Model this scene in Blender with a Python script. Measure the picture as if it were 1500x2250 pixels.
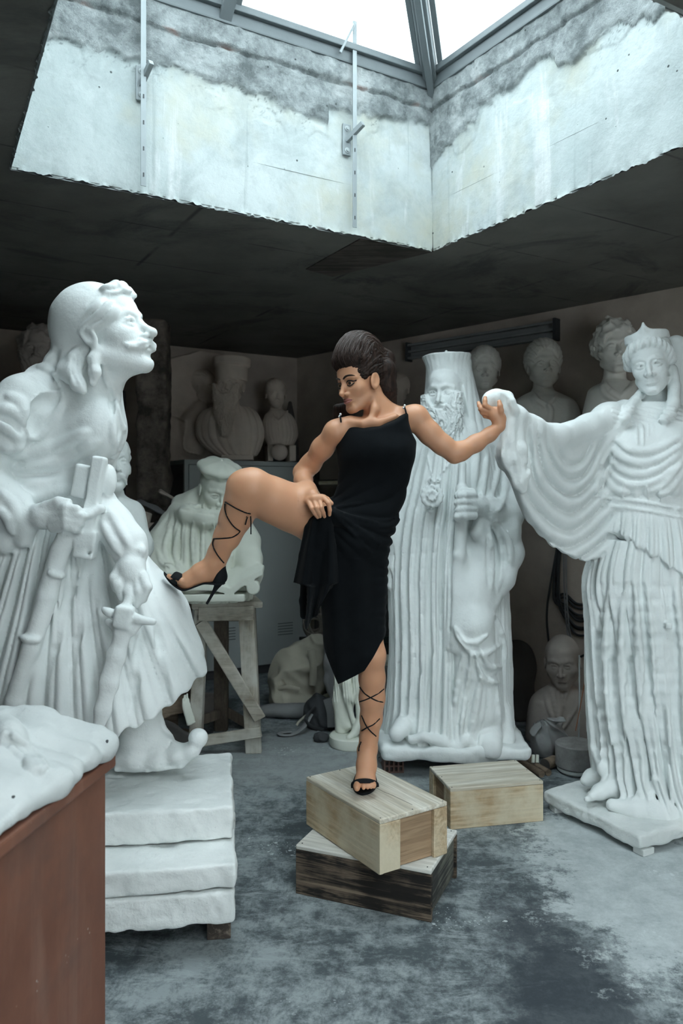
import bpy, bmesh, math, random
import numpy as np
from mathutils import Vector, Matrix, Euler

for o in list(bpy.data.objects):
    bpy.data.objects.remove(o)
SC = bpy.context.scene
COL = SC.collection
PI = math.pi
F = 1726.0          # focal length in pixels of the 1500 x 2250 frame
CH = 1.59           # camera height
HY = 1090.0         # image row of the horizon
HC = 2.95           # ceiling height

# ---------------------------------------------------------------- camera, sky, exposure
cam_d = bpy.data.cameras.new('camera')
cam = bpy.data.objects.new('camera', cam_d)
COL.objects.link(cam)
cam.location = (0, 0, CH)
cam.rotation_euler = (PI / 2, 0, 0)
cam_d.sensor_fit = 'VERTICAL'
cam_d.sensor_height = 36.0
cam_d.lens = F / 2250 * 36.0
cam_d.shift_y = -(1125 - HY) / 2250
cam_d.clip_start = 0.05
cam_d.dof.use_dof = True
cam_d.dof.focus_distance = 3.2
cam_d.dof.aperture_fstop = 3.2
SC.camera = cam

world = bpy.data.worlds.new('overcast_sky')
SC.world = world
world.use_nodes = True
_bg = world.node_tree.nodes['Background']
_bg.inputs[0].default_value = (0.835, 0.955, 1.0, 1)
_bg.inputs[1].default_value = 8.0
SC.view_settings.view_transform = 'Standard'
SC.view_settings.look = 'None'
SC.view_settings.gamma = 1
SC.view_settings.use_curve_mapping = False
SC.view_settings.exposure = 0.22
SC.cycles.use_denoising = True
SC.cycles.max_bounces = 8
SC.cycles.diffuse_bounces = 5
SC.cycles.transparent_max_bounces = 8
SC.cycles.caustics_reflective = False
SC.cycles.caustics_refractive = False
SC.cycles.sample_clamp_indirect = 6


def W(px, py, d):
    """the point seen at pixel (px, py) at distance d in front of the camera"""
    return np.array([(px - 750.0) * d / F, d, CH - (py - HY) * d / F])


def WZ(px, py, z):
    """the point seen at pixel (px, py) that lies at height z"""
    return W(px, py, F * (CH - z) / (py - HY))


# ---------------------------------------------------------------- object helpers
def tag(o, label=None, cat=None, group=None, kind=None):
    if label: o['label'] = label
    if cat: o['category'] = cat
    if group: o['group'] = group
    if kind: o['kind'] = kind
    return o


def thing(name, label, cat, loc=(0, 0, 0), rz=0, group=None):
    o = bpy.data.objects.new(name, None)
    COL.objects.link(o)
    o.empty_display_size = 0.1
    o.location = [float(v) for v in loc]
    o.rotation_euler = (0, 0, rz)
    return tag(o, label, cat, group)


def link(name, me, m, parent=None, world=True):
    """link a mesh whose vertices are in world space (world=True) or in the parent's space"""
    o = bpy.data.objects.new(name, me)
    COL.objects.link(o)
    if m is not None:
        me.materials.append(m)
    if parent is not None:
        o.parent = parent
        if world:
            mw = Matrix.Translation(parent.location) @ parent.rotation_euler.to_matrix().to_4x4()
            if parent.parent is not None:
                mw = Matrix.Translation(parent.parent.location) @ parent.parent.rotation_euler.to_matrix().to_4x4() @ mw
            me.transform(mw.inverted())
    return o


def copy_tree(o, parent=None):
    c = o.copy()
    COL.objects.link(c)
    if parent is not None:
        c.parent = parent
    for ch in list(o.children):
        copy_tree(ch, c)
    return c


def mesh_np(name, v, quads, smooth=True):
    me = bpy.data.meshes.new(name)
    v = np.asarray(v, np.float32)
    q = np.asarray(quads, np.int32)
    n = q.shape[1]
    me.vertices.add(len(v))
    me.vertices.foreach_set('co', v.ravel())
    me.loops.add(q.size)
    me.loops.foreach_set('vertex_index', q.ravel())
    me.polygons.add(len(q))
    me.polygons.foreach_set('loop_start', np.arange(len(q), dtype=np.int32) * n)
    me.polygons.foreach_set('loop_total', np.full(len(q), n, np.int32))
    me.update(calc_edges=True)
    me.polygons.foreach_set('use_smooth', np.full(len(q), smooth, bool))
    me.validate()
    return me


def bm_mesh(bm, name='m', smooth=False, angle=None):
    bmesh.ops.recalc_face_normals(bm, faces=bm.faces)
    me = bpy.data.meshes.new(name)
    bm.to_mesh(me)
    bm.free()
    if smooth:
        me.polygons.foreach_set('use_smooth', np.ones(len(me.polygons), bool))
        if angle:
            me.set_sharp_from_angle(angle=angle)
    return me


def bm_box(bm, c, size, rz=0.0, bevel=0.0, mat=None, seg=2):
    """box centred at c; mat: optional 3x3 rotation"""
    r = bmesh.ops.create_cube(bm, size=1.0)
    vs = r['verts']
    M = mat.to_4x4() if mat is not None else Matrix.Rotation(rz, 4, 'Z')
    for v in vs:
        v.co = Vector((v.co.x * size[0], v.co.y * size[1], v.co.z * size[2]))
    if bevel > 0:
        es = list({e for v in vs for e in v.link_edges})
        r2 = bmesh.ops.bevel(bm, geom=es, offset=bevel, segments=seg, affect='EDGES', profile=0.6)
        vs = list({v for f in r2['faces'] for v in f.verts} | {v for v in vs if v.is_valid})
    T = Matrix.Translation(Vector([float(a) for a in c])) @ M
    for v in vs:
        v.co = T @ v.co
    return vs


def bm_beam(bm, a, b, w, h, up=(0, 0, 1), bevel=0.0):
    """rectangular bar from a to b; w across, h along up"""
    a = Vector([float(x) for x in a]); b = Vector([float(x) for x in b])
    d = (b - a)
    L = d.length
    d.normalize()
    u = Vector(up)
    s = d.cross(u)
    if s.length < 1e-4:
        s = d.cross(Vector((0, 1, 0)))
    s.normalize()
    u = s.cross(d)
    M = Matrix((d, s, u)).transposed()
    return bm_box(bm, (a + b) / 2, (L, w, h), bevel=bevel, mat=M)


def bm_lathe(bm, prof, c=(0, 0, 0), n=32, mat=None):
    """prof: (r, z) pairs bottom to top, revolved about z"""
    rings = []
    M = mat if mat is not None else Matrix.Identity(3)
    C = Vector([float(a) for a in c])
    for r, z in prof:
        if r < 1e-6:
            rings.append([bm.verts.new(C + M @ Vector((0, 0, z)))])
        else:
            rings.append([bm.verts.new(C + M @ Vector((r * math.cos(2 * PI * k / n), r * math.sin(2 * PI * k / n), z))) for k in range(n)])
    for A, B in zip(rings, rings[1:]):
        if len(A) == 1 and len(B) == 1:
            continue
        for k in range(n):
            k2 = (k + 1) % n
            if len(A) == 1:
                bm.faces.new((A[0], B[k], B[k2]))
            elif len(B) == 1:
                bm.faces.new((A[k], A[k2], B[0]))
            else:
                bm.faces.new((A[k], A[k2], B[k2], B[k]))


def smooth_pts(pts, n=8):
    """Catmull-Rom through the points (any dimension)"""
    P = np.asarray(pts, float)
    if len(P) < 3:
        return P
    E = np.vstack([2 * P[0] - P[1], P, 2 * P[-1] - P[-2]])
    out = []
    for i in range(1, len(E) - 2):
        p0, p1, p2, p3 = E[i - 1], E[i], E[i + 1], E[i + 2]
        for t in np.linspace(0, 1, n, endpoint=False):
            out.append(0.5 * ((2 * p1) + (-p0 + p2) * t + (2 * p0 - 5 * p1 + 4 * p2 - p3) * t * t + (-p0 + 3 * p1 - 3 * p2 + p3) * t ** 3))
    out.append(P[-1])
    return np.array(out)


def tube_mesh(pts, radii, sides=8, flat=1.0, up=None, cap=True):
    """swept tube along points; flat scales one axis of the section"""
    P = np.asarray(pts, float)
    n = len(P)
    R = np.broadcast_to(np.asarray(radii, float), (n,))
    T = np.gradient(P, axis=0)
    T /= np.linalg.norm(T, axis=1)[:, None] + 1e-12
    u = np.array(up if up is not None else ([0, 0, 1] if abs(T[0][2]) < 0.9 else [1, 0, 0]), float)
    vs = []
    for i in range(n):
        if up is not None:
            u = np.array(up, float)
        u = u - T[i] * np.dot(u, T[i])
        u /= np.linalg.norm(u) + 1e-12
        s = np.cross(T[i], u)
        for k in range(sides):
            a = 2 * PI * k / sides
            vs.append(P[i] + R[i] * (math.cos(a) * s + math.sin(a) * u * flat))
    q = []
    for i in range(n - 1):
        for k in range(sides):
            k2 = (k + 1) % sides
            q.append((i * sides + k, i * sides + k2, (i + 1) * sides + k2, (i + 1) * sides + k))
    fs = list(q)
    if cap:
        fs.append(tuple(range(sides))[::-1])
        fs.append(tuple((n - 1) * sides + k for k in range(sides)))
    return vs, fs


def add_vf(bm, vs, fs):
    V = [bm.verts.new([float(c) for c in v]) for v in vs]
    for f in fs:
        try:
            bm.faces.new([V[i] for i in f])
        except ValueError:
            pass


def tube_obj(name, pts, r, m, parent=None, sides=8, flat=1.0, up=None, n=6, world=True):
    bm = bmesh.new()
    add_vf(bm, *tube_mesh(smooth_pts(pts, n) if n else pts, r, sides, flat, up))
    return link(name, bm_mesh(bm, name, True, 0.9), m, parent, world)


# ---------------------------------------------------------------- noise and signed-distance sculpting
def _hash(ix, iy, iz, seed):
    h = (ix.astype(np.uint32) * np.uint32(374761393) + iy.astype(np.uint32) * np.uint32(668265263)
         + iz.astype(np.uint32) * np.uint32(2147483647) + np.uint32(seed * 974711 + 77))
    h = (h ^ (h >> np.uint32(13))) * np.uint32(1274126177)
    h = h ^ (h >> np.uint32(16))
    return (h & np.uint32(0xffff)).astype(np.float32) / 32767.5 - 1.0


def vnoise(x, y, z, freq, seed=0):
    x, y, z = np.broadcast_arrays(np.float32(x) * freq, np.float32(y) * freq, np.float32(z) * freq)
    fx, fy, fz = np.floor(x), np.floor(y), np.floor(z)
    ix, iy, iz = fx.astype(np.int32), fy.astype(np.int32), fz.astype(np.int32)
    tx, ty, tz = x - fx, y - fy, z - fz
    tx = tx * tx * (3 - 2 * tx); ty = ty * ty * (3 - 2 * ty); tz = tz * tz * (3 - 2 * tz)
    r = 0
    for a in (0, 1):
        wx = tx if a else 1 - tx
        for b in (0, 1):
            wy = ty if b else 1 - ty
            for c in (0, 1):
                wz = tz if c else 1 - tz
                r = r + wx * wy * wz * _hash(ix + a, iy + b, iz + c, seed)
    return r


def smin(a, b, k):
    if not np.ndim(k) and k <= 0:
        return np.minimum(a, b)
    h = np.maximum(k - np.abs(a - b), 0) / k
    return np.minimum(a, b) - h * h * k * 0.25


def smax(a, b, k):
    return -smin(-a, -b, k)


def s_cone(x, y, z, a, b, ra, rb):
    bx, by, bz = b[0] - a[0], b[1] - a[1], b[2] - a[2]
    L = bx * bx + by * by + bz * bz + 1e-12
    px, py, pz = x - a[0], y - a[1], z - a[2]
    t = np.clip((px * bx + py * by + pz * bz) / L, 0, 1)
    return np.sqrt((px - t * bx) ** 2 + (py - t * by) ** 2 + (pz - t * bz) ** 2) - (ra + t * (rb - ra))


def s_ell(x, y, z, c, r):
    dx, dy, dz = x - c[0], y - c[1], z - c[2]
    q = np.sqrt((dx / r[0]) ** 2 + (dy / r[1]) ** 2 + (dz / r[2]) ** 2) + 1e-9
    g = np.sqrt((dx / r[0] ** 2) ** 2 + (dy / r[1] ** 2) ** 2 + (dz / r[2] ** 2) ** 2) + 1e-9
    return (q - 1) * np.minimum(q / g, 1.0)


def s_box(x, y, z, c, h, r):
    qx, qy, qz = np.abs(x - c[0]) - h[0] + r, np.abs(y - c[1]) - h[1] + r, np.abs(z - c[2]) - h[2] + r
    return np.sqrt(np.maximum(qx, 0) ** 2 + np.maximum(qy, 0) ** 2 + np.maximum(qz, 0) ** 2) + np.minimum(np.maximum(qx, np.maximum(qy, qz)), 0) - r


def rot3(yaw=0, pitch=0, roll=0):
    """local x lateral, y forward, z up -> world; yaw 0 faces the camera (-Y), positive turns to image right"""
    b = Matrix(((-1, 0, 0), (0, -1, 0), (0, 0, 1)))
    M = Matrix.Rotation(math.radians(yaw), 3, 'Z') @ b @ Matrix.Rotation(math.radians(pitch), 3, 'X') @ Matrix.Rotation(math.radians(roll), 3, 'Y')
    return np.array(M)


def axis(lo, hi, h, fine=()):
    """grid line positions from lo to hi at spacing h, finer inside the (a, b, h2) ranges"""
    out = [lo]
    while out[-1] < hi:
        x = out[-1]
        s = h
        for a, b, h2 in fine:
            if a <= x <= b:
                s = min(s, h2)
        out.append(x + s)
    return np.array(out, np.float32)


class Sculpt:
    def __init__(self, lo, hi, h, fx=(), fy=(), fz=()):
        self.ax = [axis(lo[0], hi[0], h, fx), axis(lo[1], hi[1], h, fy), axis(lo[2], hi[2], h, fz)]
        self.h = h
        self.f = np.full([len(a) for a in self.ax], 0.12, np.float32)

    def sub(self, lo, hi):
        sl = []
        for a, l, u in zip(self.ax, lo, hi):
            i0 = max(int(np.searchsorted(a, l)) - 1, 0)
            i1 = min(int(np.searchsorted(a, u)) + 1, len(a))
            sl.append(slice(i0, max(i1, i0 + 1)))
        x = self.ax[0][sl[0]][:, None, None]
        y = self.ax[1][sl[1]][None, :, None]
        z = self.ax[2][sl[2]][None, None, :]
        return tuple(sl), x, y, z

    def apply(self, fn, lo=None, hi=None, k=0.0, op='add'):
        if lo is None:
            lo, hi = [a[0] for a in self.ax], [a[-1] for a in self.ax]
        sl, x, y, z = self.sub(lo, hi)
        if 0 in self.f[sl].shape:
            return
        d = fn(x, y, z).astype(np.float32)
        if op == 'add':
            self.f[sl] = smin(self.f[sl], d, k)
        elif op == 'cut':
            self.f[sl] = smax(self.f[sl], -d, k)
        elif op == 'and':
            self.f[sl] = smax(self.f[sl], d, k)
        elif op == 'disp':
            self.f[sl] = self.f[sl] + d

    # --- primitives in world space
    def chain3(self, pts, rad, k=0.02, op='add', ys=1.0):
        """capsule chain through world points; ys stretches it in depth"""
        pts = [np.asarray(p, float) for p in pts]
        for i in range(len(pts) - 1):
            a, b, ra, rb = pts[i], pts[i + 1], rad[i], rad[i + 1]
            m = max(ra, rb) + k + 0.015
            my = m * max(ys, 1)
            lo = np.minimum(a, b) - [m, my, m]
            hi = np.maximum(a, b) + [m, my, m]
            if ys == 1.0:
                self.apply(lambda x, y, z: s_cone(x, y, z, a, b, ra, rb), lo, hi, k, op)
            else:
                a2, b2 = a.copy(), b.copy()
                a2[1] /= ys; b2[1] /= ys
                self.apply(lambda x, y, z: s_cone(x, y / ys, z, a2, b2, ra, rb) * min(1, ys), lo, hi, k, op)

    def chain(self, rows, k=0.02, op='add', ys=1.0):
        """rows of (px, py, depth, radius in px)"""
        self.chain3([W(*r[:3]) for r in rows], [r[3] * r[2] / F for r in rows], k, op, ys)

    def ell(self, c, r, k=0.02, op='add', R=None):
        c = np.asarray(c, float)
        m = max(r) + k + 0.02
        if R is None:
            self.apply(lambda x, y, z: s_ell(x, y, z, c, r), c - m, c + m, k, op)
        else:
            def fn(x, y, z):
                dx, dy, dz = x - c[0], y - c[1], z - c[2]
                lx, ly, lz = (R[0, i] * dx + R[1, i] * dy + R[2, i] * dz for i in range(3))
                return s_ell(lx, ly, lz, (0, 0, 0), r)
            self.apply(fn, c - m, c + m, k, op)

    def box(self, c, half, r=0.01, k=0.0, op='add', R=None):
        c = np.asarray(c, float)
        m = float(np.linalg.norm(half)) + k + 0.02
        R = np.eye(3) if R is None else np.asarray(R)

        def fn(x, y, z):
            dx, dy, dz = x - c[0], y - c[1], z - c[2]
            lx, ly, lz = (R[0, i] * dx + R[1, i] * dy + R[2, i] * dz for i in range(3))
            return s_box(lx, ly, lz, (0, 0, 0), half, r)
        self.apply(fn, c - m, c + m, k, op)

    def local(self, fn, c, R, s, ext, k=0.02, op='add'):
        """fn(x, y, z) in local units, placed at c with rotation R and unit size s"""
        c = np.asarray(c, float)
        m = ext * s

        def g(x, y, z):
            dx, dy, dz = (x - c[0]) / s, (y - c[1]) / s, (z - c[2]) / s
            l = [np.float32(R[0, i]) * dx + np.float32(R[1, i]) * dy + np.float32(R[2, i]) * dz for i in range(3)]
            return fn(*l) * s
        self.apply(g, c - m, c + m, k, op)

    def loft(self, rows, D, k=0.02, fold=None, op='add', ex=2.0, pad=0.06):
        """rows of (py, x_left, x_right, centre depth offset, half depth in metres) seen at distance D;
        fold(theta, z, x, y) is an outward displacement in metres"""
        R = np.array(sorted(rows, key=lambda r: -r[0]), float)
        zz = CH - (R[:, 0] - HY) * D / F
        cx = ((R[:, 1] + R[:, 2]) / 2 - 750) * D / F
        hx = (R[:, 2] - R[:, 1]) / 2 * D / F
        cy = D + R[:, 3]
        hy = R[:, 4]
        P = smooth_pts(np.stack([zz, cx, hx, cy, hy], 1), 6)
        o = np.argsort(P[:, 0])
        P = P[o]

        def fn(x, y, z):
            zf = np.asarray(z).ravel()
            c, h, yc, yh = (np.interp(zf, P[:, 0], P[:, i]).astype(np.float32)[None, None, :] for i in (1, 2, 3, 4))
            h = np.maximum(h, 0.004); yh = np.maximum(yh, 0.004)
            dx, dy = x - c, y - yc
            if ex == 2.0:
                q = np.sqrt((dx / h) ** 2 + (dy / yh) ** 2) + 1e-6
                g = np.sqrt((dx / h ** 2) ** 2 + (dy / yh ** 2) ** 2) / q + 1e-6
            else:
                ax, ay = np.abs(dx / h), np.abs(dy / yh)
                q = (ax ** ex + ay ** ex) ** (1 / ex) + 1e-6
                g = np.sqrt((ax / q) ** (2 * ex - 2) / h ** 2 + (ay / q) ** (2 * ex - 2) / yh ** 2) + 1e-6
            d = (q - 1) / np.maximum(g, 0.6 / np.maximum(h, yh))
            if fold is not None:
                d = d - fold(np.arctan2(dx / h, -dy / yh), z, x, y)
            return np.maximum(d, np.maximum(P[0, 0] - z, z - P[-1, 0]))
        e = max(P[:, 2].max(), P[:, 4].max())
        lo = [(P[:, 1] - P[:, 2]).min() - pad, (P[:, 3] - P[:, 4]).min() - pad, P[0, 0] - pad]
        hi = [(P[:, 1] + P[:, 2]).max() + pad, (P[:, 3] + P[:, 4]).max() + pad, P[-1, 0] + pad]
        self.apply(fn, lo, hi, k, op)

    # --- strokes drawn on the surface the camera sees
    def front(self, px, py, near=None):
        """distance at which the ray through the pixel first meets the surface"""
        y = np.arange(self.ax[1][0] if near is None else near, self.ax[1][-1], 0.003)
        x = (px - 750.0) * y / F
        z = CH - (py - HY) * y / F
        I = [np.clip(np.searchsorted(a, p), 0, len(a) - 1) for a, p in zip(self.ax, (x, y, z))]
        ok = (x >= self.ax[0][0]) & (x <= self.ax[0][-1]) & (z >= self.ax[2][0]) & (z <= self.ax[2][-1])
        v = np.where(ok, self.f[I[0], I[1], I[2]], 1.0)
        h = np.nonzero(v < 0)[0]
        return float(y[h[0]]) if len(h) else None

    def stroke(self, pts, r, sink=0.4, k=None, op='add', n=5, taper=True):
        """a raised ridge (op add) or a groove (op cut) along pixels traced on the surface; r in metres"""
        P = smooth_pts(pts, n)
        ds = [self.front(*p) for p in P]
        good = [d for d in ds if d is not None]
        if not good:
            return
        med = float(np.median(good))
        last = good[0]
        W3, rr = [], []
        for i, (p, d) in enumerate(zip(P, ds)):
            if d is None or abs(d - last) > 0.12:
                d = last
            last = d
            t = i / max(len(P) - 1, 1)
            rad = r * (0.45 + 0.55 * min(1, 4 * min(t, 1 - t))) if taper else r
            dd = d + (sink * rad if op == 'add' else -sink * rad)
            W3.append(W(p[0], p[1], dd)); rr.append(rad)
        self.chain3(W3, rr, r * 1.2 if k is None else k, op)

    def strokes(self, many, r, **kw):
        for s in many:
            self.stroke(s, r, **kw)

    def noise(self, amp, freq, seed=0, lo=None, hi=None):
        self.apply(lambda x, y, z: amp * vnoise(x, y, z, freq, seed), lo, hi, op='disp')

    def mesh(self, name='sculpt', keep=None):
        f = self.f
        f[0], f[-1], f[:, 0], f[:, -1], f[:, :, 0], f[:, :, -1] = (0.05,) * 6
        ins = f < 0
        n = np.zeros([s - 1 for s in f.shape], np.uint8)
        for a in (0, 1):
            for b in (0, 1):
                for c in (0, 1):
                    n += ins[a:n.shape[0] + a, b:n.shape[1] + b, c:n.shape[2] + c]
        I, J, K = np.nonzero((n > 0) & (n < 8))
        del n
        X = self.ax
        val, pos = {}, {}
        for a in (0, 1):
            for b in (0, 1):
                for c in (0, 1):
                    val[a, b, c] = f[I + a, J + b, K + c]
                    pos[a, b, c] = np.stack([X[0][I + a], X[1][J + b], X[2][K + c]], 1)
        acc = np.zeros((len(I), 3), np.float32)
        cnt = np.zeros(len(I), np.float32)
        keys = list(val)
        for p in keys:
            for ax in range(3):
                if p[ax] == 0:
                    q = tuple(1 if i == ax else p[i] for i in range(3))
                    v0, v1 = val[p], val[q]
                    m = (v0 < 0) != (v1 < 0)
                    t = np.where(m, v0 / np.where(m, v0 - v1, 1), 0)[:, None]
                    acc += np.where(m[:, None], pos[p] + t * (pos[q] - pos[p]), 0)
                    cnt += m
        V = acc / cnt[:, None]
        idx = np.full([s - 1 for s in f.shape], -1, np.int32)
        idx[I, J, K] = np.arange(len(I))
        Q = []
        for ax in range(3):
            s0 = [slice(None)] * 3; s1 = [slice(None)] * 3
            s0[ax] = slice(0, -1); s1[ax] = slice(1, None)
            m = ins[tuple(s0)] != ins[tuple(s1)]
            e = np.stack(np.nonzero(m), 1)
            fl = ins[tuple(s0)][m]
            o1, o2 = [(1, 2), (2, 0), (0, 1)][ax]
            def at(d1, d2):
                ee = e.copy()
                ee[:, o1] += d1; ee[:, o2] += d2
                return idx[ee[:, 0], ee[:, 1], ee[:, 2]]
            q = np.stack([at(-1, -1), at(0, -1), at(0, 0), at(-1, 0)], 1)
            q[~fl] = q[~fl][:, ::-1]
            Q.append(q)
        Q = np.concatenate(Q)
        Q = Q[(Q >= 0).all(1)]
        # light relaxation takes the grid out of the surface
        E = np.concatenate([Q[:, [0, 1]], Q[:, [1, 2]], Q[:, [2, 3]], Q[:, [3, 0]]])
        for _ in range(1):
            S = np.zeros_like(V); C = np.zeros(len(V), np.float32)
            for c in range(3):
                S[:, c] = np.bincount(E[:, 0], V[E[:, 1], c], len(V)) + np.bincount(E[:, 1], V[E[:, 0], c], len(V))
            C = np.bincount(E.ravel(), minlength=len(V)).astype(np.float32)
            V = V * 0.5 + 0.5 * S / np.maximum(C, 1)[:, None]
        self.f = None
        return mesh_np(name, V, Q)


def ridge(t):
    """rounded ridges with sharp valleys, period 1, range -1..1"""
    return 2 * np.abs(np.sin(PI * t)) ** 0.8 - 1.0


# ---------------------------------------------------------------- materials
def mat(name):
    m = bpy.data.materials.new(name)
    m.use_nodes = True
    nt = m.node_tree
    b = nt.nodes['Principled BSDF']
    b.inputs['Roughness'].default_value = 0.8
    return m, nt, b


class N:
    """small node-graph writer"""
    def __init__(self, nt, scale=1.0, coord='Object'):
        self.nt = nt
        self.co = nt.nodes.new('ShaderNodeTexCoord').outputs[coord]

    def new(self, t, **kw):
        n = self.nt.nodes.new(t)
        for k, v in kw.items():
            setattr(n, k, v)
        return n

    def put(self, sock, v):
        if hasattr(v, 'is_output') or isinstance(v, bpy.types.NodeSocket):
            self.nt.links.new(v, sock)
        else:
            sock.default_value = v

    def mapping(self, scale=(1, 1, 1), rot=(0, 0, 0), loc=(0, 0, 0), src=None):
        n = self.new('ShaderNodeMapping')
        self.put(n.inputs[0], src or self.co)
        n.inputs['Scale'].default_value = scale
        n.inputs['Rotation'].default_value = rot
        n.inputs['Location'].default_value = loc
        return n.outputs[0]

    def noise(self, scale, detail=4, rough=0.55, dist=0.0, vec=None):
        n = self.new('ShaderNodeTexNoise')
        self.put(n.inputs['Vector'], vec or self.co)
        n.inputs['Scale'].default_value = scale
        n.inputs['Detail'].default_value = detail
        n.inputs['Roughness'].default_value = rough
        n.inputs['Distortion'].default_value = dist
        return n.outputs['Fac']

    def voro(self, scale, feature='F1', vec=None, out='Distance'):
        n = self.new('ShaderNodeTexVoronoi', feature=feature)
        self.put(n.inputs['Vector'], vec or self.co)
        n.inputs['Scale'].default_value = scale
        return n.outputs[out]

    def wave(self, scale, dist=2, detail=3, vec=None, bands='X', dscale=1.0):
        n = self.new('ShaderNodeTexWave', bands_direction=bands)
        self.put(n.inputs['Vector'], vec or self.co)
        n.inputs['Scale'].default_value = scale
        n.inputs['Distortion'].default_value = dist
        n.inputs['Detail'].default_value = detail
        n.inputs['Detail Scale'].default_value = dscale
        return n.outputs['Fac']

    def ramp(self, fac, stops):
        n = self.new('ShaderNodeValToRGB')
        self.put(n.inputs[0], fac)
        e = n.color_ramp.elements
        while len(e) > 1:
            e.remove(e[-1])
        for i, (p, c) in enumerate(stops):
            x = e[0] if i == 0 else e.new(p)
            x.position = p
            if not hasattr(c, '__len__'):
                c = (c, c, c)
            x.color = (*c[:3], 1)
        return n.outputs[0]

    def mix(self, fac, a, b, mode='MIX'):
        n = self.new('ShaderNodeMix', data_type='RGBA', blend_type=mode)
        self.put(n.inputs[0], fac)
        for s, v in ((n.inputs[6], a), (n.inputs[7], b)):
            if isinstance(v, tuple):
                v = (*v[:3], 1)
            self.put(s, v)
        return n.outputs[2]

    def math(self, op, a, b=0.0, clamp=False):
        n = self.new('ShaderNodeMath', operation=op, use_clamp=clamp)
        self.put(n.inputs[0], a)
        self.put(n.inputs[1], b)
        return n.outputs[0]

    def bump(self, h, strength=0.3, dist=0.01, nrm=None):
        n = self.new('ShaderNodeBump')
        self.put(n.inputs['Height'], h)
        n.inputs['Strength'].default_value = strength
        n.inputs['Distance'].default_value = dist
        if nrm is not None:
            self.put(n.inputs['Normal'], nrm)
        return n.outputs[0]

    def sep(self, src=None):
        n = self.new('ShaderNodeSeparateXYZ')
        self.put(n.inputs[0], src or self.co)
        return n.outputs


def plaster(name, c1, c2, pits=0.6, bump=0.35, dirt=None, rough=0.85):
    m, nt, b = mat(name)
    n = N(nt)
    a = n.noise(3.0, 5)
    col = n.mix(n.ramp(a, [(0.35, 0), (0.65, 1)]), c1, c2)
    v = n.voro(55)
    sel = n.noise(23, 2)
    pit = n.math('MULTIPLY', n.ramp(v, [(0.05, 1), (0.10, 0)]), n.ramp(sel, [(0.58, 0), (0.62, 1)]))
    col = n.mix(n.math('MULTIPLY', pit, pits), col, tuple(x * 0.45 for x in c1))
    if dirt:
        d = n.noise(1.6, 6, 0.6)
        col = n.mix(n.ramp(d, [(0.55, 0), (0.75, 0.6)]), col, dirt)
    nt.links.new(col, b.inputs['Base Color'])
    h = n.math('ADD', n.math('MULTIPLY', n.noise(60, 4, 0.6), 0.7), n.math('MULTIPLY', n.noise(14, 3), 0.9))
    h = n.math('SUBTRACT', h, n.math('MULTIPLY', pit, 0.6))
    nt.links.new(n.bump(h, bump, 0.008), b.inputs['Normal'])
    b.inputs['Roughness'].default_value = rough
    b.inputs['Specular IOR Level'].default_value = 0.2
    return m


def plain(name, c, rough=0.7, var=0.15, scale=8, bump=0.0, metal=0.0, spec=0.3):
    m, nt, b = mat(name)
    n = N(nt)
    col = n.mix(n.noise(scale, 4), tuple(x * (1 - var) for x in c), tuple(min(1, x * (1 + var)) for x in c))
    nt.links.new(col, b.inputs['Base Color'])
    b.inputs['Roughness'].default_value = rough
    b.inputs['Metallic'].default_value = metal
    b.inputs['Specular IOR Level'].default_value = spec
    if bump:
        nt.links.new(n.bump(n.noise(scale * 6, 4), bump, 0.006), b.inputs['Normal'])
    return m


def wood(name, c1, c2, axis='X', scale=1.0, dark=None, paint=None, rough=0.75, bump=0.25, seed=0.0, grain=14.0):
    """long grain along the given object axis"""
    m, nt, b = mat(name)
    n = N(nt)
    st = {'X': (0.06, 1, 1), 'Y': (1, 0.06, 1), 'Z': (1, 1, 0.06)}[axis]
    v = n.mapping(tuple(s * scale for s in st), (0, 0, 0), (seed, seed * 1.7, seed * 0.6))
    g = n.noise(grain, 6, 0.65, 1.2, v)
    fine = n.noise(90, 3, 0.6, 0.0, v)
    col = n.mix(n.ramp(g, [(0.38, 0), (0.62, 1)]), c1, c2)
    col = n.mix(n.ramp(fine, [(0.35, 0.5), (0.6, 0)]), col, tuple(x * 0.6 for x in c1))
    if paint:
        p = n.noise(5, 5, 0.6)
        col = n.mix(n.ramp(p, [(0.42, 0), (0.62, 0.85)]), col, paint)
    if dark:
        dk = n.math('ADD', n.math('MULTIPLY', n.noise(30, 8, 0.75, 0.8, v), .6), n.math('MULTIPLY', n.noise(3.5, 4, 0.6), .4))
        col = n.mix(n.ramp(dk, [(0.45, 0), (0.54, 0.94)]), col, dark)
    nt.links.new(col, b.inputs['Base Color'])
    nt.links.new(n.bump(n.math('ADD', g, fine), bump, 0.004), b.inputs['Normal'])
    b.inputs['Roughness'].default_value = rough
    b.inputs['Specular IOR Level'].default_value = 0.25
    return m
# ---------------------------------------------------------------- shared materials
M_PLASTER = plaster('white_plaster', (0.70, 0.735, 0.73), (0.80, 0.83, 0.825), 0.5, 0.35)
M_PLASTER_B = plaster('aged_plaster', (0.66, 0.69, 0.675), (0.78, 0.81, 0.79), 0.5, 0.30, dirt=(0.62, 0.60, 0.52))
M_RELIEF = plaster('relief_plaster', (0.50, 0.525, 0.52), (0.60, 0.625, 0.62), 0.4, 0.4)
M_SLAB = plaster('plinth_plaster', (0.62, 0.65, 0.64), (0.80, 0.825, 0.815), 0.5, 0.5, dirt=(0.66, 0.66, 0.62))
M_CREAM = plaster('cream_plaster', (0.66, 0.68, 0.60), (0.78, 0.80, 0.72), 0.2, 0.15)
M_DUST = plaster('dusty_plaster', (0.56, 0.475, 0.405), (0.70, 0.60, 0.52), 0.5, 0.3, dirt=(0.42, 0.35, 0.295))
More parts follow.
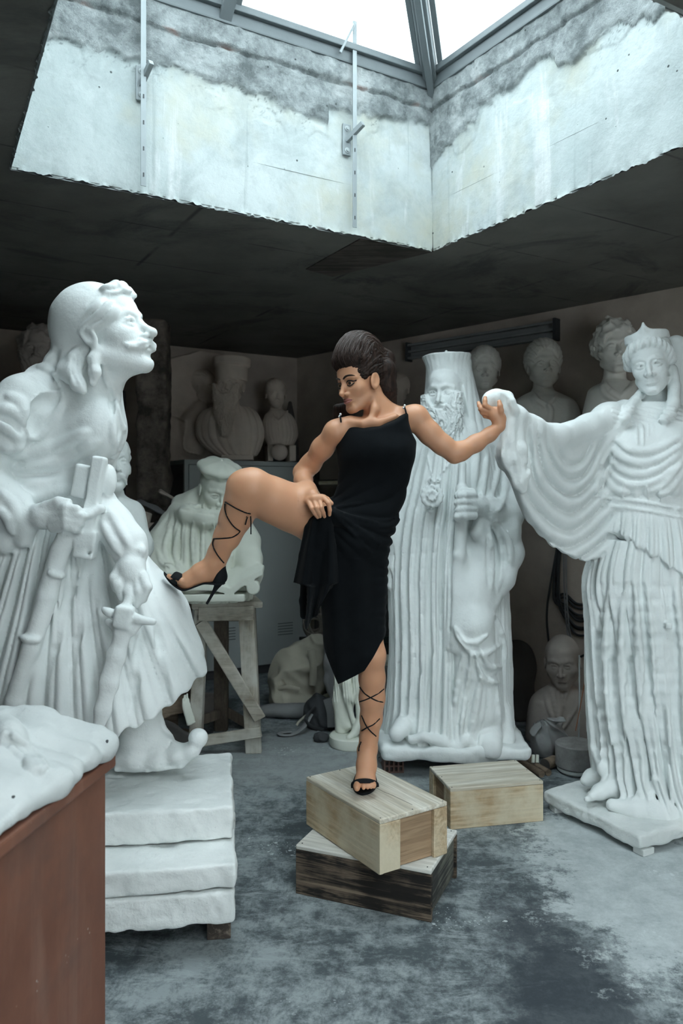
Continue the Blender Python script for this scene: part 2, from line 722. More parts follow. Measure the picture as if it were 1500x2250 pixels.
M_GREYP = plaster('grey_plaster', (0.66, 0.63, 0.585), (0.78, 0.755, 0.70), 0.4, 0.3, dirt=(0.50, 0.46, 0.415))
M_CLAY = plaster('grey_clay', (0.38, 0.34, 0.31), (0.48, 0.435, 0.40), 0.2, 0.25)
M_STEEL = plain('grey_painted_steel', (0.42, 0.46, 0.47), 0.5, 0.12, 6, 0.1, 0.2)
M_BAR = plain('galvanised_steel', (0.27, 0.30, 0.31), 0.5, 0.15, 10, 0.1, 0.3)
M_DARKM = plain('dark_metal', (0.06, 0.065, 0.07), 0.55, 0.2, 9, 0.1, 0.3)
M_BLACK = plain('black_cloth', (0.018, 0.020, 0.022), 0.95, 0.3, 20, 0.3, 0, 0.1)

# ---------------------------------------------------------------- room shell
C_ = np.array([0.502, 4.330]); L_ = np.array([-1.365, 3.238])
NR_ = np.array([1.607, 2.590]); NL_ = np.array([-0.394, 1.419])
UD = (C_ - L_) / np.linalg.norm(C_ - L_)          # along the back edge of the roof opening
ND = np.array([UD[1], -UD[0]])                    # from the back edge towards the viewer
ZT = 3.805                                        # top of the shaft


def concrete_wall_mat():
    m, nt, b = mat('shaft_concrete')
    n = N(nt)
    base = n.mix(n.ramp(n.noise(1.7, 6, 0.6), [(0.35, 0), (0.65, 1)]), (0.402, 0.452, 0.452), (0.530, 0.573, 0.573))
    # rusty yellow patches
    base = n.mix(n.math('MULTIPLY', n.ramp(n.noise(1.1, 5, 0.7), [(0.50, 0), (0.66, 1)]), 0.6), base, (0.444, 0.430, 0.330))
    # lime runs
    v = n.mapping((7, 7, 0.8))
    base = n.mix(n.ramp(n.noise(1.0, 5, 0.6, 0.6, v), [(0.60, 0), (0.68, 0.75)]), base, (0.617, 0.637, 0.637))
    v2 = n.mapping((16, 16, 0.7), loc=(3, 1, 0))
    base = n.mix(n.ramp(n.noise(1.0, 4, 0.6, 0.3, v2), [(0.62, 0), (0.72, 0.5)]), base, (0.259, 0.294, 0.294))
    base = n.mix(n.math('MULTIPLY', n.ramp(n.noise(2.6, 8, 0.7, .5), [(0.48, 0), (0.68, 1)]), .55), base, (0.265, 0.300, 0.300))
    base = n.mix(n.math('MULTIPLY', n.ramp(n.noise(9, 8, 0.75), [(0.50, 0), (0.66, 1)]), .35), base, (0.30, 0.335, 0.335))
    at = n.new('ShaderNodeAttribute', attribute_name='render_coat').outputs['Fac']
    rough = n.mix(n.ramp(n.noise(6, 8, 0.75), [(0.38, 0), (0.60, 1)]), (0.179, 0.201, 0.205), (0.444, 0.480, 0.484))
    rough = n.mix(n.ramp(n.noise(3.3, 5, 0.65), [(0.55, 0), (0.63, 0.8)]), rough, (0.573, 0.602, 0.602))
    base = n.mix(at, base, rough)
    red = n.new('ShaderNodeAttribute', attribute_name='brick_gap').outputs['Fac']
    base = n.mix(n.math('MULTIPLY', red, n.ramp(n.noise(6, 3), [(0.54, 0), (0.64, .7)])), base, (0.301, 0.157, 0.122))
    pv = n.voro(16)
    pit = n.math('MULTIPLY', n.ramp(pv, [(0.06, 1), (0.10, 0)]), n.ramp(n.noise(4, 2), [(0.52, 0), (0.56, 1)]))
    base = n.mix(pit, base, (0.086, 0.100, 0.100))
    cl = n.new('ShaderNodeAttribute', attribute_name='crack_shade_line').outputs['Fac']
    base = n.mix(n.math('MULTIPLY', cl, .8), base, (0.075, 0.085, 0.088))  # crack lines and the coat edge's shadow, painted dark into the colour
    nt.links.new(base, b.inputs['Base Color'])
    h = n.math('ADD', n.noise(30, 8, 0.7), n.math('MULTIPLY', n.noise(7, 5), 0.8))
    b1 = n.bump(n.math('SUBTRACT', h, pit), 0.35, 0.012)
    h2 = n.math('MULTIPLY', n.noise(45, 6, 0.8), at)
    nt.links.new(n.bump(h2, 0.9, 0.02, b1), b.inputs['Normal'])
    b.inputs['Roughness'].default_value = 0.95
    b.inputs['Specular IOR Level'].default_value = 0.1
    return m


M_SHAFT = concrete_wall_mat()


def shaft_wall(name, A, B, seed, bound, ragged=False):
    """wall of the roof shaft from A to B (plan); the inside lies to the right of A->B"""
    A, B = np.asarray(A, float), np.asarray(B, float)
    D = B - A; Ln = np.linalg.norm(D); D /= Ln
    n_in = np.array([D[1], -D[0]])
    ns, nz = int(Ln / 0.007), 122
    s = np.linspace(0, Ln, ns); z = np.linspace(HC - 0.004, ZT, nz)
    S, Z = np.meshgrid(s, z, indexing='ij')
    zb = bound(S) + 0.045 * vnoise(S, 0 * S, Z, 5, seed) + 0.02 * vnoise(S, Z, 0 * S, 17, seed + 1) + 0.01 * vnoise(S, Z, 0 * S, 45, seed + 2)
    coat = 1 / (1 + np.exp(-(Z - zb) / 0.004))
    zt = ZT - 0.105 + 0.012 * vnoise(S, 0 * S, 0 * S, 4, seed + 5) + 0.006 * vnoise(S, Z, 0 * S, 25, seed + 6)
    gap = np.exp(-((Z - zt) / 0.008) ** 2)
    h = 0.004 * vnoise(S, Z, 0 * S, 3, seed + 3)
    h = h + coat * (0.020 + 0.008 * vnoise(S, Z, 0 * S, 12, seed + 4) + 0.004 * vnoise(S, Z, 0 * S, 40, seed + 7))
    h = h - gap * 0.018 * (0.5 + 0.5 * vnoise(S, 0 * S, 0 * S, 9, seed + 8))
    h = h + np.where(Z > zt, 0.012, 0) 
    # scabs of loose paint under the coat
    sc = vnoise(S, Z, 0 * S, 9, seed + 9)
    near = np.exp(-np.maximum(zb - Z, 0) / 0.10) * (Z < zb)
    h = h + 0.006 * (sc > 0.25) * near
    edge = np.exp(-(Z - HC) / 0.010)
    h = h + edge * 0.006 * vnoise(S, 0 * S, 0 * S, 60, seed + 10)
    if ragged:
        S = S - np.where(S < 0.02, 0.0, 0.0)
    X = A[0] + D[0] * S + n_in[0] * h
    Y = A[1] + D[1] * S + n_in[1] * h
    Zd = Z + edge * 0.003 * (vnoise(S, 0 * S, 0 * S, 45, seed + 11) + .6 * vnoise(S, 0 * S, 0 * S, 110, seed + 12) - .8)
    V = np.stack([X, Y, Zd], -1).reshape(-1, 3)
    i = np.arange(ns * nz).reshape(ns, nz)
    q = np.stack([i[:-1, :-1], i[:-1, 1:], i[1:, 1:], i[1:, :-1]], -1).reshape(-1, 4)
    # outer face and rim close the wall into a solid of 0.25 m
    o = -n_in * 0.25
    n0 = len(V)
    back = np.array([[A[0] + o[0], A[1] + o[1], HC + .5], [A[0] + o[0], A[1] + o[1], ZT], [B[0] + o[0], B[1] + o[1], ZT], [B[0] + o[0], B[1] + o[1], HC + .5]])
    V = np.vstack([V, back])
    q = np.vstack([q, [[n0, n0 + 1, n0 + 2, n0 + 3]],
                   [[i[0, -1], n0 + 1, n0 + 2, i[-1, -1]]], [[i[0, 0], i[-1, 0], n0 + 3, n0]],
                   [[i[0, 0], n0, n0 + 1, i[0, -1]]], [[i[-1, 0], i[-1, -1], n0 + 2, n0 + 3]]])
    me = mesh_np(name, V, q)
    line = np.exp(-((Z - zb + .003) / .0035) ** 2) * np.clip(.55 + vnoise(S, Z, 0 * S, 6, seed + 20), 0, 1)  # shadow line painted just under the coat edge
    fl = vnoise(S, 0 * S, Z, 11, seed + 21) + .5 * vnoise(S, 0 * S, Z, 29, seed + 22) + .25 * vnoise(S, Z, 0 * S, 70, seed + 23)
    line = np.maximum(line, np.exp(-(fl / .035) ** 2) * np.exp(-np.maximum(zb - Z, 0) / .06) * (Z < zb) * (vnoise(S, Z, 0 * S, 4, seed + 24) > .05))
    for nm, arr in (('render_coat', coat), ('brick_gap', gap), ('crack_shade_line', line)):
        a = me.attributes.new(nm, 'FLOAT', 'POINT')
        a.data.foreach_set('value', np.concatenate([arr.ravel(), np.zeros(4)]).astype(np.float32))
    return tag(link(name, me, M_SHAFT), kind='structure')


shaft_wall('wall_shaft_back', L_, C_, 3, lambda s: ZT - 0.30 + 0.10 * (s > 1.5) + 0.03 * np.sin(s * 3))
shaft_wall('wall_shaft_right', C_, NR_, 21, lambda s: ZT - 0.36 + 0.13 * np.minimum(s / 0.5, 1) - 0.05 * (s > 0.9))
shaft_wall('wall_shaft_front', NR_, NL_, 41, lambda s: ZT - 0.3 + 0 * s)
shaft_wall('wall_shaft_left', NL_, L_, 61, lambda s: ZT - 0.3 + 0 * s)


ROOF_FILL = (0.2, 2.9, -1.7, 0.5)                     # x0, x1, y0, y1 of the roof opening added behind the viewer for fill


def ceiling():
    m, nt, b = mat('board_marked_concrete')
    n = N(nt)
    a = n.noise(1.2, 6, 0.6)
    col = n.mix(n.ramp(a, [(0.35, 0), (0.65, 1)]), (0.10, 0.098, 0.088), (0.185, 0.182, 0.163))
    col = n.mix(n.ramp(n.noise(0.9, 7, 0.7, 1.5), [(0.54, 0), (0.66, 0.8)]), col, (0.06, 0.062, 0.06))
    # seams left by the shuttering boards, along the two building directions
    ang = math.atan2(UD[1], UD[0])
    v = n.mapping((1, 1, 1), (0, 0, -ang))
    sx = n.sep(v)
    for ch, per, off in ((0, 1.15, 0.37), (1, 0.62, 0.2)):
        t = n.math('FRACT', n.math('ADD', n.math('DIVIDE', sx[ch], per), off))
        line = n.ramp(n.math('ABSOLUTE', n.math('SUBTRACT', t, 0.5)), [(0.004, 0.8), (0.014, 0)])
        col = n.mix(n.math('MULTIPLY', line, n.ramp(n.noise(2.5, 3), [(0.45, 0), (0.6, 1)])), col, (0.03, 0.03, 0.03))
    nt.links.new(col, b.inputs['Base Color'])
    nt.links.new(n.bump(n.noise(12, 8, 0.65), 0.25, 0.02), b.inputs['Normal'])
    b.inputs['Roughness'].default_value = 0.9
    bm = bmesh.new()
    O = [(5, 10.0), (5, 0.9), (-5, 0.9), (-5, 10.0)]
    I = [C_, NR_, NL_, L_]
    for z in (HC, HC + 0.25):
        o = [bm.verts.new((*p, z)) for p in O]; i = [bm.verts.new((*[float(c) for c in p], z)) for p in I]
        for k in range(4):
            k2 = (k + 1) % 4
            bm.faces.new((o[k], o[k2], i[k2], i[k]))
    # an unseen second roof opening, added behind the viewer to let in sky light
    rx0, rx1, ry0, ry1 = ROOF_FILL
    for x0, x1, y0, y1 in ((-5, rx0, -3, .9), (rx1, 5, -3, .9), (rx0, rx1, -3, ry0), (rx0, rx1, ry1, .9)):
        bm_box(bm, ((x0 + x1) / 2, (y0 + y1) / 2, HC + .125), (x1 - x0, y1 - y0, .25))
    me = bm_mesh(bm, 'ceiling')
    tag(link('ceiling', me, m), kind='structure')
    # a recessed form board patch in the ceiling next to the corner of the opening
    pm = wood('form_board', (0.10, 0.085, 0.075), (0.15, 0.13, 0.115), 'X', 1, dark=(0.05, 0.045, 0.04))
    q = [WZ(672, 590, HC), WZ(790, 524, HC), WZ(952, 551, HC), WZ(730, 606, HC)]
    bm = bmesh.new()
    lo = [bm.verts.new((p[0], p[1], HC - 0.006)) for p in q]; hi = [bm.verts.new((p[0], p[1], HC + 0.02)) for p in q]
    bm.faces.new(lo); bm.faces.new(hi[::-1])
    for k in range(4):
        bm.faces.new((lo[k], hi[k], hi[(k + 1) % 4], lo[(k + 1) % 4]))
    tag(link('trim_1', bm_mesh(bm), pm), kind='structure')


ceiling()

# perimeter walls
K_ = np.array([-0.44, 7.75])
WD = np.array([0.707, -0.707])                    # the right wall runs towards the viewer
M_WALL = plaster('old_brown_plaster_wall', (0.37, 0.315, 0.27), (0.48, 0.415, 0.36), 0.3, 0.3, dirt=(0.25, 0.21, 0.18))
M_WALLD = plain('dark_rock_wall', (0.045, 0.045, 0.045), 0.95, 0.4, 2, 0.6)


def wall(name, A, B, m, th=0.2):
    A, B = np.asarray(A, float), np.asarray(B, float)
    D = (B - A) / np.linalg.norm(B - A)
    Ln = np.linalg.norm(B - A)
    bm = bmesh.new()
    q = [(0, 0), (Ln, 0), (Ln, th), (0, th)]      # thickness goes to the left of A->B
    lo = [bm.verts.new((p[0], p[1], 0)) for p in q]; hi = [bm.verts.new((p[0], p[1], HC)) for p in q]
    bm.faces.new(lo); bm.faces.new(hi)
    for k in range(4):
        bm.faces.new((lo[k], hi[k], hi[(k + 1) % 4], lo[(k + 1) % 4]))
    w_ = tag(link(name, bm_mesh(bm), m), kind='structure')
    w_.location = (A[0], A[1], 0)
    w_.rotation_euler = (0, 0, math.atan2(D[1], D[0]))
    return w_


BL_ = K_ - UD * 3.2
wall('wall_back', BL_, K_, M_WALL)
wall('wall_right', K_, K_ + WD * 5.4, M_WALL)
RE_ = K_ + WD * 5.4
wall('wall_right_front', RE_, (RE_[0], -2.5), M_WALL)
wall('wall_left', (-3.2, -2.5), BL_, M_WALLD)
DOOR_FILL = (1.7, 3.0, 2.35)                          # unseen doorway added behind the viewer for fill light: x0, x1, height


def wall_front():
    x0, x1, h = DOOR_FILL
    bm = bmesh.new()
    for a, c, z0, z1 in ((-3.2, x0, 0, HC), (x1, RE_[0], 0, HC), (x0, x1, h, HC)):
        bm_box(bm, ((a + c) / 2, -2.6, (z0 + z1) / 2), (c - a, .2, z1 - z0))
    tag(link('wall_front', bm_mesh(bm), M_WALL), kind='structure')


wall_front()


def floor():
    m, nt, b = mat('dusty_concrete_floor')
    n = N(nt)
    fine = n.noise(9, 14, 0.84, 0.15)
    big = n.noise(1.5, 6, 0.6, 0.5)
    a = n.math('ADD', n.math('MULTIPLY', fine, .62), n.math('MULTIPLY', big, .38))
    col = n.mix(n.ramp(a, [(0.455, 0), (0.555, 1)]), (0.072, 0.088, 0.096), (0.29, 0.325, 0.335))
    # swept and trowelled streaks
    w = n.noise(1.0, 12, 0.84, 0.5, n.mapping((2.2, 6, 1), (0, 0, 0.6)))
    col = n.mix(n.ramp(w, [(0.52, 0), (0.60, 0.6)]), col, (0.38, 0.42, 0.43))
    w2 = n.noise(1.0, 12, 0.84, 0.4, n.mapping((7, 2.0, 1), (0, 0, -0.35), (3, 1, 0)))
    col = n.mix(n.ramp(w2, [(0.53, 0), (0.60, 0.5)]), col, (0.055, 0.065, 0.075))
    ragged = n.math('MULTIPLY', n.math('SUBTRACT', n.noise(6.5, 12, 0.80), 0.5), 2.4)
    mid = n.math('MULTIPLY', n.math('SUBTRACT', n.noise(1.6, 5, 0.6), 0.5), 1.2)
    rag = n.math('ADD', ragged, mid)

    def blob(cx, cy, rx, ry, rot, e0, e1):
        v = n.mapping((1, 1, 0.0), (0, 0, 0), (-cx, -cy, 0))
        v = n.mapping((1 / rx, 1 / ry, 0.0), (0, 0, rot), (0, 0, 0), v)
        ln = n.new('ShaderNodeVectorMath', operation='LENGTH')
        n.put(ln.inputs[0], v)
        return n.ramp(n.math('ADD', ln.outputs['Value'], rag), [(e0, 1), (e1, 0)])
    # damp dark band, then the plaster dust trodden in along the statues
    col = n.mix(n.math('MULTIPLY', blob(0.74, 2.50, 0.30, 0.80, -0.35, .45, 1.1), 0.85), col, (0.034, 0.042, 0.052))
    dust = n.mix(n.ramp(fine, [(.35, 0), (.6, 1)]), (0.36, 0.40, 0.41), (0.54, 0.585, 0.59))
    col = n.mix(n.math('MULTIPLY', blob(1.28, 3.20, 0.50, 0.95, -0.42, .72, .95), 0.92), col, dust)
    col = n.mix(n.math('MULTIPLY', blob(1.62, 2.45, 0.34, 0.8, -0.2, .6, .95), 0.8), col, dust)
    col = n.mix(n.math('MULTIPLY', blob(-0.1, 4.75, 1.1, 0.8, 0, .5, 1.1), 0.6), col, (0.36, 0.385, 0.385))
    for sc, th, amt in ((24, 0.58, 0.75), (60, 0.57, 0.6)):
        sp = n.math('MULTIPLY', n.ramp(n.math('ADD', n.voro(sc), n.math('MULTIPLY', n.noise(sc * 2.5, 2), .15)), [(0.24, 1), (0.29, 0)]), n.ramp(n.noise(1.9, 4, 0.6), [(th, 0), (th + .06, 1)]))
        col = n.mix(n.math('MULTIPLY', sp, amt), col, (0.62, 0.66, 0.665))
    nt.links.new(col, b.inputs['Base Color'])
    nt.links.new(n.bump(n.math('ADD', a, n.noise(40, 6, 0.7)), 0.15, 0.008), b.inputs['Normal'])
    nt.links.new(n.ramp(a, [(0.35, 0.6), (0.65, 0.85)]), b.inputs['Roughness'])
    b.inputs['Specular IOR Level'].default_value = 0.25
    bm = bmesh.new()
    bm_box(bm, (0, 3.5, -0.05), (10, 13, 0.1))
    tag(link('floor', bm_mesh(bm), m), kind='structure')


floor()

# ---------------------------------------------------------------- skylight: pyramid of steel bars and panes
APEX = np.array([*((C_ + NR_ + NL_ + L_) / 4), ZT + 1.02])


def skylight():
    cs = [np.array([*c, ZT + 0.03]) for c in (L_, C_, NR_, NL_)]
    root = thing('window_1', None, None, APEX - np.array([0, 0, 1]))
    root['kind'] = 'structure'
    gl, nt, b = mat('clear_skylight_glass')
    out = [x for x in nt.nodes if x.type == 'OUTPUT_MATERIAL'][0]
    tr = nt.nodes.new('ShaderNodeBsdfTransparent'); tr.inputs[0].default_value = (0.95, 0.98, 0.985, 1)
    gs = nt.nodes.new('ShaderNodeBsdfGlossy'); gs.inputs['Roughness'].default_value = 0.02
    fr = nt.nodes.new('ShaderNodeFresnel'); fr.inputs[0].default_value = 1.25
    mx = nt.nodes.new('ShaderNodeMixShader')
    nt.links.new(fr.outputs[0], mx.inputs[0]); nt.links.new(tr.outputs[0], mx.inputs[1]); nt.links.new(gs.outputs[0], mx.inputs[2])
    nt.links.new(mx.outputs[0], out.inputs[0])
    m = plain('skylight_frame_paint', (0.15, 0.17, 0.178), 0.5, 0.15, 9, 0.1, 0.1)
    for k in range(4):
        a, c = cs[k], cs[(k + 1) % 4]
        bm = bmesh.new()
        bm_beam(bm, a, c, 0.085, 0.065, bevel=0.008)
        ins = (a + c) / 2
        inward = (APEX - ins); inward[2] = 0; inward /= np.linalg.norm(inward)
        off = inward * 0.05 + np.array([0, 0, 0.045])
        bm_beam(bm, a * 0.97 + c * 0.03 + off, a * 0.03 + c * 0.97 + off, 0.035, 0.035, bevel=0.005)
        link('sill_bar', bm_mesh(bm), m, root)
        bm = bmesh.new()
        up = (np.cross(APEX - a, np.array([-(APEX - a)[1], (APEX - a)[0], 0])))
        bm_beam(bm, a, APEX, 0.075, 0.10, bevel=0.006)
        bm_beam(bm, a + [0, 0, -.02], APEX + [0, 0, -.02], 0.035, 0.13, bevel=0.004)
        for s in (-1, 1):
            pd = np.array([-(APEX - a)[1], (APEX - a)[0], 0]); pd /= np.linalg.norm(pd)
            bm_beam(bm, a + pd * 0.06 * s + [0, 0, .02], APEX + pd * 0.06 * s + [0, 0, .02], 0.03, 0.05, bevel=0.004)
        link('hip_bar', bm_mesh(bm), m, root)
        for t in ((0.43,) if k == 0 else (0.5,)):
            p = a * (1 - t) + c * t
            # rafters climb square to the sill until they meet the hip
            h = (APEX - (a + c) / 2)
            k2 = 1 - abs(t - 0.5) * 2
            bm = bmesh.new()
            bm_beam(bm, p, p + h * k2, 0.06, 0.09, bevel=0.005)
            sd = (c - a) / np.linalg.norm(c - a)
            for s in (-1, 1):
                bm_beam(bm, p + sd * 0.05 * s + [0, 0, .02], p + h * k2 + sd * 0.05 * s + [0, 0, .02], 0.04, 0.045, bevel=0.004)
            link('rafter', bm_mesh(bm), m, root)
        bm = bmesh.new()
        u = np.array([0, 0, 0.05])
        V = [bm.verts.new([float(x) for x in p + u]) for p in (a, c, APEX)]
        bm.faces.new(V)
        bmesh.ops.solidify(bm, geom=bm.faces[:], thickness=0.006)
        link('pane', bm_mesh(bm), gl, root)


skylight()


def on_wall(px, z, A, D, off=0.0):
    """point of the vertical plane A + s D (plan), moved off towards the viewer, seen in image column px"""
    n_in = np.array([D[1], -D[0]])
    P0 = A + n_in * off
    k = (px - 750.0) / F
    # P0.x + s D.x = k (P0.y + s D.y)
    s = (k * P0[1] - P0[0]) / (D[0] - k * D[1])
    p = P0 + D * s
    return np.array([p[0], p[1], z])


def z_at(py, d):
    return CH - (py - HY) * d / F


def stay_bar(px_b, py_b, px_t, z_top, plate_px, py0, py1, label, arm):
    """perforated flat bar of the skylight opener with its wall plate"""
    pb = on_wall(px_b, 0, L_, UD, 0.06)
    zb = z_at(py_b, pb[1])
    pt = pb.copy()
    a = np.array([pb[0], pb[1], zb]); c = np.array([pb[0], pb[1], z_top])
    root = thing('skylight_stay_bar', label, 'metal bar', a, 0, 'skylight opener bars')
    bm = bmesh.new()
    bm_beam(bm, a, c, 0.004, 0.024, up=(UD[0], UD[1], 0), bevel=0.001)
    link('bar', bm_mesh(bm), M_BAR, root)
    for t in np.arange(0.05, (z_top - zb) * 0.42, 0.115):
        bm = bmesh.new()
        q = a + np.array([0, 0, t])
        bm_box(bm, q + np.array([ND[0], ND[1], 0]) * 0.0024, (0.006, 0.002, 0.018), math.atan2(UD[1], UD[0]) + 0.0)
        link('slot', bm_mesh(bm), M_DARKM, root)
    w = on_wall(plate_px, 0, L_, UD, 0.012)
    z0, z1 = z_at(py1, w[1]), z_at(py0, w[1])
    bm = bmesh.new()
    an = math.atan2(UD[1], UD[0])
    bm_box(bm, (w[0], w[1], (z0 + z1) / 2), (0.048, 0.012, z1 - z0), an, 0.004)
    pl = link('wall_plate', bm_mesh(bm), M_BAR, root)
    for z in (z0 + 0.025, z1 - 0.025):
        bm = bmesh.new()
        R = Matrix((Vector((UD[0], UD[1], 0)), Vector((0, 0, 1)), Vector((ND[0], ND[1], 0)))).transposed()
        bm_lathe(bm, [(0, 0), (0.014, 0), (0.014, 0.003), (0.008, 0.003), (0.008, 0.010), (0, 0.010)], (w[0] + ND[0] * .006, w[1] + ND[1] * .006, z), 12, R)
        link('bolt', bm_mesh(bm), M_STEEL, pl)
    zc = (z0 + z1) / 2 + 0.01
    bm = bmesh.new()
    p0 = np.array([w[0], w[1], zc - 0.015]); p1 = np.array([pb[0], pb[1], zc + 0.045]) + np.array([ND[0], ND[1], 0]) * 0.05 + np.array([UD[0], UD[1], 0]) * 0.02
    bm_beam(bm, p0, p1, 0.022, 0.026, bevel=0.003)
    link('bracket_arm', bm_mesh(bm), M_BAR, root)
    if arm:
        bm = bmesh.new()
        bm_beam(bm, c - [0, 0, .012], c + np.array([-0.075, -0.05, -0.19]), 0.012, 0.012, bevel=0.002)
        link('strut', bm_mesh(bm), M_BAR, root)
    return root


stay_bar(315, 409, 330, 3.95, 310, 146, 222, 'thin grey metal bar bolted to the concrete, left one, running out of the frame top', False)
_p = on_wall(779, 0, L_, UD, 0.06)
stay_bar(779, 500, 783, z_at(46, _p[1]), 761, 273, 342, 'thin grey metal bar with a short strut at its top end, near the skylight corner', True)
# ---------------------------------------------------------------- wooden boxes
def crate(name, label, corners, h, z0, m_side, m_end, m_top, slats=True, taper=0.0):
    """box from plan corners (left, far, right, near): the near-right end carries battens"""
    c = np.asarray(corners, float)
    ctr = c.mean(0)
    e = c[3] - c[0]                              # long side from left to near
    ang = math.atan2(e[1], e[0])
    Ln = (np.linalg.norm(c[3] - c[0]) + np.linalg.norm(c[2] - c[1])) / 2
    Wd = (np.linalg.norm(c[2] - c[3]) + np.linalg.norm(c[1] - c[0])) / 2
    root = thing(name, label, 'wooden box', (ctr[0], ctr[1], z0), ang, 'wooden posing boxes')
    t = 0.018

    def part(nm, c0, s, m, bev=0.003):
        bm = bmesh.new()
        bm_box(bm, c0, s, 0, bev)
        for v in bm.verts:
            v.co += Vector((random.uniform(-1, 1), random.uniform(-1, 1), random.uniform(-1, 1))) * 0.0008
        return link(nm, bm_mesh(bm), m, root, world=False)
    random.seed(len(label))
    # x runs along the long side, +x end is the near one, -y side faces the viewer's left
    part('side_panel', (0, -Wd / 2 + t / 2, h / 2 - t / 2), (Ln, t, h - t), m_side)
    part('side_panel', (0, Wd / 2 - t / 2, h / 2 - t / 2), (Ln, t, h - t), m_side)
    part('top_panel', (0, 0, h - t / 2), (Ln, Wd, t), m_top, 0.005)
    part('bottom_panel', (0, 0, t / 2), (Ln - 2 * t, Wd - 2 * t, t), m_end)
    for sx in (-1, 1):
        r = 0.024 if slats else t
        part('end_panel', (sx * (Ln / 2 - r), 0, h / 2), (t, Wd - 2 * t, h - 2 * t), m_end)
        if slats:
            for sy in (-1, 1):
                bw = Wd * 0.29 if sy < 0 else Wd * 0.20
                part('batten', (sx * (Ln / 2 - 0.008), sy * (Wd / 2 - t - bw / 2 + 0.016), h / 2 - t / 2), (0.017, bw, h - t - 0.001), m_side)
    return root, Ln, Wd


def nails(root, pts):
    for p in pts:
        bm = bmesh.new()
        bm_lathe(bm, [(0, 0), (0.003, 0), (0.0028, 0.0012), (0, 0.0016)], p, 8)
        link('nail', bm_mesh(bm), M_DARKM, root, world=False)


def wood_crates():
    wa = wood('pale_scuffed_plywood', (0.45, 0.325, 0.195), (0.66, 0.535, 0.37), 'X', 1.0, paint=(0.64, 0.575, 0.43), grain=14)
    wt = wood('worn_white_plywood', (0.55, 0.49, 0.38), (0.80, 0.765, 0.68), 'X', 1.0, grain=14, seed=2)
    we = wood('brown_plywood', (0.27, 0.175, 0.105), (0.43, 0.30, 0.19), 'Y', 1.0, grain=10, seed=4)
    wd = wood('blackened_plywood', (0.13, 0.098, 0.072), (0.24, 0.185, 0.135), 'X', 1.0, dark=(0.008, 0.008, 0.009), grain=11, seed=1)
    wd2 = wood('grey_green_plywood', (0.13, 0.13, 0.11), (0.22, 0.22, 0.18), 'Y', 1.0, dark=(0.03, 0.03, 0.03), grain=9, seed=6)
    wt2 = wood('whitewashed_top', (0.62, 0.60, 0.54), (0.76, 0.75, 0.71), 'X', 1.0, grain=8, seed=3)
    hA = 0.196
    cs = [WZ(652, 1856, hA), None, WZ(1001, 1823, hA), WZ(950, 1913, hA)]
    cs = [c[:2] if c is not None else None for c in cs]
    cs[1] = cs[0] + cs[2] - cs[3]
    r, L, w = crate('wooden_box', 'dark weathered wooden box with a white top, lying under the crossed upper box', cs, hA, 0, wd, wd2, wt2, slats=False)
    nails(r, [(sx * (L / 2 - .02), sy * (w / 2 - .02), hA) for sx in (-1, 1) for sy in (-1, 0, 1)])
    hB = 0.203
    cs = [WZ(674, 1708, hA + hB)[:2], None, WZ(980, 1761, hA + hB)[:2], WZ(836, 1804, hA + hB)[:2]]
    cs[1] = cs[0] + cs[2] - cs[3]
    r, L, w = crate('wooden_box', 'pale wooden box on top of the dark box, under the sandalled foot', cs, hB, hA + .0018, wa, we, wt)
    nails(r, [(sx * (L / 2 - .012), sy * (w / 2 - .012), hB) for sx in (-1, 1) for sy in (-1, 0, 1)])
    # a split in the upper board
    bm = bmesh.new()
    for a, c in (((-.05, .01), (.06, .012)), ((.06, .012), (.10, .02)), ((.10, .02), (.22, .026))):
        bm_beam(bm, (*a, hB), (*c, hB), 0.002, 0.0012)
    link('crack', bm_mesh(bm), M_DARKM, r, world=False)
    hC = 0.198
    n_, r_ = WZ(992, 1732, hC)[:2], WZ(1196, 1715, hC)[:2]
    l_ = WZ(940, 1684, hC)[:2]
    # its long side faces the viewer
    cs = [n_, l_, l_ + r_ - n_, r_]
    r, L, w = crate('wooden_box', 'pale wooden box on the floor between the bishop statue and the crowned statue', cs, hC, 0, wa, we, wt)
    nails(r, [(sx * (L / 2 - .012), sy * (w / 2 - .012), hC) for sx in (-1, 1) for sy in (-1, 0, 1)])


wood_crates()
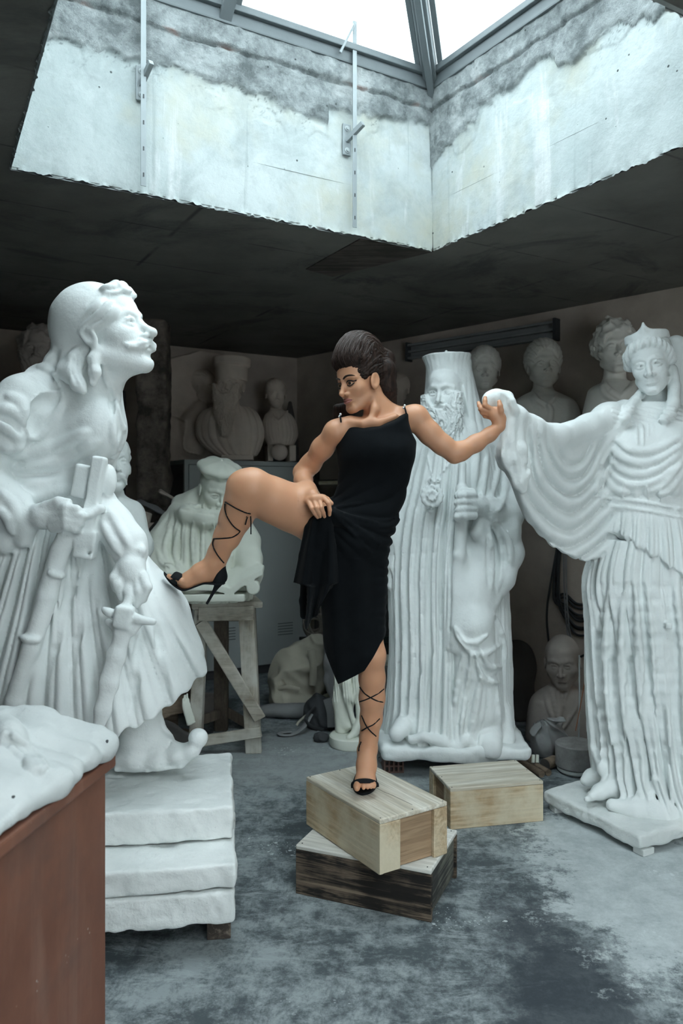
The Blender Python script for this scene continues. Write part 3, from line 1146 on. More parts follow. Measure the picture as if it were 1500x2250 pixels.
# ---------------------------------------------------------------- heads
def head_field(fem=False, jaw=1.0, nose=1.0, brow=1.0, cheek=1.0, ears=True, eyes='plain', mouth=1.0, lids=1.0, chin=1.0):
    """signed distance of a bare head, local units of head height: x to the head's right, y forward, z up"""
    def fn(x, y, z):
        ax = np.abs(x)
        w = 0.92 if fem else 1.0
        d = s_ell(x, y, z, (0, -.075, .13), (.335 * (0.97 if fem else 1), .405, .375))
        d = smin(d, s_ell(x, y, z, (0, .12, -.10), (.265 * w, .255, .38)), .10)
        d = smin(d, s_ell(x, y, z, (0, .155, .20), (.245, .205, .205)), .08)
        ja = (.205 * w * jaw, .01, -.265)
        d = smin(d, s_cone(ax, y, z, ja, (.055, .265, -.425), .085, .075), .09)
        d = smin(d, s_ell(x, y, z, (0, .285 * chin, -.425), (.085 * jaw, .085, .08)), .06)
        d = smin(d, s_ell(ax, y, z, (.185 * w, .20, -.115), (.085 * cheek, .10, .085)), .10)
        # brow
        bz = .075
        bl = (s_cone(ax, y, z, (.03, .345, bz - .012), (.115, .335, bz + .008), .030 * brow, .030 * brow))
        bl = np.minimum(bl, s_cone(ax, y, z, (.115, .335, bz + .008), (.215, .255, bz - .015), .030 * brow, .022 * brow))
        d = smin(d, bl, .055)
        # sockets, eyeballs and lids
        d = smax(d, -s_ell(ax, y, z, (.128, .385 if fem else .372, -.010), (.088, .075, .055)), .055)
        ec = (.126, .268, -.012)
        d = smin(d, s_ell(ax, y, z, ec, (.068, .068, .062)), .012)
        if lids > 0:
            r1 = .013 * lids
            up = [(.058, .322, -.022), (.088, .345, .012), (.128, .348, .022), (.168, .330, .010), (.196, .292, -.018)]
            lo = [(.058, .322, -.024), (.092, .333, -.042), (.130, .333, -.050), (.166, .318, -.042), (.196, .292, -.020)]
            for P, k in ((up, .016), (lo, .014)):
                for a, b in zip(P, P[1:]):
                    d = smin(d, s_cone(ax, y, z, a, b, r1, r1), k)
            if eyes == 'drilled':
                d = smax(d, -s_cone(ax, y, z, (.124, .345, -.008), (.124, .32, -.008), .017, .012), .01)
        # nose
        n = nose
        nb = s_cone(x, y, z, (0, .340, .045), (0, .385, -.06), .030, .033)
        nb = smin(nb, s_cone(x, y, z, (0, .385, -.06), (0, .335 + .105 * n, -.155), .033, .040), .03)
        nb = smin(nb, s_ell(x, y, z, (0, .335 + .108 * n, -.165), (.045, .042, .038)), .02)
        nb = smin(nb, s_ell(ax, y, z, (.055, .30 + .078 * n, -.180), (.034, .045, .032)), .025)
        d = smin(d, nb, .035)
        d = smax(d, -s_ell(ax, y, z, (.030, .32 + .085 * n, -.212), (.016, .026, .014)), .012)
        # mouth
        d = smin(d, s_ell(x, y, z, (0, .275, -.285), (.095, .09, .07) if fem else (.125, .095, .085)), .07)
        if mouth > 0:
            m = mouth
            mw = .105
            U = [(mw, .318, -.288), (.045, .358, -.268), (0, .362, -.276)]
            Lw = [(mw * .9, .320, -.296), (.045, .356, -.312), (0, .360, -.316)]
            for a, b in zip(U, U[1:]):
                d = smin(d, s_cone(ax, y, z, a, b, .012 * m, .020 * m), .018)
            for a, b in zip(Lw, Lw[1:]):
                d = smin(d, s_cone(ax, y, z, a, b, .012 * m, .024 * m), .018)
            for a, b in (((mw + .01, .325, -.290), (.045, .385, -.288)), ((.045, .385, -.288), (0, .39, -.291))):
                d = smax(d, -s_cone(ax, y, z, a, b, .006, .008), .012)
            d = smax(d, -s_ell(x, y, z, (0, .385, -.365), (.09, .045, .022)), .04)
        if ears:
            es = float(ears)
            xr, yr, zr = (ax - .335) / es, (y + .035) / es, (z + .055) / es
            yy, zz = yr * .94 + zr * .34, zr * .94 - yr * .34
            e = s_ell(xr - .012, yy, zz, (0, 0, 0), (.030, .080, .125))
            e = smax(e, -s_ell(xr - .045, yy - .006, zz, (0, 0, .01), (.030, .052, .088)), .02)
            e = smin(e, s_ell(xr - .008, yy, zz, (0, .052, -.015), (.018, .018, .03)), .02)
            d = smin(d, e * es, .02)
        return d
    return fn


def strands(u, along, n, seed, wob=0.35):
    """hair-lock ridges across u, wandering along the second coordinate; -1..1"""
    w = u * n * .55 + wob * n * 0.10 * vnoise(u, along, 0 * u, 4, seed) + 0.9 * vnoise(u * 2, along, 0 * u, 5, seed + 3)
    return 0.65 * ridge(w) + 0.35 * ridge(w * 2.3 + 0.3)


def hair_short(back=1.0, front_z=.30, vol=.05, seed=1, n=9, curl=0.0, recede=0.0, side=0.0):
    """cap of combed hair over the skull, leaving the face free"""
    def fn(x, y, z):
        d = s_ell(x, y, z, (0, -.085, .145), (.345 + vol * .7, .415 + vol * .6, .375 + vol))
        t = np.arctan2(x + side, z + .25)
        if curl:
            r = curl * vnoise(x, y, z, 9, seed) + curl * .6 * vnoise(x, y, z, 17, seed + 1)
        else:
            r = .016 * strands(t, y, n, seed)
        d = d - r
        # face opening and neck
        face = s_ell(x, y, z, (0, .42, -.12), (.285, .40, front_z + .12 + recede))
        d = smax(d, -face, .05)
        d = smax(d, s_cone(x, y, z, (0, -.9, -.35), (0, .05, .35), .52, .62) * 1.0, .04)
        d = smax(d, -s_ell(np.abs(x), y, z, (.36, .0, -.12), (.10, .10, .14)), .03)
        d = smax(d, -(z + .34), .03)
        return d
    return fn


def beard_long(top=-.26, bottom=-1.0, width=.24, depth=.15, tip=.05, seed=2, n=8, y0=.20, lean=0.0):
    def fn(x, y, z):
        t = np.clip((top - z) / (top - bottom), 0, 1)
        wd = width * (1 - t) ** 0.55 + tip
        dp = depth * (1 - .35 * t)
        yc = y0 + .03 * np.sin(t * 3) + lean * t
        q = np.sqrt((x / wd) ** 2 + ((y - yc) / dp) ** 2) + 1e-6
        d = (q - 1) * np.minimum(wd, dp) * .8
        a = np.arctan2(x / wd, (y - yc) / dp)
        d = d - .022 * strands(a + .15 * np.sin(z * 9), z, n, seed)
        d = smax(d, z - top - .22 * np.clip(np.abs(x) / width, 0, 1) ** 2 * 1.3, .04)
        d = smax(d, bottom - z + .0 * x, .05)
        return d
    return fn


def beard_cheeks(seed=3, n=14):
    """hair of cheeks and jaw joining the beard"""
    def fn(x, y, z):
        ax = np.abs(x)
        d = s_cone(ax, y, z, (.225, .03, -.10), (.175, .13, -.30), .055, .075)
        d = smin(d, s_cone(ax, y, z, (.175, .13, -.30), (.05, .27, -.43), .075, .10), .06)
        return d - .013 * strands(np.arctan2(x, y + .1) * 1.2, z, n, seed)
    return fn


def moustache(w=.17, drop=.10, r=.035, seed=5):
    def fn(x, y, z):
        ax = np.abs(x)
        d = s_cone(ax, y, z, (.01, .385, -.232), (w * .55, .36, -.262), r * .8, r)
        d = smin(d, s_cone(ax, y, z, (w * .55, .36, -.262), (w, .30, -.262 - drop), r, r * .35), .03)
        return d - .006 * ridge(z * 16 + ax * 5)
    return fn


def put_head(S, c, s, yaw, pitch, roll, parts, k=0.06, ext=1.0, neck=None):
    """union a list of local fields (or (field, k) pairs) as one head into the sculpt"""
    R = rot3(yaw, pitch, roll)

    def fn(x, y, z):
        d = None
        for p in parts:
            f, kk = p if isinstance(p, tuple) else (p, .02)
            v = f(x, y, z)
            d = v if d is None else smin(d, v, kk)
        return d
    S.local(fn, c, R, s, ext, k * s)

    def to_world(p):
        return np.asarray(c, float) + R @ (np.asarray(p, float) * s)
    return to_world


def cap_field(p):
    """chain of points (x, y, z, r) in head units"""
    def fn(x, y, z):
        d = None
        for a, b in zip(p, p[1:]):
            v = s_cone(x, y, z, a[:3], b[:3], a[3], b[3])
            d = v if d is None else smin(d, v, .03)
        return d
    return fn


def col_interp(v, xs, ys):
    return np.interp(np.asarray(v).ravel(), xs, ys).astype(np.float32)


# ---------------------------------------------------------------- the woman
def woman():
    skin, nt, b = mat('skin')
    n = N(nt)
    col = n.mix(n.noise(9, 4), (0.52, 0.255, 0.145), (0.60, 0.315, 0.19))
    nt.links.new(col, b.inputs['Base Color'])
    b.inputs['Roughness'].default_value = 0.42
    b.inputs['Specular IOR Level'].default_value = 0.35
    b.inputs['Subsurface Weight'].default_value = 0.12
    b.inputs['Subsurface Radius'].default_value = (0.02, 0.008, 0.004)
    b.inputs['Subsurface Scale'].default_value = 0.3
    nt.links.new(n.bump(n.noise(220, 2), 0.05, 0.002), b.inputs['Normal'])
    D = 3.15
    root = thing('person', 'woman in a black dress with one sandalled foot raised, reaching for the crowned statue\'s fist', 'person', W(800, 1735, D))
    root.location.z = 0.399
    S = Sculpt((-.76, 2.74, .385), (.70, 3.50, 2.24), 0.0042,
               fx=((-.155, -.02, .002), (.0, .17, .002), (.54, .70, .0021)), fy=((2.98, 3.32, .0026),),
               fz=((1.49, 1.60, .0022), (1.86, 2.20, .0021), (.39, .46, .0022)))
    # torso, mostly under the dress
    S.chain([(785, 1165, 3.21, 46), (805, 1090, 3.21, 44), (822, 1015, 3.20, 46), (828, 965, 3.20, 44)], .04)
    S.chain([(756, 941, 3.17, 19), (795, 943, 3.18, 21), (855, 934, 3.21, 24), (900, 920, 3.21, 23)], .04)
    S.chain([(768, 926, 3.125, 4), (796, 930, 3.115, 4), (830, 928, 3.12, 4), (868, 914, 3.15, 4)], .03)       # collar bones
    S.chain([(800, 985, 3.135, 26), (870, 985, 3.15, 26)], .05)
    # neck
    S.chain([(834, 928, 3.21, 31), (827, 897, 3.20, 25), (814, 855, 3.20, 23)], .03)
    S.chain([(884, 914, 3.23, 13), (852, 899, 3.23, 15)], .05)
    S.chain([(822, 872, 3.15, 4), (822, 900, 3.135, 4), (812, 922, 3.12, 4)], .03)
    # her left arm, towards the statue
    S.chain([(900, 921, 3.20, 24), (914, 917, 3.20, 24.5), (944, 952, 3.20, 22.5), (975, 979, 3.205, 20), (998, 995, 3.21, 18)], .03)
    S.chain([(996, 1000, 3.21, 16), (1012, 992, 3.22, 19), (1045, 974, 3.235, 17.5), (1075, 955, 3.245, 14), (1096, 938, 3.25, 12.5)], .025)
    S.chain([(930, 945, 3.19, 13), (962, 978, 3.195, 11)], .03)
    S.ell(W(998, 1007, 3.21), (.016, .016, .016), .02)
    # her left hand closing on the plaster fist
    hz = 3.245
    S.chain([(1097, 934, hz, 12), (1096, 920, hz, 14), (1091, 906, hz - .005, 13)], .012, ys=.75)
    S.chain([(1095, 926, hz, 10), (1083, 910, hz - .006, 11), (1078, 903, hz - .008, 9)], .012, ys=.8)
    S.chain([(1099, 918, hz - .008, 8), (1100, 903, hz - .022, 6.6), (1098.5, 892, hz - .026, 6), (1096.5, 883, hz - .020, 4.8)], .004)       # thumb
    S.chain([(1080, 901, hz - .010, 6.4), (1065, 890, hz - .022, 5.6), (1065, 881, hz - .018, 5), (1065.5, 874, hz - .008, 4.2)], .004)
    S.chain([(1076, 905, hz - .006, 6.4), (1057, 898, hz - .012, 5.4), (1053, 891, hz - .004, 4.8), (1051, 885, hz + .008, 4.0)], .004)
    S.chain([(1075, 911, hz - .002, 6), (1059, 906, hz + .000, 5), (1055, 899, hz + .012, 4.6), (1055, 893, hz + .022, 4)], .004)
    S.chain([(1078, 917, hz + .004, 5.6), (1065, 914, hz + .010, 4.6), (1060, 908, hz + .020, 4.2), (1060, 902, hz + .028, 3.6)], .004)
    # her right arm
    S.chain([(768, 935, 3.16, 20), (737, 948, 3.15, 22.5), (708, 985, 3.21, 22), (682, 1020, 3.28, 20), (665, 1036, 3.31, 19)], .03)
    S.chain([(664, 1040, 3.30, 19), (666, 1056, 3.24, 18.5), (676, 1075, 3.14, 16), (686, 1088, 3.05, 13.5)], .025)
    h = 3.015
    S.chain([(686, 1089, 3.035, 12.5), (694, 1098, h, 12.5)], .012, ys=.8)
    S.chain([(680, 1099, h, 7.5), (690, 1097, h - .006, 8), (701, 1096, h - .006, 8), (711, 1094, h, 7.5)], .012)
    S.chain([(677.5, 1101, h - .004, 6), (684.5, 1117, h - .036, 5), (691, 1128, h - .030, 4.4), (697.5, 1137, h - .016, 3.6)], .003)
    S.chain([(688.5, 1098, h - .006, 6.2), (695.5, 1116, h - .040, 5.3), (700, 1127, h - .032, 4.6), (703, 1135, h - .018, 3.8)], .003)
    S.chain([(700, 1097, h - .006, 6.2), (706, 1116, h - .040, 5.4), (710, 1127, h - .030, 4.7), (712.5, 1135, h - .016, 3.9)], .003)
    S.chain([(711, 1094, h - .002, 6.2), (721.5, 1106, h - .030, 5.5), (724, 1120, h - .026, 4.8), (723.5, 1131, h - .012, 4.0)], .003)
    S.chain([(706, 1092, h + .010, 7), (718, 1097, h + .010, 5.8), (728, 1106, h + .002, 4.8)], .005)      # thumb
    # raised leg
    S.chain([(775, 1172, 3.21, 46), (700, 1146, 3.165, 48), (640, 1116, 3.11, 46.5), (596, 1097, 3.06, 44), (555, 1075, 3.02, 42)], .05)
    S.chain([(553, 1068, 2.995, 38.5), (540, 1078, 3.0, 37), (527, 1106, 3.02, 31.5), (514, 1140, 3.05, 29), (497, 1180, 3.08, 24.5), (480, 1216, 3.11, 20.5), (470, 1238, 3.12, 19.5)], .035)
    S.chain([(545, 1105, 3.035, 22), (531, 1140, 3.065, 18), (508, 1185, 3.09, 14)], .03)
    S.ell(W(524, 1063, 2.99), (.030, .032, .034), .04)
    S.ell(W(470, 1241, 3.085), (.014, .012, .014), .02)
    S.chain([(476, 1240, 3.12, 17), (479, 1263, 3.12, 15.5)], .02)
    S.chain([(466, 1242, 3.12, 19), (440, 1258, 3.115, 19), (412, 1276, 3.11, 16), (402, 1279, 3.11, 13.5)], .025, ys=1.15)
    S.chain([(468, 1262, 3.12, 14), (436, 1272, 3.115, 11)], .02)
    for i, (ox, oy, dz, r) in enumerate(((0, 0, -.030, 6.2), (1, 1, -.013, 4.8), (3, 2, .002, 4.5), (6, 4, .016, 4.2), (9, 6, .029, 4))):
        S.chain([(398 + ox, 1277 + oy, 3.11 + dz, r + 2), (382 + ox, 1272 + oy * .5, 3.11 + dz, r), (371 + ox * 1.6, 1265.5 + oy, 3.11 + dz, r * .85)], .005)
    # standing leg and foot
    S.chain([(795, 1170, 3.23, 46), (800, 1290, 3.20, 38), (808, 1390, 3.17, 29), (816, 1440, 3.15, 28), (817, 1490, 3.17, 25.5), (817, 1535, 3.185, 25),
             (815, 1580, 3.20, 21), (810, 1620, 3.21, 17), (808, 1650, 3.215, 17)], .035)
    S.chain([(820, 1500, 3.205, 18), (818, 1545, 3.215, 17), (813, 1600, 3.225, 11)], .03)
    S.ell(W(794, 1648, 3.21), (.012, .012, .014), .02)
    S.ell(W(820, 1644, 3.215), (.012, .012, .014), .02)
    S.chain([(806, 1655, 3.225, 16), (806, 1674, 3.255, 14.5)], .02)
    S.chain([(806, 1652, 3.20, 17.5), (805, 1680, 3.165, 19.5), (803, 1705, 3.13, 20.5)], .03)
    S.chain([(792, 1712, 3.115, 11), (812, 1712, 3.115, 11)], .02)
    S.chain([(789, 1716, 3.11, 10), (784, 1727, 3.075, 7.5), (784, 1732, 3.055, 6.6)], .006)
    for x0, x1, r in ((797, 798.5, 5.2), (806, 807.5, 4.9), (813, 815, 4.7), (819, 821.5, 4.4)):
        S.chain([(x0, 1717, 3.115, r + 2.5), (x1, 1725, 3.082, r), (x1, 1731 - (x1 - 798) * .08, 3.065 + (x1 - 798) * .0007, r * .85)], .005)
    # head
    hc, hs, hr = W(789, 839, 3.185), .238, (-49, -11, 5)
    HW = put_head(S, hc, hs, *hr, [head_field(fem=True, nose=1.05, brow=.75, cheek=1.05, mouth=1.15, lids=.7, jaw=1.0, ears=1.22)], .05)
    S.apply(lambda x, y, z: .4115 - z, op='and')
    laces = {}
    for key, pts in (
        ('stand', [[(790, 1510), (800, 1523), (814, 1533), (828, 1540), (841, 1543)], [(790, 1542), (802, 1538), (816, 1532), (832, 1523), (843, 1514)],
                   [(794, 1572), (802, 1591), (812, 1605), (826, 1618)], [(794, 1606), (806, 1599), (820, 1592), (834, 1579)], [(793, 1630), (789, 1641), (788, 1650)]]),
        ('raised', [[(494, 1103), (506, 1110), (522, 1119), (538, 1126), (550, 1129)], [(494, 1106), (494, 1120), (499, 1136), (509, 1152), (518, 1161), (527, 1167)],
                    [(527, 1168), (520, 1175), (508, 1181), (490, 1183), (469, 1184)], [(469, 1184), (467, 1193), (469, 1203), (476, 1217), (484, 1228), (492, 1237)]])):
        laces[key] = []
        for line in pts:
            P = smooth_pts(line, 5)
            near = 2.8 if key == 'raised' else 2.9
            d = [S.front(px, py, near) for px, py in P]
            dd = [v for v in d if v is not None]
            d = [v if v is not None else None for v in d]
            for i in range(len(d)):
                if d[i] is None or abs(d[i] - np.median(dd)) > .05:
                    j = min((j for j in range(len(d)) if d[j] is not None and abs(d[j] - np.median(dd)) <= .05), key=lambda j: abs(j - i))
                    d[i] = d[j] + .012
            laces[key].append([W(px, py, v - .001) for (px, py), v in zip(P, d)])
    body = link('body', S.mesh('body'), skin, root)
    # --- face paint, eyes
    R = rot3(*hr)
    m_white = plain('eye_white', (0.75, 0.74, 0.72), 0.25, 0.02)
    m_iris = plain('dark_iris', (0.03, 0.02, 0.015), 0.15, 0.1)
    m_kohl = plain('kohl', (0.015, 0.012, 0.012), 0.6, 0.1)
    m_brow = plain('brow_hair', (0.03, 0.02, 0.016), 0.8, 0.3, 60)
    m_lip = plain('lip_colour', (0.36, 0.135, 0.115), 0.4, 0.1, 30)
    for sx in (-1, 1):
        bm = bmesh.new()
        bmesh.ops.create_uvsphere(bm, u_segments=24, v_segments=16, radius=.0655 * hs)
        bmesh.ops.translate(bm, verts=bm.verts, vec=Vector(HW((sx * .126, .272, -.014))))
        e = link('eyeball', bm_mesh(bm, smooth=True), m_white, root)
        gd = np.array([.10, 1, .04]); gd = gd / np.linalg.norm(gd)
        bm = bmesh.new()
        bmesh.ops.create_uvsphere(bm, u_segments=20, v_segments=12, radius=.0350 * hs)
        cc = HW(np.array((sx * .126, .272, -.014)) + gd * .0655 * .72)
        bmesh.ops.translate(bm, verts=bm.verts, vec=Vector(cc))
        link('iris', bm_mesh(bm, smooth=True), m_iris, e)
        up = [(.050, .330, -.028), (.072, .345, .002), (.100, .356, .019), (.130, .356, .026), (.165, .338, .018), (.198, .300, .000), (.228, .262, .012)]
        lo = [(.056, .330, -.030), (.092, .342, -.050), (.130, .342, -.057), (.166, .326, -.050), (.200, .294, -.020)]
        tube_obj('eyeliner', [HW((sx * p[0], p[1], p[2])) for p in up], np.array([.3, .7, 1.0, 1.15, 1.15, .9, .2]).repeat(6)[:37] * .0045, m_kohl, root, 8, .5)
        tube_obj('eyeliner', [HW((sx * p[0], p[1], p[2])) for p in lo], .0028, m_kohl, root, 6)
        br = [(.040, .372, .075), (.085, .374, .100), (.135, .356, .112), (.185, .312, .105), (.225, .262, .080)]
        tube_obj('eyebrow', [HW((sx * p[0], p[1], p[2])) for p in br], np.interp(np.linspace(0, 1, 25), [0, .3, .7, 1], [.0048, .0062, .0050, .0014]), m_brow, root, 8, .6)
    for nm, P, r in (('upper_lip', [(-.104, .330, -.289), (-.045, .378, -.268), (0, .386, -.275), (.045, .378, -.268), (.104, .330, -.289)], .0050),
                     ('lower_lip', [(-.092, .332, -.298), (-.045, .374, -.313), (0, .382, -.318), (.045, .374, -.313), (.092, .332, -.298)], .0062)):
        rr = r * np.interp(np.linspace(0, 1, 25), [0, .3, .5, .7, 1], [.35, 1, 1.05, 1, .35])
        tube_obj(nm, [HW(p) for p in P], rr, m_lip, root, 10, .9)
    # --- hair: swept-up crown, long tail behind the neck
    hm, nt, b = mat('dark_brown_hair')
    n = N(nt)
    v = n.mapping((60, 60, 6), (0, .5, 0))
    col = n.mix(n.ramp(n.noise(1.6, 5, .7, .6, v), [(.35, 0), (.7, 1)]), (0.006, 0.004, 0.0035), (0.045, 0.026, 0.020))
    nt.links.new(col, b.inputs['Base Color'])
    b.inputs['Roughness'].default_value = 0.55
    b.inputs['Specular IOR Level'].default_value = 0.15
    nt.links.new(n.bump(n.noise(2.2, 4, .7, .5, v), 0.6, 0.004), b.inputs['Normal'])
    H = Sculpt((-.06, 2.96, 1.72), (.26, 3.46, 2.30), 0.0032)
    dh = 3.20

    def pouf(x, y, z):
        d = s_ell(x, y, z, (0, -.10, .18), (.365, .43, .40))
        d = smin(d, s_ell(x, y, z, (0, -.13, .47), (.335, .43, .37)), .12)
        d = smin(d, s_ell(x, y, z, (0, .19, .40), (.26, .20, .17)), .12)
        d = smin(d, s_ell(x, y, z, (0, -.42, .22), (.27, .24, .42)), .12)
        u = np.arctan2(x, z - .05) + .5 * y
        d = d - .018 * strands(u + .12 * np.sin(y * 5), y, 11, 4) - .014 * vnoise(x, y, z, 6, 8)
        face = s_ell(x, y, z, (0, .47, -.19), (.43, .43, .45))
        d = smax(d, -face, .05)
        ear = s_ell(np.abs(x), y, z, (.38, .02, -.09), (.13, .105, .16))
        d = smax(d, -ear, .04)
        d = smax(d, -(z + .30 + .9 * np.maximum(y + .25, 0)), .06)
        return d
    H.local(pouf, hc, R, hs, 1.2, 0)
    tail = [(846, 790, dh + .07, 22), (848, 825, dh + .07, 20), (850, 860, dh + .07, 15), (854, 895, dh + .08, 10), (856, 930, dh + .09, 6)]
    H.chain(tail, .03, ys=1.3)
    H.chain([(843, 842, dh + .01, 15), (851, 868, dh + .02, 12), (857, 888, dh + .03, 8), (858, 905, dh + .05, 4)], .02)
    H.chain([(850, 810, dh + .0, 17), (852, 850, dh + .02, 14), (858, 884, dh + .04, 8)], .03)
    H.apply(lambda x, y, z: -.003 * ridge(np.arctan2(x - .18, y - 3.2) * 7 + .6 * vnoise(x, y, z, 9, 3)), (.13, 3.0, 1.72), (.26, 3.46, 2.03), op='disp')
    # locks on the far side of the throat
    for k in range(5):
        H.chain([(800 - 6 * k, 872 + 4 * k, dh + .09, 9), (768 - 7 * k, 905 - 2 * k, dh + .10, 8), (752 - 5 * k, 925 + 2 * k, dh + .11, 5), (742 - 3 * k, 945 + 3 * k, dh + .12, 2.5)], .01)
    hair = link('hair', H.mesh('hair'), hm, root)
    # combed strands swept from the hairline over the crown
    rnd = random.Random(11)
    bm = bmesh.new()
    rr = np.linspace(.15, 1.1, 120)
    for i in range(420):
        x0 = rnd.uniform(-.36, .36)
        tilt = rnd.uniform(-.25, .25)
        a0 = rnd.uniform(.12, 1.2); a1 = a0 + rnd.uniform(.9, 2.2)
        P = []
        for t in np.linspace(0, 1, 7):
            a = a0 + (a1 - a0) * t
            xx = x0 * (1 - .15 * t) + tilt * .12 * math.sin(t * 3)
            yy = -.10 + rr * math.cos(a); zz = .22 + rr * math.sin(a)
            v = pouf(np.full(120, xx), yy, zz)
            h = np.nonzero(v < 0)[0]
            if len(h) and h[-1] < 119:
                P.append(HW((xx, yy[h[-1]] + .012 * math.cos(a), zz[h[-1]] + .012 * math.sin(a))))
        if len(P) >= 4:
            m_ = len(smooth_pts(P, 3))
            add_vf(bm, *tube_mesh(smooth_pts(P, 3), np.interp(np.linspace(0, 1, m_), [0, .2, .8, 1], [.0004, .0012, .0012, .0003]), 4))
    hs2, nt, b = mat('brown_hair_strands')
    n = N(nt)
    nt.links.new(n.mix(n.noise(25, 3), (0.007, 0.0045, 0.004), (0.075, 0.042, 0.032)), b.inputs['Base Color'])
    b.inputs['Roughness'].default_value = 0.42
    b.inputs['Specular IOR Level'].default_value = 0.35
    link('strands', bm_mesh(bm, smooth=True), hs2, hair)
    # stray hairs round the back of the head
    rnd = random.Random(5)
    bm = bmesh.new()
    for i in range(240):
        a = rnd.uniform(-.3, 1.0)
        s0 = np.array([rnd.uniform(-.30, .30), -.36 - .16 * rnd.random(), rnd.uniform(-.25, .50)])
        if s0[2] > .3:
            s0[1] = rnd.uniform(-.5, .15); s0[2] = rnd.uniform(.50, .60) - abs(s0[1] + .1) * .25
        o = np.array([rnd.uniform(-.2, .2), -.5, .25 if s0[2] > .3 else -.5])
        P = [HW(s0 + o * t * rnd.uniform(.12, .30) + np.array([0, 0, -.12]) * t * t + np.array([rnd.uniform(-.012, .012) for _ in range(3)])) for t in (0, .35, .7, 1)]
        add_vf(bm, *tube_mesh(smooth_pts(P, 3), .00028, 3))
    link('flyaway_hair', bm_mesh(bm), hm, hair)

    # --- dress
    dm, nt, b = mat('black_velvet')
    n = N(nt)
    nt.links.new(n.mix(n.noise(25, 4), (0.0030, 0.0038, 0.0048), (0.007, 0.0085, 0.010)), b.inputs['Base Color'])
    b.inputs['Roughness'].default_value = 0.9
    b.inputs['Specular IOR Level'].default_value = 0.08
    b.inputs['Sheen Weight'].default_value = 0.05
    b.inputs['Sheen Roughness'].default_value = 0.4
    nt.links.new(n.bump(n.noise(300, 2), 0.15, 0.002), b.inputs['Normal'])
    G = Sculpt((-.24, 2.86, .80), (.33, 3.40, 1.97), 0.0042)

    def tfold(th, z, x, y):
        # ruched pulls fanning out from the gathered hip
        px = x + .05; pz = z - 1.52
        a = np.arctan2(pz, np.maximum(px + .06, .01))
        fan = .006 * ridge(a * 4.2 + .4 * vnoise(x, y, z, 7, 3)) * np.exp(-((z - 1.50) / .14) ** 2)
        ruc = .006 * ridge(z * 26 + .5 * vnoise(x, y, z, 12, 5)) * np.exp(-((x - .21) / .05) ** 2) * (z < 1.50)
        low = .004 * np.sin(x * 60 + z * 3) * (z < 1.35)
        up = .0035 * np.sin(z * 42 + x * 18 + 2 * vnoise(x, y, z, 5, 9)) * np.exp(-((z - 1.83) / .08) ** 2)
        return fan + ruc + low + up
    G.loft([(890, 752, 905, .04, .095), (925, 750, 903, .04, .10), (945, 743, 911, .04, .105), (968, 737, 917, .035, .115), (988, 738, 916, .03, .122), (1010, 741, 912, .03, .118),
            (1035, 743, 905, .04, .10), (1062, 741, 899, .045, .092), (1090, 735, 892, .045, .092), (1115, 726, 884, .04, .10), (1140, 716, 876, .03, .11),
            (1166, 704, 866, .02, .12), (1195, 696, 858, .02, .125), (1230, 694, 852, .03, .122), (1280, 698, 849, .035, .118), (1330, 702, 845, .04, .112), (1380, 706, 841, .04, .105), (1430, 710, 838, .04, .10), (1520, 735, 836, .04, .09)],
           D, 0, tfold)
    for ch in ([(785, 1165, 3.21, 50), (805, 1090, 3.21, 48), (822, 1015, 3.20, 50), (828, 965, 3.20, 47)], [(800, 985, 3.135, 29), (870, 985, 3.15, 29)],
               [(795, 1170, 3.23, 50), (800, 1290, 3.20, 42), (808, 1390, 3.17, 33), (816, 1440, 3.15, 32), (817, 1500, 3.17, 29)]):
        G.chain(ch, .03)
    # neckline and armholes
    ncx = [(730, 935), (750, 927), (770, 930), (800, 932), (835, 928), (868, 918), (893, 906), (910, 900)]
    nx = [(p[0] - 750) * 3.09 / F for p in ncx]; nz = [CH - (p[1] - HY) * 3.09 / F for p in ncx]
    G.apply(lambda x, y, z: z - np.interp(np.asarray(x).ravel(), nx, nz).astype(np.float32)[:, None, None] - np.clip((y - 3.15) * .35, -.02, .03), (-.24, 2.86, 1.80), (.33, 3.40, 1.97), .012, 'and')
    for c in (W(722, 945, 3.16), W(925, 935, 3.20)):
        G.ell(c, (.048, .12, .062), .02, 'cut')
    # slanting hem
    hx_ = [(p[0] - 750) * 3.09 / F for p in [(700, 1425), (712, 1440), (742, 1509), (801, 1475), (836, 1418), (860, 1390)]]
    hz_ = [CH - (p[1] - HY) * 3.09 / F for p in [(700, 1425), (712, 1440), (742, 1509), (801, 1475), (836, 1418), (860, 1390)]]
    G.apply(lambda x, y, z: np.interp(np.asarray(x).ravel(), hx_, hz_).astype(np.float32)[:, None, None] - z, (-.24, 2.86, .80), (.33, 3.40, 1.30), .004, 'and')
    # the cloth over the raised thigh
    G.chain([(775, 1172, 3.21, 54), (722, 1155, 3.18, 52), (712, 1150, 3.172, 51)], .04)
    G.chain([(716, 1118, 3.01, 6), (735, 1135, 3.05, 14), (775, 1150, 3.09, 16)], .03)
    # pulls running from the fist across the hip
    for e in ((760, 1112, 800, 1105), (770, 1135, 830, 1150), (770, 1150, 850, 1205), (758, 1155, 815, 1215)):
        G.stroke([(722, 1120), (e[0], e[1]), (e[2], e[3])], .0065, .2)
    link('dress', G.mesh('dress'), dm, root)
    # hanging end of the skirt bunched in her right hand
    K = Sculpt((-.24, 2.86, 1.02), (.03, 3.26, 1.60), 0.0036)

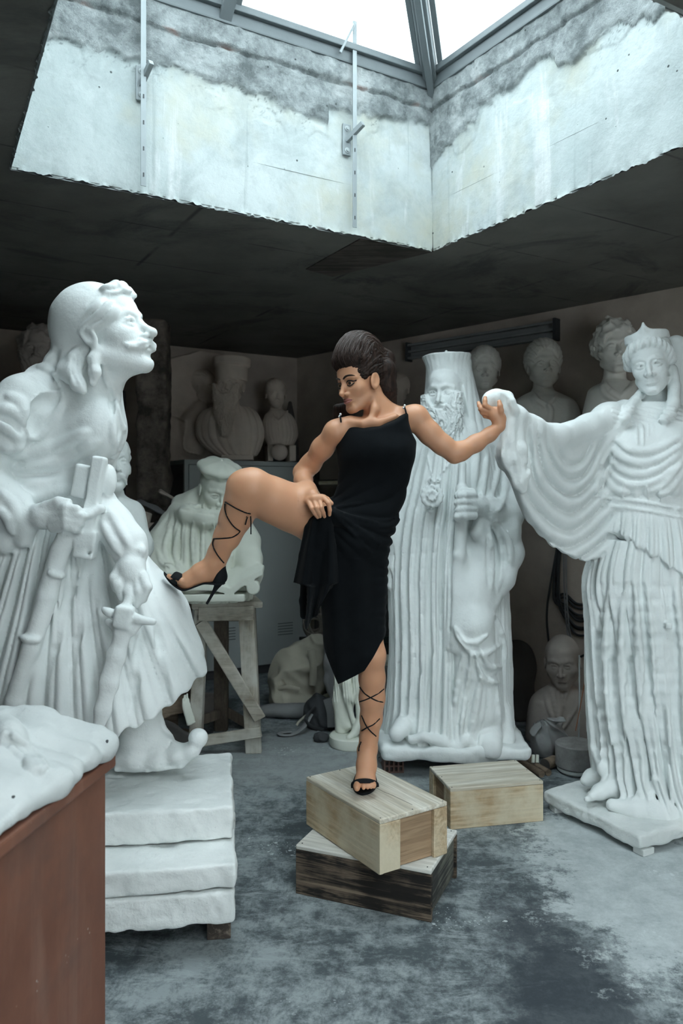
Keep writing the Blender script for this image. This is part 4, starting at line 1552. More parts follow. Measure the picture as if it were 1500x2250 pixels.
    def drape(x, y, z):
        # fan of folds hanging from the fist; u runs 0..1 across
        t = np.clip((1.545 - z) / .52, 0, 1)
        zl = [1.02, 1.10, 1.14, 1.24, 1.25, 1.40, 1.50, 1.56]
        xl = [-.162, -.157, -.150, -.150, -.190, -.155, -.125, -.06]
        xr = [-.09, -.075, -.07, -.03, -.008, -.02, -.035, -.04]
        zf = np.asarray(z).ravel()
        a = np.interp(zf, zl, xl).astype(np.float32)[None, None, :]; c = np.interp(zf, zl, xr).astype(np.float32)[None, None, :]
        u = (x - a) / np.maximum(c - a, .01)
        amp = .008 + .040 * t
        yc = 3.025 + .05 * t + amp * np.sin(u * 2 * PI * 2.1 + 1.0) + .012 * np.sin(u * 17 + 2)
        d = np.abs(y - yc) * (1 - .45 * t) - .0055
        d = smax(d, a - x, .006); d = smax(d, x - c, .006)
        bot = 1.085 + .10 * np.clip(u - .35, 0, 1) + .07 * np.clip((u - .62) * 4, 0, 1) + .012 * np.sin(u * 15)
        bot = np.where(u < .12, 1.235, bot)
        return smax(smax(d, bot - z, .004), z - 1.55, .01)
    K.apply(drape, k=0)
    K.chain([(716, 1120, 3.02, 5), (712, 1150, 3.035, 13), (704, 1190, 3.06, 20)], .02)
    K.chain([(690, 1150, 3.05, 12), (680, 1200, 3.07, 12), (672, 1260, 3.09, 11), (668, 1320, 3.11, 10), (668, 1352, 3.115, 9)], .012)
    K.chain([(700, 1150, 3.05, 12), (694, 1220, 3.06, 12), (690, 1300, 3.10, 14), (688, 1345, 3.11, 12)], .012)
    K.chain([(680, 1160, 3.06, 12), (668, 1220, 3.08, 10), (660, 1270, 3.09, 8)], .012)
    link('gathered_skirt_end', K.mesh('gathered_skirt_end'), dm, root)
    m_bead = plain('crystal_bead', (0.72, 0.74, 0.76), 0.15, 0.1, 200, 0, 0.3, 0.6)
    for pts in ([(749, 928, 3.095), (748, 920, 3.10), (747, 913, 3.125), (748, 909, 3.16)], [(892, 908, 3.13), (890, 899, 3.145), (888, 894, 3.165), (888, 891, 3.20)]):
        st = tube_obj('shoulder_strap', [W(*p) for p in pts], .0035, dm, root)
        c = W(pts[2][0], pts[2][1] - 1, pts[2][2] - .008)
        for o in (-.006, .003):
            bm = bmesh.new()
            bmesh.ops.create_icosphere(bm, subdivisions=2, radius=.0055)
            bmesh.ops.translate(bm, verts=bm.verts, vec=Vector(c + np.array([o * .4, 0, o])))
            link('bead', bm_mesh(bm, smooth=True), m_bead, st)

    # --- sandals
    ms = plain('black_suede', (0.010, 0.011, 0.013), 0.85, 0.2, 40, 0.1, 0, 0.15)
    mp = plain('pearl', (0.72, 0.72, 0.70), 0.25, 0.05, 60, 0, 0.1, 0.6)

    def pearls(parent, pts, r=.0032):
        P = smooth_pts(pts, 12)
        seg = np.r_[0, np.cumsum(np.linalg.norm(np.diff(P, axis=0), axis=1))]
        k = int(seg[-1] / (r * 2.35))
        bm = bmesh.new()
        for s in np.linspace(0, seg[-1], k):
            p = [np.interp(s, seg, P[:, i]) for i in range(3)]
            r1 = bmesh.ops.create_icosphere(bm, subdivisions=1, radius=r)
            bmesh.ops.translate(bm, verts=r1['verts'], vec=Vector(p))
        return link('pearl_trim', bm_mesh(bm, smooth=True), mp, parent)
    # raised foot: sole outline in side view, swept across the foot's width
    sole = [(493, 1281, .020), (480, 1281.5, .024), (466, 1281, .025), (450, 1280.5, .025), (436, 1285, .029), (420, 1291, .034), (407, 1294.5, .037), (396, 1290.5, .038), (384, 1282.5, .036), (372, 1272, .028), (362, 1260.5, .013), (360, 1257, .004)]
    sr = thing('sandal', None, None, W(420, 1285, 3.11))
    sr.parent = root; sr.location = sr.location - root.location
    P = smooth_pts(sole, 4)
    bm = bmesh.new()
    rows = []
    for px, py, hw in P:
        c = W(px, py, 3.112)
        row = []
        for s, o in ((-1, .002), (1, .002), (1, -.0045), (-1, -.0045)):
            row.append(bm.verts.new((c[0], c[1] + s * hw, c[2] + o)))
        rows.append(row)
    for A, B in zip(rows, rows[1:]):
        for i in range(4):
            bm.faces.new((A[i], A[(i + 1) % 4], B[(i + 1) % 4], B[i]))
    bm.faces.new(rows[0]); bm.faces.new(rows[-1][::-1])
    so = link('sole', bm_mesh(bm, smooth=True, angle=.7), ms, sr)
    pearls(so, [W(p[0], p[1] + 1.5, 3.112 - p[2] - .0025) for p in sole])
    # heel counter and stiletto
    Q = Sculpt((-.55, 3.04, 1.14), (-.43, 3.19, 1.36), .0026)
    Q.chain([(476, 1240, 3.12, 19.5), (479.5, 1263, 3.12, 18)], .0, ys=1.0)
    Q.chain([(482, 1270, 3.12, 15), (478, 1279, 3.12, 13)], .02)

    def front_cut(x, y, z):
        # keep only what lies behind a line rising towards the heel
        ax_, az_ = W(466, 1281, 3.12)[[0, 2]]; bx_, bz_ = W(491, 1238, 3.12)[[0, 2]]
        nx_, nz_ = (bz_ - az_), -(bx_ - ax_)
        l = math.hypot(nx_, nz_)
        return -((x - ax_) * nx_ + (z - az_) * nz_) / l
    Q.apply(front_cut, op='and', k=.004)
    Q.apply(lambda x, y, z: (W(0, 1285, 3.12)[2] - z), op='and', k=.002)
    link('heel_counter', Q.mesh('heel_counter'), ms, sr)
    tube_obj('stiletto_heel', [W(479, 1282, 3.122), W(474, 1292, 3.122), (W(466, 1306, 3.122)), W(454, 1327, 3.122)], np.interp(np.linspace(0, 1, 19), [0, .3, .6, 1], [.0165, .0105, .0062, .0052]), ms, sr, 12)
    q = [(381, 1281, 3.112, -.040), (383, 1272, 3.112, -.046), (391, 1263, 3.112, -.030), (396, 1261, 3.112, 0.0), (394, 1266, 3.112, .030), (392, 1278, 3.112, .040), (393, 1286, 3.112, .041)]
    tube_obj('toe_strap', [W(a, b_, d + o) for a, b_, d, o in q], .0185, ms, sr, 10, .20, up=(.45, 0, .9))
    for l in laces['raised']:
        tube_obj('ankle_lace', l, .0027, ms, sr, 6, n=0)
    for l in ([(549, 1128, 3.0), (543, 1138, 2.995), (539, 1153, 3.0)], [(550, 1129, 3.0), (551, 1145, 3.0), (551, 1174, 3.0)], [(549, 1128, 3.0), (541, 1136, 2.99), (546, 1128, 2.99)]):
        tube_obj('lace_end', [W(*p) for p in l], .0026, ms, sr, 6)
    # standing foot
    sr = thing('sandal', None, None, W(802, 1735, 3.1))
    sr.parent = root; sr.location = sr.location - root.location
    zc = .4030
    bm = bmesh.new()
    out = [(775, 1722), (775.5, 1733), (781, 1742), (790, 1747), (799, 1748), (811, 1745), (821, 1738), (827, 1729), (828, 1720), (824, 1706), (818, 1697), (790, 1697), (781, 1706)]
    out = smooth_pts([WZ(*p, zc) for p in out] + [WZ(*out[0], zc)], 4)[:-1]
    for lo, hi in ((.0005, .0095),):
        A = [bm.verts.new((p[0], p[1], zc + lo)) for p in out]; B = [bm.verts.new((p[0], p[1], zc + hi)) for p in out]
        bm.faces.new(A[::-1]); bm.faces.new(B)
        for i in range(len(A)):
            j = (i + 1) % len(A)
            bm.faces.new((A[i], A[j], B[j], B[i]))
    so = link('sole', bm_mesh(bm), ms, sr)
    fr = [(776, 1731), (782, 1741), (790, 1746), (799, 1747), (811, 1744), (821, 1737), (826, 1730)]
    pearls(so, [WZ(*p, zc) + np.array([0, -.001, .005]) for p in fr])
    # shank rising to the heel
    sh = [WZ(803, 1700, .4) + np.array([0, 0, .004]), W(805, 1702, 3.20), W(805, 1692, 3.245), W(805, 1690, 3.285)]
    tube_obj('shank', sh, .024, ms, sr, 10, .15, up=(0, 0, 1))
    hp = W(805, 1690, 3.275)
    tube_obj('stiletto_heel', [hp, hp * .5 + np.array([hp[0], 3.27, .40]) * .5, (hp[0], 3.27, .4022)], [.014] * 4 + [.009] * 4 + [.0052] * 5, ms, sr, 10)
    Q = Sculpt((.05, 3.15, .46), (.16, 3.34, .62), .003)
    Q.chain([(806, 1655, 3.230, 18.5), (806, 1676, 3.26, 17.2)], 0)
    Q.apply(lambda x, y, z: (3.232 - y) - (z - .5) * .1, op='and', k=.004)
    link('heel_counter', Q.mesh('heel_counter'), ms, sr)
    tube_obj('toe_strap', [W(776, 1731, 3.10), W(776.5, 1722, 3.095), W(785, 1717, 3.083), W(801, 1715.5, 3.080), W(816, 1717, 3.088), W(826, 1722, 3.10), W(827, 1729, 3.105)], .0095, ms, sr, 10, .30, up=(0, -.75, .65))
    for l in laces['stand']:
        tube_obj('ankle_lace', l, .0027, ms, sr, 6, n=0)


woman()
# ---------------------------------------------------------------- plaster statues
def queen():
    D = 3.92
    root = thing('statue', 'white plaster statue of a crowned woman in a draped gown holding out one fist', 'statue', (1.50, 3.95, .03), 0)
    S = Sculpt((.54, 3.16, .09), (2.02, 4.30, 2.50), .0062, fx=((1.34, 1.70, .0033), (1.16, 1.34, .0045)), fy=((3.60, 3.98, .005),), fz=((2.06, 2.50, .0034), (.09, .24, .0042)))

    def skirt_fold(th, z, x, y):
        w = th * 3.4 + .25 * np.sin(z * 2.2 + th * 2) + .5 * vnoise(th * 1.2, z * .6, 0 * x, 1.5, 4)
        a = .012 + .016 * np.clip((1.2 - z) / 1.1, 0, 1)
        return a * (ridge(w) + .45 * ridge(w * 2.13 + .3)) + .004 * vnoise(th * 9, z, 0 * x, 3, 8)

    S.loft([(1185, 1316, 1530, 0, .20), (1270, 1288, 1560, 0, .225), (1360, 1292, 1570, -.01, .235), (1530, 1300, 1585, -.01, .245), (1620, 1308, 1595, -.01, .25), (1690, 1316, 1605, -.01, .255), (1738, 1330, 1622, -.02, .265), (1775, 1345, 1640, -.02, .28), (1800, 1360, 1650, -.02, .28)],
           D, 0, skirt_fold)
    # bodice
    S.loft([(885, 1396, 1480, .02, .10), (905, 1362, 1520, .02, .13), (930, 1348, 1555, .01, .155), (965, 1333, 1562, -.01, .18), (1010, 1320, 1556, -.02, .195), (1050, 1314, 1550, -.02, .20), (1082, 1317, 1540, -.015, .195), (1100, 1324, 1530, 0, .18), (1125, 1324, 1530, 0, .18)],
           D, .03, lambda th, z, x, y: .006 * np.sin(th * 24 + z * 14) * np.exp(-((z - 1.60) / .05) ** 2))
    for cx in (1384, 1468):
        S.ell(W(cx, 985, D - .115), (.095, .085, .095), .07)
    # belt
    S.loft([(1088, 1318, 1540, 0, .195), (1122, 1318, 1540, 0, .195)], D, 0)
    # apron of cloth under the belt with a scalloped edge
    hp = [(1268, 1250), (1280, 1246), (1294, 1238), (1322, 1195), (1338, 1180), (1353, 1169), (1368, 1172), (1383, 1183), (1409, 1209), (1443, 1226), (1474, 1252), (1510, 1275), (1600, 1270)]
    hx = [(p[0] - 750) * 3.72 / F for p in hp]; hz = [z_at(p[1], 3.72) for p in hp]

    def pep(x, y, z):
        zf = np.asarray(z).ravel()
        t = np.clip((1.53 - zf) / .38, 0, 1)
        h = (.245 + .075 * t).astype(np.float32)[None, None, :]; v = (.195 + .065 * t).astype(np.float32)[None, None, :]
        cx = 1.545
        dx, dy = x - cx, y - D
        th = np.arctan2(dx / h, -dy / v)
        q = np.sqrt((dx / h) ** 2 + (dy / v) ** 2) + 1e-6
        f = .012 * (ridge(th * 4.2 + .3 * np.sin(z * 8)) + .5 * ridge(th * 9.1 + .2)) * np.clip((1.55 - z) * 5, 0, 1)
        d = (q - 1) * np.minimum(h, v) - f
        ze = col_interp(x, hx, hz)[:, None, None] + .010 * np.sin(th * 26) + .004 * np.sin(th * 61)
        ze = np.where(dy > 0.05, 1.24, ze)
        return smax(smax(d, ze - z, .012), z - 1.54, .01)
    S.apply(pep, (1.15, 3.5, 1.15), (2.0, 4.3, 1.57), .004)
    # outstretched arm and hanging sleeve
    S.chain([(1372, 912, 3.90, 34), (1335, 918, 3.84, 30), (1290, 940, 3.74, 27), (1215, 962, 3.56, 27), (1165, 940, 3.44, 24), (1130, 912, 3.35, 19), (1112, 896, 3.31, 17)], .05)
    T = np.array([(1094, 3.30, 1000, 1006), (1100, 3.31, 975, 1018), (1115, 3.34, 945, 1036), (1135, 3.38, 915, 1085), (1150, 3.42, 918, 1130), (1180, 3.48, 938, 1170), (1215, 3.56, 950, 1200), (1250, 3.65, 942, 1222), (1280, 3.74, 932, 1234), (1310, 3.82, 920, 1228), (1345, 3.88, 910, 1190)], float)
    tx = (T[:, 0] - 750) * T[:, 1] / F
    tt = CH - (T[:, 2] - HY) * T[:, 1] / F; tb = CH - (T[:, 3] - HY) * T[:, 1] / F

    def sleeve(x, y, z):
        a, b_, yc = (col_interp(x, tx, v)[:, None, None] for v in (tt, tb, T[:, 1]))
        u = np.clip((z - b_) / np.maximum(a - b_, .02), 0, 1)
        x0, z0 = 1.075, 1.94
        r = np.sqrt(((x - x0) / .62) ** 2 + ((z - z0) / .95) ** 2)
        w = r * 13 + .5 * vnoise(x, 0 * y, z, 5, 2)
        f = .017 * ridge(w) * np.clip((r - .10) * 8, 0, 1) * np.clip((1.2 - u) * 2.5, 0, 1)
        hh = .030 + .035 * u
        d = np.abs(y - yc - .03) * .78 - hh - f
        d = smax(d, b_ - z + .004 * np.sin(x * 90), .02)
        return smax(smax(smax(d, z - a - .005, .03), x - 1.42, .03), tx[0] - x, .02)
    S.apply(sleeve, (.58, 3.2, 1.22), (1.45, 4.05, 2.02), .035)
    # front flap of the sleeve mouth, turned back
    S.chain([(1122, 925, 3.31, 14), (1116, 965, 3.305, 13), (1122, 1010, 3.31, 13), (1138, 1060, 3.33, 13), (1146, 1078, 3.335, 8)], .02)
    S.chain([(1132, 930, 3.33, 13), (1142, 985, 3.33, 13), (1152, 1040, 3.345, 11), (1150, 1074, 3.345, 7)], .02)
    S.chain([(1110, 960, 3.31, 10), (1101, 985, 3.31, 10), (1100, 1006, 3.315, 6)], .02)
    for P in ([(1124, 940), (1122, 1000), (1140, 1070)], [(1160, 950), (1162, 1000), (1158, 1045)], [(1108, 960), (1106, 1000)]):
        S.stroke(P, .012, op='cut', sink=.5)
    # fist
    S.box(W(1094, 885, 3.325), (.056, .05, .044), .03, .02)
    S.chain([(1076, 880, 3.31, 17), (1092, 873, 3.305, 17), (1114, 874, 3.315, 16)], .02)
    S.chain([(1105, 873, 3.285, 8), (1122, 882, 3.285, 11), (1128, 900, 3.295, 12), (1124, 918, 3.31, 10)], .012)
    S.ell(W(1100, 908, 3.33), (.04, .04, .035), .02)
    S.stroke([(1104, 868), (1112, 878), (1108, 886)], .006, op='cut')
    S.stroke([(1110, 886), (1118, 900), (1116, 915)], .006, op='cut')
    # neck
    S.chain([(1446, 915, 3.95, 38), (1442, 888, 3.96, 27), (1438, 850, 3.97, 26)], .05)
    # --- head
    hs = .30
    hc = W(1428, 800, 3.90)
    hr = (-26, -8, 7)

    def hair(x, y, z):
        d = s_ell(x, y, z, (0, -.10, .16), (.375, .44, .41))
        u = np.arctan2(x, y + .15)
        roll = None
        for a, b_ in zip([(-.32, .02, .02), (-.30, .14, .17), (-.19, .26, .30), (0, .315, .345), (.19, .26, .30), (.30, .14, .17)], [(-.30, .14, .17), (-.19, .26, .30), (0, .315, .345), (.19, .26, .30), (.30, .14, .17), (.32, .02, .02)]):
            v = s_cone(x, y, z, a, b_, .085, .085)
            roll = v if roll is None else np.minimum(roll, v)
        roll = roll - .012 * ridge(u * 5.5 + z * 3) - .005 * ridge(u * 14)
        d = d - .010 * strands(x * 2.2, z, 7, 6)
        face = s_ell(x, y, z, (0, .42, -.14), (.30, .40, .40))
        d = smax(d, -face, .03)
        d = smax(d, -(z + .33), .04)
        d = smin(d, roll, .03)
        # coil behind
        return smin(d, s_ell(x, y, z, (0, -.46, .05), (.24, .17, .24)), .08)

    def diadem(x, y, z):
        r = np.sqrt((x / .88) ** 2 + (y + .06) ** 2)
        th = np.arctan2(x, y + .06)
        top = .565 + .022 * np.exp(-(th / .3) ** 2) - .045 * np.abs(th)
        R0 = .375 - .10 * (z - .45)
        d = np.abs(r - R0) - .024
        return smax(smax(d, z - top, .02), .37 + .05 * np.abs(th) * (np.abs(th) > .6) * 0 - z, .02) * .9
    put_head(S, hc, hs, *hr, [head_field(fem=True, nose=.98, brow=.7, lids=1.4, eyes='drilled', mouth=.85, cheek=1.0, ears=False), (hair, .02), (diadem, .008)], .05)
    HWq = lambda p: hc + rot3(*hr) @ (np.asarray(p) * hs)
    S.chain3([HWq((0, .29, .56)), HWq((0, .27, .66))], [.018, .010], .02)
    # long plaits on both shoulders
    for P in ([(1408, 862, 3.96, 9), (1395, 880, 3.88, 11), (1381, 900, 3.80, 13), (1372, 914, 3.775, 12), (1366, 918, 3.77, 9)],
              [(1476, 812, 3.90, 12), (1481, 850, 3.86, 13), (1479, 885, 3.81, 14), (1470, 910, 3.775, 14), (1458, 922, 3.755, 11)],
              [(1494, 820, 3.97, 14), (1499, 870, 3.95, 15), (1504, 930, 3.90, 16)], [(1484, 760, 3.98, 24), (1492, 810, 3.99, 20), (1504, 870, 3.99, 22)]):
        S.chain(P, .012)
    lo, hi = W(1355, 925, 3.7), W(1520, 800, 4.0)
    S.apply(lambda x, y, z: -.004 * ridge(z * 38 + x * 12), (lo[0], 3.68, lo[2]), (hi[0], 3.87, 2.02), op='disp')
    # --- folds traced on the gown
    S.strokes([[(1352, 962), (1378, 985), (1410, 992), (1448, 984), (1490, 962)], [(1343, 985), (1370, 1008), (1408, 1017), (1448, 1008), (1492, 982)],
               [(1338, 1006), (1366, 1032), (1404, 1042), (1444, 1030), (1490, 1000)], [(1334, 1030), (1360, 1056), (1396, 1066), (1440, 1056), (1480, 1030)],
               [(1330, 1050), (1352, 1074), (1380, 1082)], [(1500, 1010), (1460, 1062), (1430, 1078)], [(1500, 1035), (1472, 1074), (1450, 1088)]], .0105, sink=.75, k=.02)
    S.strokes([[(1350, 974), (1376, 997), (1410, 1005), (1448, 996), (1490, 972)], [(1340, 996), (1368, 1021), (1406, 1030), (1446, 1020), (1490, 991)],
               [(1336, 1018), (1362, 1045), (1400, 1055), (1442, 1044), (1486, 1015)]], .006, op='cut', sink=.2)
    S.strokes([[(1396, 925), (1398, 950), (1400, 975)], [(1410, 932), (1412, 955), (1413, 980)], [(1424, 930), (1424, 955)], [(1436, 925), (1434, 950)]], .007, sink=.2)
    S.strokes([[(1384, 915), (1362, 945), (1338, 980), (1322, 1010), (1312, 1050), (1308, 1085)], [(1376, 915), (1350, 945), (1326, 978), (1310, 1010)]], .014, sink=.3)
    S.strokes([[(1350, 1000), (1330, 1040), (1322, 1080)], [(1372, 1060), (1366, 1090)], [(1420, 1070), (1424, 1100)], [(1450, 1085), (1452, 1105)]], .008, sink=.2)
    S.stroke([(1320, 1093), (1350, 1096), (1400, 1101), (1450, 1110), (1500, 1120)], .007, sink=.0, taper=False)
    S.stroke([(1320, 1110), (1350, 1113), (1400, 1119), (1450, 1128), (1500, 1138)], .007, sink=.0, taper=False)
    for x0, x1, x2 in ((1322, 1316, 1330), (1356, 1350, 1362), (1384, 1388, 1400), (1410, 1424, 1432), (1440, 1452, 1458), (1470, 1486, 1492)):
        S.stroke([(x0, 1290), (x1, 1430), (x1 + 2, 1560), (x2, 1700)], .016, op='cut', sink=.1, k=.03)
        S.stroke([(x0 + 14, 1300), (x1 + 14, 1450), (x2 + 13, 1640)], .013, sink=.3)
    S.strokes([[(1300, 1640), (1320, 1680), (1318, 1715)], [(1400, 1740), (1390, 1772)], [(1440, 1700), (1430, 1760), (1452, 1790)], [(1470, 1700), (1478, 1780)]], .016, sink=.3)
    # hem lying on the base
    S.chain([(1345, 1768, 3.72, 14), (1395, 1782, 3.68, 16), (1450, 1790, 3.66, 18), (1510, 1795, 3.68, 18)], .05)
    # feet in sandals
    S.chain([(1348, 1725, 3.82, 24), (1318, 1740, 3.79, 15), (1299, 1749, 3.77, 9)], .03)
    for k, (a, b_) in enumerate(((1288, 1755), (1290, 1748), (1294, 1743), (1299, 1739))):
        S.chain([(a + 12, b_ - 2, 3.775 + .02 * k, 7), (a, b_ + 1, 3.765 + .025 * k, 5.5 - .5 * k)], .006)
    S.chain([(1330, 1700, 3.95, 22), (1300, 1708, 3.93, 16), (1284, 1716, 3.92, 9)], .03)
    # broken-off armature stub
    S.box(W(1467, 1374, 3.66), (.016, .02, .016), .004, .006)
    S.noise(.0018, 28, 3)
    S.noise(.0035, 7, 5)
    link('figure', S.mesh('queen'), M_PLASTER, root)
    # base slab
    A = np.array([1.036, 4.00]); B = np.array([1.315, 3.465]); u = (B - A) / np.linalg.norm(B - A); v = np.array([-u[1], u[0]])
    L = np.linalg.norm(B - A); c = (A + B) / 2 + v * .38
    R = np.array([[u[0], v[0], 0], [u[1], v[1], 0], [0, 0, 1]])
    G = Sculpt((.95, 3.3, .01), (2.25, 4.45, .14), .006)
    G.box((c[0], c[1], .062), (L / 2 + .01, .39, .032), .012, R=R)
    G.noise(.010, 9, 11); G.noise(.004, 30, 12)
    # dust and plaster heaped under the figure
    G.ell((1.55, 3.92, .075), (.40, .36, .035), .03)
    G.ell((1.22, 3.93, .085), (.10, .09, .02), .03)
    link('base', G.mesh('queen_base'), M_SLAB, root)
    bm = bmesh.new()
    bm_box(bm, (1.345, 3.50, .015), (.07, .06, .029), .5, .004)
    t = link('shim', bm_mesh(bm), M_SLAB, root)
    bm = bmesh.new()
    bm_box(bm, (1.10, 3.97, .014), (.08, .06, .027), .2, .004)
    link('shim', bm_mesh(bm), M_SLAB, root)
    bm = bmesh.new()
    bm_box(bm, (1.9, 3.95, .014), (.12, .12, .027), .2, .004)
    link('shim', bm_mesh(bm), M_SLAB, root)


queen()


def bishop():
    D = 4.75
    root = thing('statue', 'white plaster statue of a bearded bishop with tall veiled hat and medallion', 'statue', (.65, 4.75, .08), 0)
    S = Sculpt((.16, 4.28, .12), (1.28, 5.18, 2.52), .0068, fx=((.48, .80, .004),), fz=((1.85, 2.52, .0042),))

    def fold(th, z, x, y):
        # long straight pleats on the left, broken folds on the right
        w = th * 4.6 + .10 * np.sin(z * 2.5) + .35 * vnoise(th * 1.3, z * .35, 0 * x, 1.5, 7)
        left = np.clip((.76 - x) / .12, 0, 1)
        a = (.006 + .012 * left) * np.clip((2.0 - z) / .5, .2, 1)
        return a * (ridge(w) + .5 * ridge(w * 2.2 + .2))
    S.loft([(905, 955, 1035, .03, .15), (925, 930, 1062, .03, .20), (960, 918, 1082, .02, .24), (1027, 900, 1100, .01, .265), (1113, 880, 1112, .0, .28), (1178, 868, 1113, .0, .285), (1250, 862, 1114, .0, .285),
            (1330, 862, 1117, .0, .285), (1433, 862, 1121, .0, .29), (1530, 856, 1123, .0, .30), (1600, 848, 1127, -.01, .32), (1650, 852, 1129, -.02, .33)], D, 0, fold)
    # arms in wide sleeves
    S.chain([(1062, 950, 4.76, 40), (1100, 1020, 4.74, 42), (1122, 1100, 4.68, 38), (1116, 1130, 4.60, 32), (1075, 1122, 4.47, 24), (1050, 1112, 4.42, 20)], .05)
    S.chain([(1075, 1125, 4.50, 22), (1110, 1165, 4.56, 30), (1118, 1215, 4.58, 30), (1100, 1270, 4.55, 28), (1076, 1320, 4.52, 18), (1066, 1340, 4.50, 10)], .04)
    S.chain([(1064, 1130, 4.46, 14), (1062, 1190, 4.46, 14), (1066, 1260, 4.47, 14), (1070, 1320, 4.49, 12)], .03)
    S.chain([(1055, 1135, 4.44, 12), (1048, 1170, 4.43, 14), (1058, 1186, 4.43, 9)], .02)
    S.chain([(905, 965, 4.74, 34), (880, 1080, 4.72, 30), (868, 1180, 4.70, 22), (862, 1240, 4.70, 14), (858, 1285, 4.70, 8)], .04)
    # hand with the staff
    S.chain([(1052, 1110, 4.41, 20), (1030, 1104, 4.385, 22)], .02)
    for k in range(4):
        y0 = 1090 + 15 * k
        S.chain([(1040, y0 - 2, 4.36, 9), (1020, y0 - 3, 4.33, 9.5), (1006, y0 - 1, 4.345, 8.5), (1003, y0, 4.37, 7)], .005)
    S.chain([(1036, 1082, 4.375, 10), (1016, 1079, 4.355, 9), (1008, 1084, 4.35, 8)], .008)
    S.chain([(1016, 1020, 4.42, 8), (1015, 1076, 4.39, 10)], .006)
    S.chain([(1014, 1076, 4.385, 15), (1014, 1080, 4.385, 15)], .004)
    S.chain([(1014, 1140, 4.40, 13), (1008, 1220, 4.42, 13), (998, 1330, 4.44, 13), (992, 1420, 4.445, 12)], .02)
    # bent knee under the cloth
    S.chain([(1036, 1215, 4.55, 36), (1032, 1300, 4.50, 38), (1035, 1370, 4.47, 40), (1044, 1440, 4.50, 36), (1062, 1560, 4.52, 34)], .08)
    S.noise(.0, 1)
    # head
    hs, hc, hr = .345, W(980, 864, 4.66), (-27, -2, 2)

    def hat(x, y, z):
        t = np.clip((z - .14) / .52, 0, 1)
        r = .370 - .03 * np.sin(t * PI) + .06 * t ** 2.5
        q = np.sqrt((x / r) ** 2 + ((y + .10) / (r * 1.08)) ** 2) + 1e-6
        d = (q - 1) * r - .006 * ridge(np.arctan2(x, y + .07) * 4) * t
        top = .66 - .0 * x
        d = smax(smax(d, z - top - .03 * np.maximum(0, 1 - q), .02), .13 - z, .02)
        return smin(d, s_cone(x, y, z, (0, -.10, .64), (0, -.10, .73), .05, .03), .05)

    def veil(x, y, z):
        # cloth falling from the hat down the back and over the shoulders
        t = np.clip((.45 - z) / 1.15, 0, 1)
        r = .40 + .14 * t + .10 * t * t
        q = np.sqrt((x / r) ** 2 + ((y + .18 + .12 * t) / (r * .95)) ** 2) + 1e-6
        d = (q - 1) * r
        d = d - .016 * ridge(np.arctan2(x, y + .16) * 3.5 + z) * t
        front = s_ell(x, y, z, (0, .46, -.42), (.56 + .05 * t, .52, 1.05))
        d = smax(d, -front, .04)
        return smax(smax(d, z - .60, .05), -.78 - z, .05)
    put_head(S, hc, hs, *hr, [head_field(nose=1.1, brow=1.5, ears=False, lids=1.3, mouth=0), (hat, .01), (veil, .02), (beard_cheeks(3, 8), .03),
                              (beard_long(-.29, -1.20, .25, .19, .10, 5, 7, .25, .0), .03), (moustache(.19, .13, .045), .015)], .06, ext=1.3)
    S.stroke([(955, 884), (965, 893), (982, 905)], .006, op='cut')
    # traced folds
    S.strokes([[(1096, 1010), (1088, 1060), (1075, 1100)], [(1112, 1040), (1108, 1090), (1096, 1120)], [(1070, 1000), (1062, 1060), (1058, 1095)], [(1050, 960), (1046, 1020), (1042, 1075)]], .014, sink=.2)
    S.strokes([[(1078, 1140), (1096, 1180), (1104, 1240), (1092, 1300)], [(1092, 1145), (1116, 1190), (1122, 1240)], [(1070, 1150), (1080, 1210), (1080, 1290)]], .015, sink=.2)
    S.strokes([[(1086, 1150), (1108, 1210), (1108, 1262)], [(1072, 1160), (1072, 1230), (1074, 1290)], [(1103, 1150), (1128, 1200)]], .009, op='cut')
    S.strokes([[(1000, 1380), (1015, 1405), (1040, 1412), (1070, 1396)], [(1008, 1400), (1036, 1432), (1066, 1436), (1096, 1418)], [(1050, 1420), (1074, 1462), (1100, 1466)], [(1046, 1440), (1062, 1490), (1094, 1500)],
               [(1085, 1350), (1104, 1400), (1110, 1460)], [(1035, 1440), (1022, 1520), (1012, 1610)], [(1056, 1490), (1044, 1560), (1032, 1625)], [(1090, 1510), (1094, 1580), (1086, 1616)], [(1016, 1440), (1000, 1540), (990, 1640)]], .014, sink=.15)
    S.strokes([[(1004, 1392), (1020, 1418), (1046, 1424)], [(1048, 1430), (1066, 1476), (1092, 1484)], [(1028, 1450), (1012, 1540), (1002, 1630)], [(1074, 1480), (1070, 1560), (1060, 1606)]], .010, op='cut', sink=.3)
    for x0, x1 in ((880, 868), (902, 890), (925, 912), (948, 935), (968, 958), (985, 980)):
        S.stroke([(x0 + 18, 1080), (x0 + 4, 1250), (x0, 1420), (x1, 1620)], .010, op='cut', sink=.2)
    # medallion
    S.chain([(949, 1089, 4.46, 17), (949, 1089.5, 4.455, 17)], .008)
    c = W(949, 1089, 4.44)
    d0 = S.front(949, 1089)
    for k in range(12):
        a = 2 * PI * k / 12
        S.ell(W(949 + 20 * math.cos(a), 1089 + 20 * math.sin(a), d0 + .004), (.019, .016, .019), .004)
    S.ell(W(949, 1089, d0 - .006), (.040, .016, .040), .004)
    for a in np.arange(8) * PI / 4:
        S.ell(W(949 + 9.5 * math.cos(a), 1089 + 9.5 * math.sin(a), d0 - .020), (.011, .010, .011), .003)
    S.stroke([(949, 1068), (942, 1058), (946, 1052), (954, 1060), (962, 1052), (965, 1058), (954, 1062)], .006, sink=.0)
    S.strokes([[(938, 1000), (943, 1025), (950, 1050)], [(996, 1005), (978, 1030), (958, 1052)]], .005, sink=.0, taper=False)
